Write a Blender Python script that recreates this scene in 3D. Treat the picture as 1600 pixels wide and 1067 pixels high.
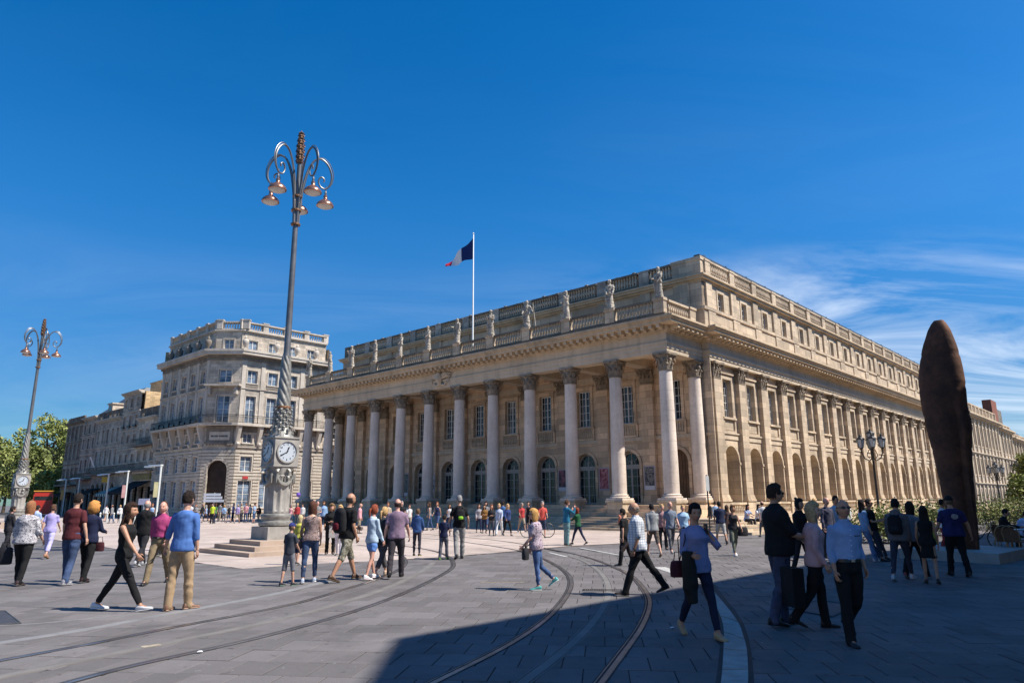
import bpy, math, random
import numpy as np
from math import sin, cos, pi, radians as R, sqrt, atan2
from mathutils import Vector, Matrix, noise
random.seed(7); rng = np.random.default_rng(7)
for _o in list(bpy.data.objects): bpy.data.objects.remove(_o)
S = bpy.context.scene; COL = S.collection

# ------------------------------------------------------------------ camera
EYE = 1.68; PITCH = .2206; ROLL = .0053; FPX = 1086.28
cam_d = bpy.data.cameras.new('camera'); cam = bpy.data.objects.new('camera', cam_d); COL.objects.link(cam)
cam_d.sensor_width = 36; cam_d.lens = FPX/1600*36; cam_d.clip_start = .1; cam_d.clip_end = 5000
cam.matrix_world = Matrix.Translation((0, 0, EYE)) @ Matrix.Rotation(pi/2+PITCH, 4, 'X') @ Matrix.Rotation(-ROLL, 4, 'Z')
S.camera = cam
S.render.resolution_x = 1024; S.render.resolution_y = 682
# ------------------------------------------------------------------ light
SUN_EL, SUN_AZ = R(53), R(105)          # azimuth clockwise from +Y
world = bpy.data.worlds.new('World'); S.world = world; world.use_nodes = True
wt = world.node_tree; wt.nodes.clear()
def wn(t, **k):
    n = wt.nodes.new(t)
    for a, v in k.items(): setattr(n, a, v)
    return n
w_out = wn('ShaderNodeOutputWorld'); w_bg = wn('ShaderNodeBackground'); w_bg.inputs[1].default_value = .108
w_sky = wn('ShaderNodeTexSky', sky_type='NISHITA', sun_disc=False, sun_elevation=SUN_EL, sun_rotation=SUN_AZ,
           altitude=0, air_density=1.0, dust_density=.25, ozone_density=3.2)
w_hsv = wn('ShaderNodeHueSaturation'); w_hsv.inputs['Saturation'].default_value = 1.42; w_hsv.inputs['Value'].default_value = .9
w_tc = wn('ShaderNodeTexCoord')
w_map = wn('ShaderNodeMapping', vector_type='POINT')
w_sep = wn('ShaderNodeSeparateXYZ')
# thin cirrus: noise on the sky plane (direction / height), everywhere in the sky, denser to the north-east
w_div = wn('ShaderNodeVectorMath', operation='DIVIDE')
w_cmb = wn('ShaderNodeCombineXYZ')
w_add = wn('ShaderNodeMath', operation='ADD'); w_add.inputs[1].default_value = .12
w_max = wn('ShaderNodeMath', operation='MAXIMUM'); w_max.inputs[1].default_value = .05
w_n1 = wn('ShaderNodeTexNoise'); w_n1.inputs['Scale'].default_value = 1.0; w_n1.inputs['Detail'].default_value = 9; w_n1.inputs['Roughness'].default_value = .62; w_n1.inputs['Distortion'].default_value = 1.1
w_n2 = wn('ShaderNodeTexNoise'); w_n2.inputs['Scale'].default_value = .5; w_n2.inputs['Detail'].default_value = 2
w_r1 = wn('ShaderNodeMapRange'); w_r1.inputs[1].default_value = .42; w_r1.inputs[2].default_value = .76
w_r2 = wn('ShaderNodeMapRange'); w_r2.inputs[1].default_value = .35; w_r2.inputs[2].default_value = .65
w_dot = wn('ShaderNodeVectorMath', operation='DOT_PRODUCT'); w_dot.inputs[1].default_value = (.57, .80, .18)
w_r3 = wn('ShaderNodeMapRange'); w_r3.inputs[1].default_value = .80; w_r3.inputs[2].default_value = .985; w_r3.inputs[3].default_value = .18; w_r3.inputs[4].default_value = 1
w_m1 = wn('ShaderNodeMath', operation='MULTIPLY'); w_m2 = wn('ShaderNodeMath', operation='MULTIPLY'); w_m2.use_clamp = True
w_mix = wn('ShaderNodeMixRGB'); w_mix.inputs[2].default_value = (5.6, 6.3, 7.2, 1)
L = wt.links.new
L(w_sky.outputs[0], w_hsv.inputs['Color']); L(w_tc.outputs['Generated'], w_sep.inputs[0])
L(w_sep.outputs[2], w_add.inputs[0]); L(w_add.outputs[0], w_max.inputs[0])
for _i in range(3): L(w_max.outputs[0], w_cmb.inputs[_i])
L(w_tc.outputs['Generated'], w_div.inputs[0]); L(w_cmb.outputs[0], w_div.inputs[1]); L(w_div.outputs[0], w_map.inputs[0])
w_map.inputs['Rotation'].default_value = (0, 0, R(20)); w_map.inputs['Scale'].default_value = (.60, 1.4, 1); w_map.inputs['Location'].default_value = (3.1, 1.7, 0)
L(w_map.outputs[0], w_n1.inputs['Vector']); L(w_map.outputs[0], w_n2.inputs['Vector'])
L(w_n1.outputs[0], w_r1.inputs[0]); L(w_n2.outputs[0], w_r2.inputs[0]); L(w_tc.outputs['Generated'], w_dot.inputs[0]); L(w_dot.outputs['Value'], w_r3.inputs[0])
w_el = wn('ShaderNodeMapRange'); w_el.inputs[1].default_value = .245; w_el.inputs[2].default_value = .33; w_el.inputs[3].default_value = 1; w_el.inputs[4].default_value = .06
L(w_sep.outputs[2], w_el.inputs[0]); w_m3 = wn('ShaderNodeMath', operation='MULTIPLY'); L(w_r1.outputs[0], w_m3.inputs[0]); L(w_el.outputs[0], w_m3.inputs[1])
L(w_m3.outputs[0], w_m1.inputs[0]); L(w_r2.outputs[0], w_m1.inputs[1]); L(w_m1.outputs[0], w_m2.inputs[0]); L(w_r3.outputs[0], w_m2.inputs[1])
w_hr = wn('ShaderNodeMapRange'); w_hr.inputs[1].default_value = .0; w_hr.inputs[2].default_value = .42; w_hr.interpolation_type = 'SMOOTHSTEP'; L(w_sep.outputs[2], w_hr.inputs[0])
w_tint = wn('ShaderNodeMixRGB'); w_tint.inputs[1].default_value = (.26, .46, .63, 1); w_tint.inputs[2].default_value = (.9, 1.0, 1.06, 1); L(w_hr.outputs[0], w_tint.inputs[0])
w_mul = wn('ShaderNodeMixRGB', blend_type='MULTIPLY'); w_mul.inputs[0].default_value = 1; L(w_hsv.outputs[0], w_mul.inputs[1]); L(w_tint.outputs[0], w_mul.inputs[2]); L(w_mul.outputs[0], w_mix.inputs[1]); L(w_m2.outputs[0], w_mix.inputs[0]); L(w_mix.outputs[0], w_bg.inputs[0]); L(w_bg.outputs[0], w_out.inputs[0])
sun_d = bpy.data.lights.new('sun', 'SUN'); sun_d.energy = 5.0; sun_d.angle = R(.55); sun_d.color = (1, .945, .865)
sun = bpy.data.objects.new('sun', sun_d); COL.objects.link(sun)
sun.rotation_euler = Vector((cos(SUN_EL)*sin(SUN_AZ), cos(SUN_EL)*cos(SUN_AZ), sin(SUN_EL))).to_track_quat('Z', 'Y').to_euler()
S.view_settings.view_transform = 'Standard'; S.view_settings.look = 'None'; S.view_settings.exposure = .62; S.view_settings.gamma = 1
S.view_settings.use_curve_mapping = False

# ------------------------------------------------------------------ helpers: places
TH = -.7512; K = .0068
AX = (cos(TH), sin(TH)); AY = (-sin(TH), cos(TH)); T0 = (9.75, 43.59)
def gz(x, y): return -K*y
def ray(px, py):
    a, b = px-800, 533.5-py; c, s = cos(ROLL), sin(ROLL); X = c*a+s*b; Y = -s*a+c*b
    return Vector((X, FPX*cos(PITCH)-Y*sin(PITCH), FPX*sin(PITCH)+Y*cos(PITCH)))
def gnd(px, py):
    d = ray(px, py); t = -EYE/(d.z+K*d.y); return Vector((d.x*t, d.y*t, EYE+d.z*t))
def loc2w(lx, ly, z=0): return Vector((T0[0]+AX[0]*lx+AY[0]*ly, T0[1]+AX[1]*lx+AY[1]*ly, z))

# ------------------------------------------------------------------ helpers: objects
def link(o): COL.objects.link(o); return o
def obj(name, mesh, mat=None, parent=None, loc=(0, 0, 0), rz=0.0, scale=None, stuff=False, label=None, rot=None):
    o = bpy.data.objects.new(name, mesh)
    if mat is not None and mesh is not None:
        if len(mesh.materials) == 0: mesh.materials.append(mat)
        elif mesh.materials[0] != mat: o.material_slots[0].link = 'OBJECT'; o.material_slots[0].material = mat
    o.location = loc; o.rotation_euler = rot if rot else (0, 0, rz)
    if scale: o.scale = scale
    if parent: o.parent = parent
    if stuff: o['kind'] = 'stuff'
    if label: o['label'] = label
    return link(o)
def fixslot(o, mat):
    o.material_slots[0].link = 'OBJECT'; o.material_slots[0].material = mat
def tag(o, label, cat, group=None):
    o['label'] = label; o['category'] = cat
    if group: o['group'] = group
    return o
def empty(name, loc, rz=0.0, parent=None):
    o = bpy.data.objects.new(name, None); o.location = loc; o.rotation_euler = (0, 0, rz); o.empty_display_size = .2
    if parent: o.parent = parent
    return link(o)
def copy_tree(o, parent=None):
    c = o.copy(); COL.objects.link(c)
    if parent: c.parent = parent
    for ch in list(o.children): copy_tree(ch, c)
    return c
class B:
    """mesh collector"""
    def __init__(s): s.v = []; s.f = []; s.mi = []; s.m = 0
    def q(s, *p):
        n = len(s.v); s.v += [tuple(a) for a in p]; s.f.append(tuple(range(n, n+len(p)))); s.mi.append(s.m); return s
    def box(s, x0, x1, y0, y1, z0, z1, bottom=True):
        n = len(s.v)
        s.v += [(x0,y0,z0),(x1,y0,z0),(x1,y1,z0),(x0,y1,z0),(x0,y0,z1),(x1,y0,z1),(x1,y1,z1),(x0,y1,z1)]
        fs = [(4,5,6,7),(0,1,5,4),(1,2,6,5),(2,3,7,6),(3,0,4,7)]
        if bottom: fs.append((3,2,1,0))
        s.f += [tuple(n+i for i in f) for f in fs]; s.mi += [s.m]*len(fs); return s
    def lathe(s, prof, seg=24, c=(0, 0), cap=True, a0=0.0, fn=None):
        n = len(s.v)
        for r, z in prof:
            for i in range(seg):
                a = a0+2*pi*i/seg; rr = r if fn is None else fn(r, z, a)
                s.v.append((c[0]+rr*cos(a), c[1]+rr*sin(a), z))
        for j in range(len(prof)-1):
            for i in range(seg):
                k = (i+1) % seg; s.f.append((n+j*seg+i, n+j*seg+k, n+(j+1)*seg+k, n+(j+1)*seg+i)); s.mi.append(s.m)
        if cap:
            s.f.append(tuple(n+i for i in range(seg))[::-1]); s.f.append(tuple(n+(len(prof)-1)*seg+i for i in range(seg))); s.mi += [s.m]*2
        return s
    def tube(s, pts, rad, seg=8, cap=True):
        pts = [Vector(p) for p in pts]; N = len(pts)
        if not hasattr(rad, '__len__'): rad = [rad]*N
        n = len(s.v); up = Vector((0, 0, 1)); prev = None
        for i, p in enumerate(pts):
            t = (pts[min(i+1, N-1)]-pts[max(i-1, 0)]).normalized()
            if prev is None: a = t.cross(up if abs(t.z) < .95 else Vector((1, 0, 0))).normalized()
            else: a = (prev-t*prev.dot(t)).normalized()
            prev = a; b = t.cross(a)
            for j in range(seg):
                an = 2*pi*j/seg; s.v.append(tuple(p+(a*cos(an)+b*sin(an))*rad[i]))
        for i in range(N-1):
            for j in range(seg):
                k = (j+1) % seg; s.f.append((n+i*seg+j, n+i*seg+k, n+(i+1)*seg+k, n+(i+1)*seg+j)); s.mi.append(s.m)
        if cap:
            s.f.append(tuple(n+j for j in range(seg))[::-1]); s.f.append(tuple(n+(N-1)*seg+j for j in range(seg))); s.mi += [s.m]*2
        return s
    def prism(s, poly, z0, z1):      # poly ccw in xy
        n = len(s.v); N = len(poly)
        s.v += [(p[0], p[1], z0) for p in poly]+[(p[0], p[1], z1) for p in poly]
        s.f.append(tuple(range(n, n+N))[::-1]); s.f.append(tuple(range(n+N, n+2*N))); s.mi += [s.m]*2
        for i in range(N):
            k = (i+1) % N; s.f.append((n+i, n+k, n+N+k, n+N+i)); s.mi.append(s.m)
        return s
    def mould(s, prof, x0, x1):      # profile [(y,z)...] swept along x (y<0 is outwards), closed ends
        n = len(s.v); N = len(prof)
        s.v += [(x0, y, z) for y, z in prof]+[(x1, y, z) for y, z in prof]
        for i in range(N):
            k = (i+1) % N; s.f.append((n+i, n+N+i, n+N+k, n+k)); s.mi.append(s.m)
        s.f.append(tuple(range(n, n+N))); s.f.append(tuple(range(n+N, n+2*N))[::-1]); s.mi += [s.m]*2
        return s
    def add(s, o, M):
        n = len(s.v); s.v += [tuple(M @ Vector(p)) for p in o.v]
        s.f += [tuple(n+i for i in f) for f in o.f]; s.mi += o.mi; return s
    def mesh(s, name='mesh', mats=None, smooth=False, fixn=False):
        m = bpy.data.meshes.new(name); m.from_pydata(s.v, [], s.f)
        if mats:
            for a in mats: m.materials.append(a)
            m.polygons.foreach_set('material_index', s.mi)
        if fixn:
            import bmesh
            bm = bmesh.new(); bm.from_mesh(m); bmesh.ops.recalc_face_normals(bm, faces=bm.faces); bm.to_mesh(m); bm.free()
        if smooth:
            m.polygons.foreach_set('use_smooth', [True]*len(m.polygons))
            m.set_sharp_from_angle(angle=R(40))
        m.update(); return m

# ------------------------------------------------------------------ helpers: materials
class NT:
    def __init__(s, name, rough=.8, spec=.5, metal=0.0):
        s.m = bpy.data.materials.new(name); s.m.use_nodes = True; s.t = s.m.node_tree; s.b = s.t.nodes['Principled BSDF']
        s.b.inputs['Roughness'].default_value = rough; s.b.inputs['Metallic'].default_value = metal
        s.b.inputs['Specular IOR Level'].default_value = spec
        s.pos = s.n('ShaderNodeNewGeometry')
    def n(s, t, **k):
        n = s.t.nodes.new(t)
        for a, v in k.items():
            if isinstance(a, str) and a.startswith('i_'): n.inputs[a[2:].replace('_', ' ')].default_value = v
            else: setattr(n, a, v)
        return n
    def l(s, a, b): s.t.links.new(a, b)
    def noise(s, scale, detail=4, rough=.55, vec=None, dist=0):
        n = s.n('ShaderNodeTexNoise'); n.inputs['Scale'].default_value = scale; n.inputs['Detail'].default_value = detail
        n.inputs['Roughness'].default_value = rough; n.inputs['Distortion'].default_value = dist
        s.l(vec if vec else s.pos.outputs['Position'], n.inputs['Vector']); return n.outputs[0]
    def rng(s, v, a, b, c=0.0, d=1.0):
        n = s.n('ShaderNodeMapRange'); s.l(v, n.inputs[0])
        for i, x in enumerate((a, b, c, d)): n.inputs[i+1].default_value = x
        return n.outputs[0]
    def mix(s, f, a, b, mode='MIX'):
        n = s.n('ShaderNodeMixRGB', blend_type=mode)
        for i, x in enumerate((f, a, b)):
            if hasattr(x, 'is_linked') or hasattr(x, 'links'): s.l(x, n.inputs[i])
            else: n.inputs[i].default_value = x if i == 0 else (*x, 1)
        return n.outputs[0]
    def math(s, op, a, b=0.0):
        n = s.n('ShaderNodeMath', operation=op)
        for i, x in enumerate((a, b)):
            if hasattr(x, 'links'): s.l(x, n.inputs[i])
            else: n.inputs[i].default_value = x
        return n.outputs[0]
    def col(s, c): s.l(c, s.b.inputs['Base Color'])
    def bump(s, h, st=.3, d=.02):
        n = s.n('ShaderNodeBump'); n.inputs['Strength'].default_value = st; n.inputs['Distance'].default_value = d
        s.l(h, n.inputs['Height']); s.l(n.outputs[0], s.b.inputs['Normal']); return n
def dk(c, k): return tuple(min(1, x*k) for x in c)
_mc = {}
def simple(name, c, rough=.7, spec=.4, metal=0, var=.18, sc=3.0, bump=0):
    if name in _mc: return _mc[name]
    t = NT(name, rough, spec, metal); n = t.noise(sc, 5)
    t.col(t.mix(t.rng(n, .3, .7), dk(c, 1-var), dk(c, 1+var)))
    if bump: t.bump(t.noise(sc*8, 3), bump, .01)
    _mc[name] = t.m; return t.m
def stone(name, c, block=(1.0, .42), var=.12, mortar=.45, soot=.35, sootc=(.07, .065, .06), joints=True, soot_scale=.45, warm=(.50, .36, .2)):
    """limestone: ashlar joints, block to block variation, rain streaks and soot"""
    t = NT(name, .88, .25); P = t.pos.outputs['Position']; N = t.pos.outputs['True Normal']
    dx = t.n('ShaderNodeVectorMath', operation='DOT_PRODUCT'); t.l(P, dx.inputs[0]); dx.inputs[1].default_value = (*AX, 0)
    dy = t.n('ShaderNodeVectorMath', operation='DOT_PRODUCT'); t.l(P, dy.inputs[0]); dy.inputs[1].default_value = (*AY, 0)
    nx = t.n('ShaderNodeVectorMath', operation='DOT_PRODUCT'); t.l(N, nx.inputs[0]); nx.inputs[1].default_value = (*AX, 0)
    side = t.math('GREATER_THAN', t.math('ABSOLUTE', nx.outputs['Value']), .72)
    mx = t.n('ShaderNodeMix'); t.l(side, mx.inputs[0]); t.l(dx.outputs['Value'], mx.inputs[2]); t.l(dy.outputs['Value'], mx.inputs[3])
    sp = t.n('ShaderNodeSeparateXYZ'); t.l(P, sp.inputs[0]); cb = t.n('ShaderNodeCombineXYZ'); t.l(mx.outputs[0], cb.inputs[0]); t.l(sp.outputs[2], cb.inputs[1])
    big = t.noise(.35, 5, .6); fine = t.noise(6, 6, .7)
    c1 = t.mix(t.rng(big, .35, .68), dk(c, 1-var), dk(c, 1+var))
    c1 = t.mix(t.rng(fine, .3, .75, 0, .35), c1, dk(warm, .8))
    if joints:
        br = t.n('ShaderNodeTexBrick', offset=.5); t.l(cb.outputs[0], br.inputs['Vector'])
        br.inputs['Scale'].default_value = 1; br.inputs['Brick Width'].default_value = block[0]; br.inputs['Row Height'].default_value = block[1]
        br.inputs['Mortar Size'].default_value = .012; br.inputs['Mortar Smooth'].default_value = .3; br.inputs['Bias'].default_value = 0
        br.inputs['Color1'].default_value = (.68, .665, .65, 1); br.inputs['Color2'].default_value = (1.22, 1.17, 1.10, 1); br.inputs['Mortar'].default_value = (mortar, mortar, mortar, 1)
        c1 = t.mix(.85, c1, br.outputs['Color'], 'MULTIPLY')
    ms = t.n('ShaderNodeMapping'); t.l(cb.outputs[0], ms.inputs[0]); ms.inputs['Scale'].default_value = (1.6, .16, 1)
    st = t.noise(1.0, 6, .65, ms.outputs[0]); c1 = t.mix(t.rng(st, .48, .76, 0, .55), c1, dk(c, .38))
    so = t.noise(soot_scale, 7, .68); c1 = t.mix(t.rng(so, .62-.3*soot, .80, 0, min(1, soot*1.6)), c1, sootc)
    t.col(c1)
    h = t.noise(9, 5, .7)
    if joints: h = t.math('ADD', t.math('MULTIPLY', br.outputs['Fac'], -1.2), h)
    t.bump(h, .35, .02); return t.m
M = {}
LIME = (.56, .46, .35)
M['stone'] = stone('limestone_ashlar', LIME, (1.15, .45), var=.15, soot=.25)
M['stone_in'] = stone('limestone_sheltered', (.68, .51, .36), (1.15, .45), var=.14, soot=.22)
M['column'] = stone('column_limestone', (.74, .635, .545), joints=False, var=.16, soot=.12)
M['trim'] = stone('limestone_trim', (.58, .475, .355), joints=False, soot=.25)
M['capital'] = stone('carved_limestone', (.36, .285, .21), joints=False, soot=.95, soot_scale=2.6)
M['cornice'] = stone('cornice_limestone', (.58, .45, .31), joints=False, soot=.35, soot_scale=.8)
M['sooty'] = stone('sooty_limestone', (.235, .20, .16), (1.1, .4), soot=1.0, soot_scale=.9, var=.25)
M['statue'] = stone('statue_stone', (.50, .445, .37), joints=False, soot=.75, soot_scale=3)
M['grey_stone'] = stone('grey_limestone', (.54, .485, .42), (.9, .38), soot=.5, var=.16)
M['grey_trim'] = stone('grey_limestone_trim', (.54, .485, .42), joints=False, soot=.35, var=.14)
M['grey_dark'] = stone('grey_limestone_soot_shade', (.26, .23, .20), joints=False, soot=1.0, soot_scale=1.2, var=.2)
M['rustic'] = stone('banded_limestone', (.50, .45, .385), joints=False, soot=.3)
M['row1'] = stone('row_stone_brown', (.50, .42, .35), (.8, .35), soot=.9, var=.2)
M['row2'] = stone('row_stone_grey', (.58, .51, .44), (.8, .35), soot=.7, var=.2)
M['row3'] = stone('row_stone_pale', (.62, .55, .465), (.8, .35), soot=.5, var=.15)
M['party'] = stone('party_wall_stone', (.62, .46, .28), (.6, .3), soot=.2)
M['slate'] = simple('slate_roof', (.06, .065, .075), .5, .5, var=.3, sc=2)
M['zinc'] = simple('zinc_roof', (.16, .17, .18), .5, .5, var=.3, sc=1)
M['iron'] = simple('black_iron', (.012, .012, .013), .45, .5)
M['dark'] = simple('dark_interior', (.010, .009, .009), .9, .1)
M['white_frame'] = simple('white_window_paint', (.62, .60, .56), .5, .5, var=.08)
M['grey_frame'] = simple('greige_door_paint', (.36, .32, .28), .5, .5, var=.08)
M['wood'] = simple('brown_oak_door', (.12, .062, .028), .6, .4, var=.3, sc=2)
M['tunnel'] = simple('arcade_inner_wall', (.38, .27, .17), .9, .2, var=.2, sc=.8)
def glass(name, c=(.012, .014, .016), rough=.10):
    t = NT(name, rough, .45); t.col(t.mix(t.rng(t.noise(.9, 3), .35, .65), dk(c, .5), dk(c, 2.2)))
    t.bump(t.noise(1.1, 2), .10, .03); return t.m
def curtained(name, a, c):
    t = NT(name, .12, .45); mp = t.n('ShaderNodeMapping'); t.l(t.pos.outputs['Position'], mp.inputs[0]); mp.inputs['Scale'].default_value = (2.6, 2.6, .35)
    t.col(t.mix(t.rng(t.noise(1.0, 3, .6, mp.outputs[0]), .50, .56), a, c)); t.bump(t.noise(1.1, 2), .10, .03); return t.m
M['glass_c1'] = curtained('window_glass_curtains', (.012, .014, .016), (.20, .18, .15)); M['glass_c2'] = curtained('window_glass_blinds', (.02, .022, .024), (.07, .065, .055))
M['glass'] = glass('window_glass'); M['glass_blue'] = glass('window_glass_pale', (.10, .13, .17), .12)
# ================================================================== GROUND
PA = R(-7); PW, PH = .46, .60
def paver(name, c, w, h, ang, var=.17, off=.5, rough=.7, mortar=.5, spec=.12):
    t = NT(name, rough, spec); mp = t.n('ShaderNodeMapping'); t.l(t.pos.outputs['Position'], mp.inputs[0]); mp.inputs['Rotation'].default_value = (0, 0, -ang)
    br = t.n('ShaderNodeTexBrick', offset=off); t.l(mp.outputs[0], br.inputs['Vector']); br.inputs['Scale'].default_value = 1
    br.inputs['Brick Width'].default_value = w; br.inputs['Row Height'].default_value = h; br.inputs['Mortar Size'].default_value = .006; br.inputs['Mortar Smooth'].default_value = .2
    br.inputs['Color1'].default_value = (1-var,)*3+(1,); br.inputs['Color2'].default_value = (1+var, 1+var, 1+var*1.1, 1); br.inputs['Mortar'].default_value = (mortar,)*3+(1,)
    c1 = t.mix(t.rng(t.noise(.22, 5, .6), .35, .68), dk(c, .80), dk(c, 1.18))
    c1 = t.mix(t.rng(t.noise(3.5, 6, .7), .35, .75, 0, .5), c1, dk(c, .62))
    c1 = t.mix(t.rng(t.noise(60, 3, .7), .35, .75, 0, .35), c1, dk(c, 1.5))
    sp = t.noise(7.5, 2, .5); c1 = t.mix(t.rng(sp, .70, .73, 0, .6), c1, dk(c, .35)); s2 = t.noise(.6, 6, .7, dist=.8); c1 = t.mix(t.rng(s2, .52, .68, 0, .5), c1, dk(c, .45)); s3 = t.noise(11, 2, .5); c1 = t.mix(t.rng(s3, .73, .75, 0, .5), c1, dk(c, 2.0))
    c1 = t.mix(.9, c1, br.outputs['Color'], 'MULTIPLY'); t.col(c1)
    t.l(t.rng(t.noise(1.3, 5, .6), .3, .7, rough-.12, rough+.15), t.b.inputs['Roughness'])
    h_ = t.math('ADD', t.math('MULTIPLY', br.outputs['Fac'], -1.0), t.math('MULTIPLY', t.noise(40, 4, .7), .5)); t.bump(h_, .35, .008); return t.m
M['pave'] = paver('dark_slab_paving', (.150, .138, .134), PW, PH, PA)
M['beige'] = paver('pink_beige_paving', (.47, .385, .33), 1.2, .6, TH, var=.1, mortar=.7, rough=.5)
ground = obj('ground', B().q((-1500, -150, .012+K*150-.03), (1500, -150, K*150-.018), (1500, 2500, -K*2500-.018), (-1500, 2500, -K*2500-.018)).mesh('ground'), M['pave'])
ground['kind'] = 'structure'
def inpoly(x, y, P):
    c = False; n = len(P)
    for i in range(n):
        x1, y1 = P[i]; x2, y2 = P[(i+1) % n]
        if (y1 > y) != (y2 > y) and x < (x2-x1)*(y-y1)/(y2-y1)+x1: c = not c
    return c
BEIGE = [(-33, 46.3), (-17.65, 30.57), (-9.62, 21.74), (-7.21, 19.43), (-5.56, 20.93), (-4.3, 21.6), (-2.1, 23.3), (.2, 25.9), (2, 28.3), (4.65, 30.3), (9, 34.5), (30, 60), (-5, 110), (-70, 95)]
sq = obj('square_paving', B().q(*[(x, y, -K*y+.001) for x, y in BEIGE]).mesh('square'), M['beige']); sq['kind'] = 'structure'
# pavers built one by one: the nearest as parts of the ground, the rest of the near field joined
slabs = []
for k in range(5):
    b = B(); w, h, e = PW/2-.004, PH/2-.004, .006
    zs = [random.uniform(-.0012, .0012) for _ in range(4)]
    top = [(-w+e, -h+e, zs[0]), (w-e, -h+e, zs[1]), (w-e, h-e, zs[2]), (-w+e, h-e, zs[3])]; mid = [(-w, -h, -.006), (w, -h, -.006), (w, h, -.006), (-w, h, -.006)]
    bot = [(x, y, -.03) for x, y, z in mid]
    b.q(*top)
    for i in range(4):
        j = (i+1) % 4; b.q(mid[i], mid[j], top[j], top[i]); b.q(bot[i], bot[j], mid[j], mid[i])
    slabs.append((b, b.mesh('paving_stone')))
ca, sa = cos(PA), sin(PA); cells = []
for j in range(-60, 60):
    for i in range(-90, 90):
        u = (i+.5)*PW-(PW*.5 if j % 2 == 0 else 0); v = (j+.5)*PH
        x, y = u*ca-v*sa, u*sa+v*ca
        if 5.6 < y < 25 and abs(x) < .76*y+1.2 and not inpoly(x, y, BEIGE): cells.append((y*y+.3*x*x, x, y))
cells.sort(); tilt = -math.atan(K); far = B()
for n, (d, x, y) in enumerate(cells):
    dz = random.uniform(-.0025, .002); bb, me = slabs[n % 5]
    if n < 290: obj('paving_stone', me, M['pave'], ground, (x, y, -K*y+dz), rot=(tilt, 0, PA))
    else: far.add(bb, Matrix.Translation((x, y, -K*y+dz)) @ Matrix.Rotation(tilt, 4, 'X') @ Matrix.Rotation(PA, 4, 'Z'))
obj('paving_field', far.mesh('paving_field'), M['pave'], ground, stuff=True)

def catmull(P, n=6):
    P = [Vector((p[0], p[1])) for p in P]; Q = [P[0]*2-P[1]]+P+[P[-1]*2-P[-2]]; out = []
    for i in range(1, len(Q)-2):
        for k in range(n):
            t = k/n; a, b, c, d = Q[i-1:i+3]
            out.append(.5*((2*b)+(c-a)*t+(2*a-5*b+4*c-d)*t*t+(3*b-a-3*c+d)*t**3))
    out.append(P[-1]); return out
def smoothpx(px, n=6, it=2):
    P = [gnd(*p) for p in px]; P = catmull([(p.x, p.y) for p in P], n)
    for _ in range(it*4): P = [P[0]]+[(P[i-1]+P[i]*2+P[i+1])/4 for i in range(1, len(P)-1)]+[P[-1]]
    return P
def ribbon(b, P, w0, w1, z, th=.03):
    """strip between lateral offsets w0,w1 along P, top at z above the pavement"""
    n = len(b.v); N = len(P)
    for i, p in enumerate(P):
        t = (P[min(i+1, N-1)]-P[max(i-1, 0)]).normalized(); nn = Vector((-t.y, t.x))
        for w, zz in ((w0, z-th), (w0, z), (w1, z), (w1, z-th)):
            q = p+nn*w; b.v.append((q.x, q.y, -K*q.y+zz))
    for i in range(N-1):
        for a in range(3): b.f.append((n+i*4+a, n+(i+1)*4+a, n+(i+1)*4+a+1, n+i*4+a+1)); b.mi.append(b.m)
    return b
M['steel'] = simple('worn_rail_steel', (.42, .36, .31), .28, .5, .85, var=.35, sc=4)
M['bed'] = simple('rail_bed_mastic', (.035, .032, .032), .7, .3, var=.3, sc=3)
M['strip'] = simple('power_strip_resin', (.165, .152, .140), .7, .4, var=.2, sc=2, bump=.2)
M['edge'] = simple('pale_stone_edge', (.20, .195, .195), .7, .3, var=.2, sc=3, bump=.2)
M['kerb'] = simple('kerb_granite', (.33, .315, .29), .75, .3, var=.22, sc=5, bump=.5)
tracks = {
 'right': dict(rails=[[(650,1082),(677,1067),(732,1040),(800,1005),(850,971),(875,946),(890,924),(893.5,907),(882,890),(845,870),(810,859),(726,846.5),(670,841),(600,836)],
                [(930,1082),(940,1067),(975,1020),(1000,985),(1012,960),(1016,942),(1012,927),(995,905),(975,892),(935,875.5),(900,865.5),(854,856.5),(820,850.5),(771,843),(670,834.5),(600,830)]],
        mid=[(800,1080),(815,1067),(875,1022),(925,975),(950,935),(950,912),(937,892),(915,877),(890,868)],
        label='curving tram rails with central power strip in the shaded foreground'),
 'left': dict(rails=[[(40,1088),(105,1067),(200,1042),(300,1020),(400,998),(540,960),(625,930),(675,907),(705,890),(710,881),(702,869),(670,858),(600,849)],
                [(-60,1046),(0,1032),(150,1005),(250,984),(400,956),(475,940),(525,925),(575,910),(620,893),(635,881),(633,872),(622,863),(600,856),(560,851)]],
        mid=[(-60,1073),(0,1057),(125,1032),(225,1011),(400,976),(515,947),(610,917),(665,889),(676,879)],
        label='curving tram rails crossing the sunlit paving on the left')}
for tr in tracks.values():
    P0 = smoothpx(tr['rails'][0]); root = empty('tram_track', (0, 0, 0)); tag(root, tr['label'], 'tram track')
    for r in tr['rails']:
        P = smoothpx(r)
        o = obj('rail', ribbon(B(), P, -.028, .032, .007).mesh('rail'), M['steel'], root)
        obj('groove', ribbon(B(), P, .034, .058, .0045).mesh('groove'), M['bed'], o)
        obj('guard_edge', ribbon(B(), P, .060, .072, .0065).mesh('guard'), M['steel'], o)
        obj('mastic_joint', ribbon(ribbon(B(), P, -.045, -.03, .005), P, .074, .09, .005).mesh('mastic'), M['bed'], o)
    P = smoothpx(tr['mid']); b = B(); ribbon(b, P, -.085, -.07, .005); ribbon(b, P, -.055, .055, .0055); ribbon(b, P, .07, .085, .005)
    obj('power_strip', b.mesh('strip'), M['strip'], root)
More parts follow.
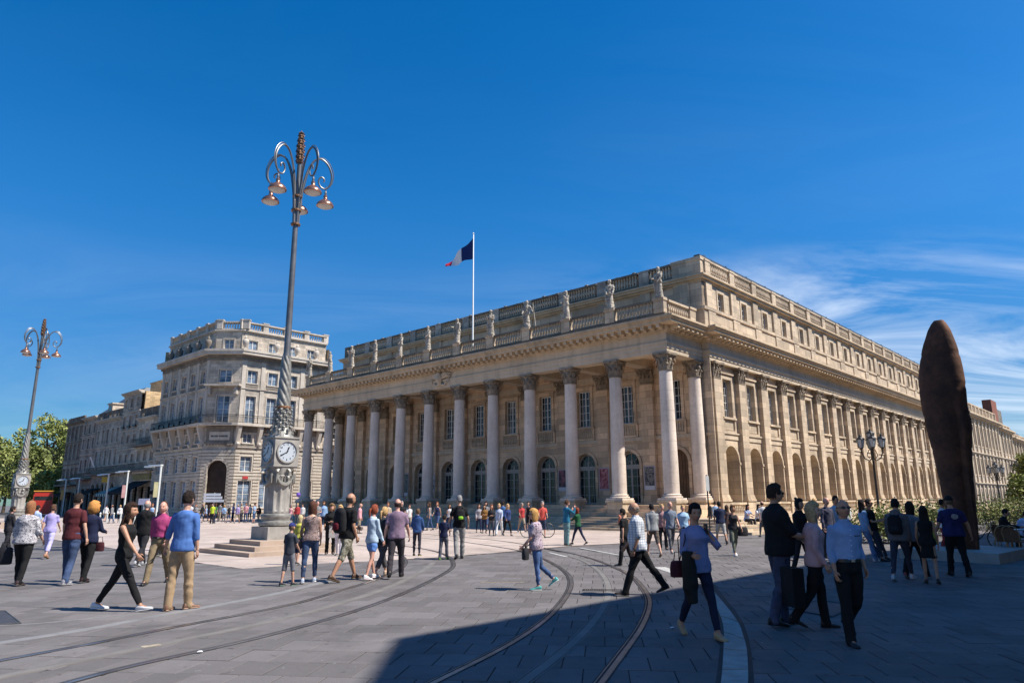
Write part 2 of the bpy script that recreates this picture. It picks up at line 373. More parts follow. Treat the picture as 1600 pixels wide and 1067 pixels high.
P = smoothpx([(-70,1018),(0,1004),(150,981),(250,961),(400,934),(475,917),(520,905)])
e = tag(obj('edging_band', ribbon(B(), P, -.09, .09, .006).mesh('band'), M['edge']), 'pale blue-grey stone band beside the left tram rails', 'edging')
P = smoothpx([(-70,983),(0,977),(60,974),(150,965),(240,956)])
tag(obj('edging_band', ribbon(B(), P, -.03, .03, .006).mesh('band'), M['edge']), 'thin pale stone line at the left edge of the paving', 'edging')
# white granite kerb on the right, stone by stone
inner = [(1100,914),(1106,924),(1125,960),(1131,985),(1131,1010),(1129,1045),(1127,1067),(1122,1100)]
outer = [(1104,910),(1113,922),(1150,967),(1162,997),(1167,1015),(1169,1045),(1169,1067),(1167,1100)]
I = smoothpx(inner, 6, 1); O = smoothpx(outer, 6, 1)
kroot = empty('kerb', (0, 0, 0)); tag(kroot, 'curved white granite kerb in the shade at bottom right', 'kerb')
obj('joint_bed', ribbon(B(), [(a+c)/2 for a, c in zip(I, O)], -.175, .175, .004).mesh('bed'), M['bed'], kroot)
cuts = [0, 7, 13, 19, 25, 31, 37, 42]
for a, c in zip(cuts[:-1], cuts[1:]):
    b = B(); z = .022
    for i in range(a, c):
        g0 = .16 if i == a else 0; g1 = .16 if i == c-1 else 0
        p = [I[i].lerp(I[i+1], g0), I[i].lerp(I[i+1], 1-g1), O[i].lerp(O[i+1], 1-g1), O[i].lerp(O[i+1], g0)]
        v = [(q.x, q.y, -K*q.y+z) for q in p]; u = [(q.x, q.y, -K*q.y-.03) for q in p]
        b.q(*v); b.q(u[0], u[1], v[1], v[0]); b.q(u[2], u[3], v[3], v[2])
        if i == a: b.q(u[3], u[0], v[0], v[3])
        if i == c-1: b.q(u[1], u[2], v[2], v[1])
    obj('kerb_stone', b.mesh('kerb_stone', fixn=True), M['kerb'], kroot)
def mark(px, w, m, label, cat='road marking', name='road_marking', z=.0075):
    P = [gnd(*p) for p in px]; P = catmull([(p.x, p.y) for p in P], 4)
    tag(obj(name, ribbon(B(), P, -w/2, w/2, z, .01).mesh(name), m), label, cat)
M['paint'] = simple('worn_white_paint', (.42, .41, .38), .7, .3, var=.35, sc=14)
M['paint_y'] = simple('worn_cream_paint', (.36, .30, .22), .7, .3, var=.35, sc=14)
mark([(750,909.5),(820,909.5)], .05, M['paint_y'], 'thin straight cream line on grey paving left of the rails')
mark([(1030,886),(1058,895)], .32, M['paint'], 'short worn white patch right of the outer rail')
mark([(907,856),(967,867)], .12, M['paint'], 'pale line leading away beside the right tram rails')
mark([(858,863),(886,870)], .12, M['paint'], 'short pale dash between the right tram rails')
mark([(221,1011),(250,1007)], .10, M['paint_y'], 'short cream dash on the left power strip')
# drain grate
g = empty('drain_grate', gnd(941, 922)+Vector((0, 0, .008)), R(-8)); tag(g, 'small dark slotted drain grate between the right tram rails', 'drain grate')
obj('frame', B().box(-.36, .36, -.12, -.10, -.02, .003).box(-.36, .36, .10, .12, -.02, .003).box(-.38, -.36, -.12, .12, -.02, .003).box(.36, .38, -.12, .12, -.02, .003).mesh('frame'), M['iron'], g)
b = B()
for i in range(17): b.box(-.345+i*.042, -.325+i*.042, -.10, .10, -.02, .002)
obj('bars', b.mesh('bars'), M['steel'], g)
for q_, lb in (([(1233, 952), (1280, 938), (1338, 947), (1300, 964)], 'dark rectangular hatch cover set in the shaded paving behind the trio'), ([(-20, 978), (-20, 955), (8, 955), (32, 974)], 'dark square access cover at the left picture edge')):
    v = [gnd(*p) for p in q_]; c_ = sum(v, Vector())/4; b = B(); T_ = [(p.x-c_.x, p.y-c_.y, p.z-c_.z+.008) for p in v]; b.q(*T_[::-1])
    for i in range(4): a_, e_ = Vector(T_[i]), Vector(T_[(i+1) % 4]); b.tube([a_, e_], .012, 4)
    tag(obj('access_cover', b.mesh('cover'), simple('cast_cover', (.045, .045, .05), .6, .4, var=.3, sc=6, bump=.4), None, tuple(c_)), lb, 'access cover')
M['white'] = simple('white_paper', (.75, .76, .78), .6, .3, var=.05)
for p, lb in (((1050, 982), 'scrap of white paper on the shaded paving left of the white kerb'), ((312, 1020), 'tiny white scrap lying on the left tram rail')):
    v = gnd(*p); b = B(); b.q((-.03, -.015, 0), (.02, -.018, .006), (.035, .01, 0), (-.02, .015, .01)); b.q((-.02, .015, .01), (.035, .01, 0), (.015, .02, .012))
    tag(obj('paper_scrap', b.mesh('scrap'), M['white'], None, v+Vector((0, 0, .015))), lb, 'litter')
# ================================================================== ARCHITECTURE KIT (facade space: x along, y inwards, z up)
def arc(xc, zs, r, n=12): return [(xc+r*cos(pi-pi*i/n), zs+r*sin(pi*i/n)) for i in range(n+1)]
def face_open(b, x0, x1, z0, z1, xc, hw, zb, zt, arch, y, depth, seg=12):
    """wall panel with one opening; zt is the springing of the arch when arch"""
    b.q((x0, y, z0), (xc-hw, y, z0), (xc-hw, y, z1), (x0, y, z1)); b.q((xc+hw, y, z0), (x1, y, z0), (x1, y, z1), (xc+hw, y, z1))
    if zb > z0+.001: b.q((xc-hw, y, z0), (xc+hw, y, z0), (xc+hw, y, zb), (xc-hw, y, zb))
    y2 = y+depth
    if arch:
        A = arc(xc, zt, hw, seg)
        for i in range(seg):
            (a, za), (c, zc) = A[i], A[i+1]; b.q((a, y, za), (c, y, zc), (c, y, z1), (a, y, z1)); b.q((a, y, za), (a, y2, za), (c, y2, zc), (c, y, zc))
    else:
        b.q((xc-hw, y, zt), (xc+hw, y, zt), (xc+hw, y, z1), (xc-hw, y, z1)); b.q((xc-hw, y, zt), (xc-hw, y2, zt), (xc+hw, y2, zt), (xc+hw, y, zt))
    b.q((xc-hw, y, zb), (xc-hw, y2, zb), (xc-hw, y2, zt), (xc-hw, y, zt)); b.q((xc+hw, y2, zb), (xc+hw, y, zb), (xc+hw, y, zt), (xc+hw, y2, zt))
    b.q((xc-hw, y, zb), (xc+hw, y, zb), (xc+hw, y2, zb), (xc-hw, y2, zb))
def arch_band(b, xc, zs, r0, r1, y0, y1, zb=None, seg=16):
    """raised archivolt from radius r0 to r1, with legs down to zb"""
    A, C = arc(xc, zs, r0, seg), arc(xc, zs, r1, seg)
    for i in range(seg):
        p, q, r, s = A[i], A[i+1], C[i+1], C[i]
        b.q((p[0], y0, p[1]), (q[0], y0, q[1]), (r[0], y0, r[1]), (s[0], y0, s[1])); b.q((s[0], y0, s[1]), (r[0], y0, r[1]), (r[0], y1, r[1]), (s[0], y1, s[1])); b.q((q[0], y0, q[1]), (p[0], y0, p[1]), (p[0], y1, p[1]), (q[0], y1, q[1]))
    if zb is not None:
        b.box(xc-r1, xc-r0, y0, y1, zb, zs-.001); b.box(xc+r0, xc+r1, y0, y1, zb, zs-.001)
def win_frame(w, h, cols, rows, t=.07, d=.06, mull=.035, centre=.09):
    b = B(); b.box(-w/2, -w/2+t, 0, d, 0, h); b.box(w/2-t, w/2, 0, d, 0, h); b.box(-w/2+t, w/2-t, 0, d, 0, t); b.box(-w/2+t, w/2-t, 0, d, h-t, h)
    for i in range(1, cols):
        x = -w/2+i*w/cols; m = centre/2 if i*2 == cols else mull/2; b.box(x-m, x+m, .004, d-.004, t, h-t)
    for j in range(1, rows):
        z = h*j/rows; b.box(-w/2+t, w/2-t, .008, d-.008, z-mull/2, z+mull/2)
    return b
def pane(w, h): return B().q((-w/2+.02, .045, .02), (w/2-.02, .045, .02), (w/2-.02, .045, h-.02), (-w/2+.02, .045, h-.02))
_wc = {}
def window(parent, x, y, z, w, h, rz=0, cols=2, rows=4, fm=None, gm=None, yy=0.0, off=(0, 0)):
    gm = gm or random.choice((M['glass'], M['glass'], M['glass_c1'], M['glass_c2']))
    k = (round(w, 3), round(h, 3), cols, rows)
    if k not in _wc: _wc[k] = (win_frame(w, h, cols, rows).mesh('window'), pane(w, h).mesh('pane'))
    o = obj('window', _wc[k][0], fm or M['white_frame'], parent, (x, y, z), rz); obj('pane', _wc[k][1], gm or M['glass'], o); return o
def leaf(b, p, out, side, h, w, curl, n=5):
    """one acanthus leaf: rises by h and curls outwards"""
    p, out, side = Vector(p), Vector(out), Vector(side); rows = []
    for i in range(n+1):
        t = i/n; z = h*sin(min(t*1.25, 1)*pi/2) - (h*.28*max(0, (t-.72)/.28)**1.5); o = .02+curl*t**2.2; ww = w*(.55+.9*t-1.15*t*t)
        c = p+out*o+Vector((0, 0, z)); rows.append((c-side*ww, c+out*.035*(1-t*.3), c+side*ww))
    for i in range(n):
        a, c = rows[i], rows[i+1]
        b.q(a[0], a[1], c[1], c[0]); b.q(a[1], a[2], c[2], c[1])
    a = rows[-1]; b.q(a[0], a[1], a[2], a[2]-Vector((0, 0, h*.15)), a[0]-Vector((0, 0, h*.15)))
def volute(b, c, r, axis):
    a = Vector(axis).normalized(); s = a.cross(Vector((0, 0, 1))).normalized(); c = Vector(c); pts = []
    for i in range(11):
        t = i/10; an = t*3.6*pi; rr = r*(1-t*.8); pts.append(c+a*rr*cos(an+.6)+Vector((0, 0, 1))*rr*sin(an+.6))
    b.tube(pts, [r*.30*(1-.5*i/10) for i in range(11)], 5)
def capital_round(r=.44, h=1.15):
    b = B(); b.lathe([(r*1.0, 0), (r*1.08, .03), (r*1.08, .07), (r*.98, .10), (r*.98, h*.55), (r*1.1, h*.78), (r*1.35, h*.86)], 20, cap=False)
    for k in range(8):
        a = k*pi/4; d = (cos(a), sin(a), 0); s = (-sin(a), cos(a), 0); leaf(b, (d[0]*r*.98, d[1]*r*.98, .08), d, s, h*.36, r*.36, .17)
        a += pi/8; d = (cos(a), sin(a), 0); s = (-sin(a), cos(a), 0); leaf(b, (d[0]*r*.95, d[1]*r*.95, .10), d, s, h*.60, r*.36, .23)
    for k in range(4):
        a = pi/4+k*pi/2; d = Vector((cos(a), sin(a), 0)); s = Vector((-sin(a), cos(a), 0))
        b.tube([d*r*.95+Vector((0, 0, h*.5)), d*r*1.12+Vector((0, 0, h*.68)), d*r*1.4+Vector((0, 0, h*.82))], [.05, .05, .05], 6)
        volute(b, d*r*1.45+Vector((0, 0, h*.75)), r*.28, d)
        a = k*pi/2; d = Vector((cos(a), sin(a), 0)); b.tube([d*r*1.05+Vector((0, 0, h*.80)), d*r*1.25+Vector((0, 0, h*.9))], [.07, .10], 6)
    W = r*1.5; c = r*1.2; poly = []
    for k in range(4):
        a0 = pi/4+k*pi/2
        for da in (-.07, .07): poly.append((W*1.2*cos(a0+da), W*1.2*sin(a0+da)))
        poly.append((c*cos(a0+pi/4), c*sin(a0+pi/4)))
    b.prism(poly, h*.87, h); return b
def capital_flat(w=1.05, d=.25, h=1.15):
    """pilaster capital, centred on x, front face at y=0, going back to y=d"""
    b = B(); r = w/2; b.box(-r*.92, r*.92, .04, d, 0, h*.85); b.box(-r, r, -.02, d, .01, .07)
    for x in (-.66, 0, .66): leaf(b, (x*r, .03, .08), (0, -1, 0), (1, 0, 0), h*.36, r*.28, .17)
    for x in (-.36, .36): leaf(b, (x*r, .03, .10), (0, -1, 0), (1, 0, 0), h*.60, r*.28, .22)
    for sx in (-1, 1):
        leaf(b, (sx*r*.9, .03, .10), (sx*.7, -.7, 0), (.7, sx*.7, 0), h*.60, r*.25, .22)
        leaf(b, (sx*r*.92, d*.5, .08), (sx, 0, 0), (0, 1, 0), h*.36, r*.2, .15)
        volute(b, (sx*r*1.12, -.13, h*.74), r*.24, (sx*.7, -.7, 0)); volute(b, (sx*r*.2, -.10, h*.76), r*.13, (sx, 0, 0))
        b.tube([(sx*r*.6, .0, h*.5), (sx*r*.9, -.08, h*.68), (sx*r*1.1, -.14, h*.82)], .045, 6)
    b.tube([(0, 0, h*.80), (0, -.14, h*.92)], [.07, .1], 6)
    b.prism([(-r*1.32, -.22), (-r*1.2, -.28), (0, -.10), (r*1.2, -.28), (r*1.32, -.22), (r*1.05, d), (-r*1.05, d)], h*.87, h); return b
def baluster(b, x, y, z, h, r=.075, seg=8):
    pr = [(r, 0), (r, .08), (r*.55, .13), (r*1.05, .38), (r*.95, .48), (r*.5, .75), (r*.5, .84), (r*.9, .9), (r*.9, 1)]
    n = B().lathe([(a, q*h) for a, q in pr], seg, cap=False); b.add(n, Matrix.Translation((x, y, z)))
def bal_row(L, n, z, h, r=.075, seg=8):
    b = B(); s = L/n
    for i in range(n): baluster(b, -L/2+s*(i+.5), 0, z, h, r, seg)
    return b
STEP = 3.85; SS = 3.744; NB = 18
ZB, ZC0, ZC1 = 1.48, 9.47, 10.62      # column foot, capital foot, capital head
theatre = empty('theatre', (T0[0], T0[1], 0), TH)
tag(theatre, 'huge sunlit limestone theatre with Corinthian colonnade, arcaded side and statues on its balustrade', 'theatre')
T = theatre; RS = pi/2; XS = 1.0; Y0S = 5.03          # side plane (pilaster faces) and first pilaster
XW = -11*STEP; YE = Y0S+NB*SS+1.1

# ---- terrace steps round front and side
for i in range(6):
    zt = .42-.14*i; fy = -1.35-.42*i; sx = 4.3+.5*i
    b = B(); h = .14 if i < 5 else 1.2
    b.box(XW-1.6-.3*i, sx, fy, fy+.6 if i else 5, zt-h, zt); b.box(sx-.65 if i else 1.0, sx, fy+.601 if i else 5.001, YE, zt-h, zt)
    obj('terrace_step', b.mesh('terrace_step'), M['stone'], T)
obj('terrace_core', B().box(XW-1.2, 3.7, -.95, YE-.2, -1.2, .279).mesh('core'), M['stone'], T)
# ---- portico floor behind the pedestals, with risers between them
obj('portico_floor', B().box(XW-.5, .95, .45, 4.3, .3, 1.16).box(XW-.5, .6, .1, .449, .3, .95).box(XW-.45, .5, -.2, .099, .3, .74).mesh('floor'), M['stone_in'], T)
# ---- columns: pedestal, base, drums, capital
def prof_r(z):
    t = (z-ZB-.38)/(ZC0-ZB-.38); return .475*(1-.14*max(0, t-.25)/.75)
ped = B().box(-.66, .66, -.66, .66, .42, .60).box(-.60, .60, -.60, .60, .601, 1.30).box(-.68, .68, -.68, .68, 1.301, ZB-.002).mesh('pedestal')
basem = B().box(-.64, .64, -.64, .64, ZB, ZB+.12).lathe([(.63, ZB+.121), (.66, ZB+.17), (.63, ZB+.22), (.54, ZB+.235), (.53, ZB+.27), (.565, ZB+.29), (.575, ZB+.32), (.55, ZB+.35), (.485, ZB+.365), (.48, ZB+.38), (.40, ZB+.39), (.40, ZC0-.02)], 28).mesh('column', smooth=True)
zs = np.linspace(ZB+.38, ZC0, 13); drums = []
for i in range(12):
    a, c = zs[i], zs[i+1]; g = .007; drums.append(B().lathe([(prof_r(a)-.012, a), (prof_r(a), a+g), (prof_r(c), c-g), (prof_r(c)-.012, c)], 32).mesh('drum', smooth=True))
capm = capital_round().mesh('capital')
for k in range(12):
    c = obj('column', basem, M['column'], T, (-STEP*k, 0, 0)); obj('pedestal', ped, M['stone'], c)
    for d in drums: obj('drum', d, M['column'], c)
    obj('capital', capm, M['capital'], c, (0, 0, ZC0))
for x in (0, XW):
    c = obj('column', basem, M['column'], T, (x, 3.69, 0)); obj('pedestal', ped, M['stone'], c)
    for d in drums: obj('drum', d, M['column'], c)
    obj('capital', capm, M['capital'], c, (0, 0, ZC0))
# ---- portico back wall
YW = 4.1; DR = .92
wall = B()
for k in range(11):
    xc = -STEP*(k+.5); x0, x1 = xc-STEP/2, xc+STEP/2
    face_open(wall, x0, x1, 1.16, 5.7, xc, DR, 1.17, 3.95, True, YW, .55); face_open(wall, x0, x1, 5.7, 11.35, xc, .62, 6.86, 9.62, False, YW, .35)
obj('portico_wall', wall.mesh('wall'), M['stone_in'], T)
obj('string_course', B().box(XW-.3, .3, YW-.12, YW-.001, 5.55, 5.83).box(XW-.3, .3, YW-.06, YW-.001, 10.2, 10.6).mesh('string'), M['trim'], T)
pil = B().box(-.55, .55, 0, .40, 1.16, 1.60).box(-.50, .50, .05, .40, 1.601, 9.49).mesh('wall_pilaster'); pcap = capital_flat(1.0, .35, 1.13).mesh('capital')
for k in range(1, 11):
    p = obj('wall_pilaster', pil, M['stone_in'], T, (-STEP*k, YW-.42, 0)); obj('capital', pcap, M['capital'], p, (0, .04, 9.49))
# doors and their fanlights
def door_mesh():
    b = win_frame(2*DR-.04, 2.55, 4, 4, .10, .08, .035, .14); b.box(-DR, DR, -.03, .08, 2.551, 2.75)
    z = 2.751
    A = arc(0, z, DR-.02, 14); C = arc(0, z, DR-.12, 14)
    for i in range(14):
        p, q, r, s = A[i], A[i+1], C[i+1], C[i]; b.q((s[0], .01, s[1]), (r[0], .01, r[1]), (q[0], .01, q[1]), (p[0], .01, p[1])); b.q((r[0], .01, r[1]), (s[0], .01, s[1]), (s[0], .06, s[1]), (r[0], .06, r[1]))
    for a in (45, 90, 135): b.tube([(.30*cos(R(a)), .035, z+.30*sin(R(a))), ((DR-.1)*cos(R(a)), .035, z+(DR-.1)*sin(R(a)))], .035 if a == 90 else .022, 4)
    b.tube([(.32*cos(R(a)), .035, z+.32*sin(R(a))) for a in range(0, 181, 20)], .02, 4); b.box(-.07, .07, .0, .07, 2.75, 2.75+.3); return b
def door_glass():
    b = B(); b.q((-DR, .05, 0), (DR, .05, 0), (DR, .05, 2.7), (-DR, .05, 2.7)); A = arc(0, 2.7, DR, 14); b.q(*[(x, .05, z) for x, z in A][::-1]); return b
dm, dg = door_mesh().mesh('door'), door_glass().mesh('pane')
balc = B().box(-.95, .95, -.10, -.001, 5.84, 5.98).box(-.95, .95, -.16, -.001, 6.70, 6.84)
for x in (-.87, .87): balc.box(x-.08, x+.08, -.10, -.001, 5.981, 6.699)
balc = balc.mesh('window_balcony'); balb = bal_row(1.5, 8, 5.98, .71, .07, 8).mesh('balusters')
arch = B(); arch_band(arch, 0, 3.95, DR+.0, DR+.22, -.09, -.002, 1.17); arch.box(-DR-.30, -DR-.0, -.11, -.001, 3.80, 3.95); arch.box(DR, DR+.30, -.11, -.001, 3.80, 3.95)
archm = arch.mesh('door_surround')
wfr = B().box(-.86, -.62, -.08, -.001, 6.85, 9.62).box(.62, .86, -.08, -.001, 6.85, 9.62).box(-.86, .86, -.08, -.001, 9.621, 9.86).box(-.95, .95, -.14, -.001, 9.861, 9.97).mesh('window_surround')
keeper = B().box(-.95, .95, .12, .5, 6.86, 9.6).mesh('blind')
for k in range(11):
    x = -STEP*(k+.5)
    obj('door_surround', archm, M['stone_in'], T, (x, YW, 0)); obj('window_surround', wfr, M['stone_in'], T, (x, YW, 0))
    o = obj('window_balcony', balc, M['stone_in'], T, (x, YW, 0)); obj('balusters', balb, M['trim'], o, (0, -.07, 0), stuff=True)
    window(T, x, YW+.22, 6.87, 1.24, 2.74, 0, 4, 5)
    if k == 0:
        b = B().box(-DR, DR, .1, .16, 0, 3.9)
        for i in range(8): b.box(-DR+.06+i*.225, -DR+.22+i*.225, .06, .10, .1, 3.6)
        obj('oak_door', b.mesh('oak_door'), M['wood'], T, (x, YW+.3, 1.17))
    else:
        d = obj('door', dm, M['grey_frame'], T, (x, YW+.34, 1.19)); obj('pane', dg, M['glass'], d)
# dark rooms behind the glass so nothing shines through
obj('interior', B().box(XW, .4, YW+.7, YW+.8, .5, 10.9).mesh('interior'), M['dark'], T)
# ---- entablature over the portico
XE, YF = .46, -.46
def ent(b, x0, x1, y0, y1, z0, z1): b.box(x0, x1, y0, y1, z0, z1)
b = B(); b.box(XW-.46, XE, YF, .46, ZC1+.001, 10.88); b.box(XW-.50, XE+.04, YF-.04, .46, 10.881, 11.16); b.box(XW-.56, XE+.10, YF-.10, .46, 11.161, 11.32)
b.box(-.46, XE, .461, 4.4, ZC1+.001, 10.88); b.box(-.46, XE+.04, .461, 4.4, 10.881, 11.16); b.box(-.46, XE+.10, .461, 4.4, 11.161, 11.32)
b.box(XW-.46, XW+.46, .461, 4.4, ZC1+.001, 11.3)
for k in range(1, 11): b.box(-STEP*k-.40, -STEP*k+.40, .461, YW-.001, ZC1+.002, 11.2)
obj('architrave', b.mesh('architrave'), M['trim'], T)
obj('portico_ceiling', B().box(XW, 0, .3, YW, 11.19, 11.4).mesh('ceiling'), M['stone_in'], T)
b = B().box(XW-.46, XE, YF, .46, 11.321, 11.86).box(-.4, XE, .461, 4.4, 11.321, 11.86); obj('frieze', b.mesh('frieze'), M['trim'], T)
# cornice: bed mould, modillion band, corona, cyma
def cornice_path(zone):
    pass
CR = [(0.10, 11.861, 11.96), (.20, 11.961, 12.03), (.34, 12.38, 12.40), (1.0, 12.401, 12.60), (1.12, 12.601, 12.70), (1.18, 12.701, 12.78)]
b = B(); x0, x1, y0, y1 = XW-.46, XE, YF, 4.4
for e_, za, zb_ in [(.10, 11.861, 11.96), (.20, 11.961, 12.03), (.26, 12.031, 12.30), (.95, 12.301, 12.50), (1.05, 12.501, 12.60), (1.14, 12.601, 12.72)]:
    b.box(x0-e_, x1+e_, y0-e_, .5, za, zb_); b.box(-.4, x1+e_, .501, y1-.05, za, zb_)
obj('cornice', b.mesh('cornice'), M['cornice'], T)
modm = B().box(-.13, .13, -.58, 0, .03, .20).box(-.15, .15, -.60, 0, .201, .258).box(-.11, .11, -.25, 0, -.06, .03).mesh('modillion')
n = 76; Lf = x1-x0+.4
for i in range(n): obj('modillion', modm, M['cornice'], T, (x0-.2+Lf*(i+.5)/n, YF-.262, 12.04))
for i in range(7): obj('modillion', modm, M['cornice'], T, (XE+.262, -.45+.6*(i+.3), 12.04), RS)
# balustrade over the portico with pedestals
ZP0, ZP1 = 12.721, 14.2
obj('blocking_course', B().box(XW-.40, .42, -.42, -.08, ZP0, 13.22).box(.10, .42, -.079, 3.6, ZP0, 13.22).mesh('course'), M['sooty'], T)
pedm = B().box(-.38, .38, -.20, .20, 13.221, 14.04).box(-.43, .43, -.26, .24, 14.041, 14.2).mesh('balustrade_pedestal')
railm = B().box(-1.48, 1.48, -.15, .15, 14.04, 14.19).box(-1.48, 1.48, -.12, .12, 13.221, 13.30).mesh('balustrade_rail')
rowm = bal_row(2.8, 11, 13.30, .74, .10, 8).mesh('balusters')
for k in range(12):
    obj('balustrade_pedestal', pedm, M['stone'], T, (-STEP*k, -.24, 0))
    if k < 11:
        o = obj('balustrade_rail', railm, M['sooty'], T, (-STEP*(k+.5), -.24, 0), scale=(1.03, 1, 1)); obj('balusters', rowm, M['stone'], o, stuff=True)
o = obj('balustrade_rail', B().box(-1.32, 1.40, -.15, .15, 14.04, 14.19).box(-1.32, 1.40, -.12, .12, 13.221, 13.30).mesh('rail'), M['stone'], T, (.25, 1.55, 0), RS)
obj('balusters', bal_row(2.6, 10, 13.30, .74, .10, 8).mesh('balusters'), M['stone'], o, stuff=True)
obj('balustrade_pedestal', pedm, M['stone'], T, (.25, 3.25, 0), RS)
obj('portico_roof', B().box(XW, .1, -.07, YW-.2, 12.5, 12.9).mesh('roof'), M['zinc'], T)
# eagle relief at the middle of the frieze
b = B(); xr = XW/2+.15
b.tube([(0, -.12, -.55), (0, -.3, -.1), (0, -.32, .25), (.03, -.42, .45)], [.12, .30, .24, .12], 8)
for s_ in (-1, 1):
    for i in range(7):
        t = i/6; b.tube([(s_*.15, -.18, .25-.05*i), (s_*(.55+.55*t), -.16, .42-.28*t), (s_*(1.35-.35*t), -.10, .28-.75*t)], [.10, .09, .03], 5)
    b.tube([(s_*.1, -.15, -.5), (s_*.5, -.12, -.62), (s_*.8, -.1, -.35)], [.08, .09, .05], 5)
obj('eagle_relief', b.mesh('relief'), M['trim'], T, (xr, YF-.02, 11.45))

# ---- main body, side elevation (built in side space: x along the side, y inwards)
wall = B(); YA = .34
for j in range(NB):
    c = Y0S+SS*(j+.5); a0, a1 = c-SS/2, c+SS/2
    face_open(wall, a0, a1, .42, 5.62, c, 1.08, 1.28, 3.98, True, YA, .95, 16); face_open(wall, a0, a1, 5.62, 10.62, c, .64, 7.02, 9.66, False, YA, .60)
wall.q((4.2, YA, .42), (Y0S, YA, .42), (Y0S, YA, 10.62), (4.2, YA, 10.62)); wall.q((Y0S+NB*SS, YA, .42), (YE, YA, .42), (YE, YA, 10.62), (Y0S+NB*SS, YA, 10.62))
obj('side_wall', wall.mesh('side_wall'), M['stone'], T, (XS, 0, 0), RS)
b = B(); b.q((YE, YA, -1), (YE, 42, -1), (YE, 42, 16.5), (YE, YA, 16.5)); obj('rear_wall', b.mesh('rear'), M['stone'], T, (XS, 0, 0), RS)
# corner pier facing the square
obj('corner_pier', B().box(-.42, XS-YA, 4.2, 4.3, .42, 10.62).box(.50, XS, 4.12, 4.199, .42, 10.62).box(.42, XS+.04, 4.05, 4.119, 5.62, 5.86).mesh('pier'), M['stone'], T)
spil = B().box(-.50, .50, 0, .338, ZB+.34, 9.49).box(-.60, .60, -.08, .338, ZB, ZB+.14).box(-.57, .57, -.05, .338, ZB+.141, ZB+.24).box(-.53, .53, -.025, .338, ZB+.241, ZB+.339).mesh('side_pilaster')
sped = B().box(-.60, .60, -.08, .338, .42, 1.34).box(-.66, .66, -.13, .338, 1.341, ZB-.001).mesh('pedestal'); scap = capital_flat(1.08, .33, 1.12).mesh('capital')
for j in range(NB+1):
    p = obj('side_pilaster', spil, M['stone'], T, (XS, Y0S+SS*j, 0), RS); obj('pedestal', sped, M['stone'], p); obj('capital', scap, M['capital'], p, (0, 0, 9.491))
arch = B(); arch_band(arch, 0, 3.98, 1.08, 1.27, -.08, -.002, 1.30, 18)
for s_ in (-1, 1): arch.box(min(s_*1.05, s_*1.33), max(s_*1.05, s_*1.33), -.13, -.001, 3.80, 3.979)
archm = arch.mesh('arcade_surround')
strm = B().box(-1.34, 1.34, -.06, -.001, 5.50, 5.86).box(-1.34, 1.34, -.14, -.001, 5.861, 5.96).mesh('string_course')
sbal = B().box(-.95, .95, -.12, -.001, 5.961, 6.10).box(-.95, .95, -.20, -.001, 6.86, 7.0).box(-.62, .62, -.05, -.001, 6.15, 6.80)
for x in (-.84, .84): sbal.box(x-.11, x+.11, -.12, -.001, 6.101, 6.859)
sbal = sbal.mesh('window_sill')
swf = B().box(-.86, -.64, -.09, -.001, 7.001, 9.66).box(.64, .86, -.09, -.001, 7.001, 9.66).box(-.86, .86, -.09, -.001, 9.661, 9.88).box(-.98, .98, -.18, -.001, 10.0, 10.12).box(-.86, .86, -.04, -.001, 9.881, 9.999).mesh('window_surround')
para = B().box(-1.2, 1.2, -.05, .10, 1.14, 1.28).box(-1.2, 1.2, -.02, .10, .42, .56).mesh('parapet'); parb = bal_row(2.3, 9, .56, .58, .075, 6).mesh('balusters')
innerw = B()
for j in range(NB):
    y = Y0S+SS*(j+.5); L_ = (XS-YA, y, 0)
    obj('arcade_surround', archm, M['stone'], T, L_, RS); obj('string_course', strm, M['trim'], T, L_, RS); obj('window_sill', sbal, M['stone'], T, L_, RS); obj('window_surround', swf, M['stone'], T, L_, RS)
    o = obj('parapet', para, M['stone'], T, (XS-.02, y, 0), RS); obj('balusters', parb, M['stone'], o, (0, .04, 0), stuff=True)
    window(T, XS-YA-.26, y, 7.03, 1.28, 2.62, RS, 4, 5)
# gallery behind the arcade: inner wall, vault, floor
g0 = XS-YA-.96
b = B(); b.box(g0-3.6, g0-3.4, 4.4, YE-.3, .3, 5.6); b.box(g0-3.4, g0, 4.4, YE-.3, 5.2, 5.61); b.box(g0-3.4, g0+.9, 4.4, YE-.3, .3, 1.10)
for j in range(NB+1): b.box(g0-3.39, g0-.001, Y0S+SS*j-.3, Y0S+SS*j+.3, 4.6, 5.19)
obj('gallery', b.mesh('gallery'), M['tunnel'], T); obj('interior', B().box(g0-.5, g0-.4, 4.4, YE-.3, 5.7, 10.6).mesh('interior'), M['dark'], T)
M['globe'] = simple('opal_glass_globe', (.75, .72, .66), .3, .5, var=.04)
gl = B().tube([(0, 0, .0), (0, -.25, .08), (0, -.32, .0)], .02, 5).lathe([(.02, -.42), (.14, -.36), (.19, -.22), (.14, -.08), (.03, -.01)], 12, (0, -.32)).mesh('wall_lantern', smooth=True)
for j in range(NB): obj('wall_lantern', gl, M['globe'], T, (XS-YA-.45, Y0S+SS*j+.53, 3.35), 0 if 0 else pi)
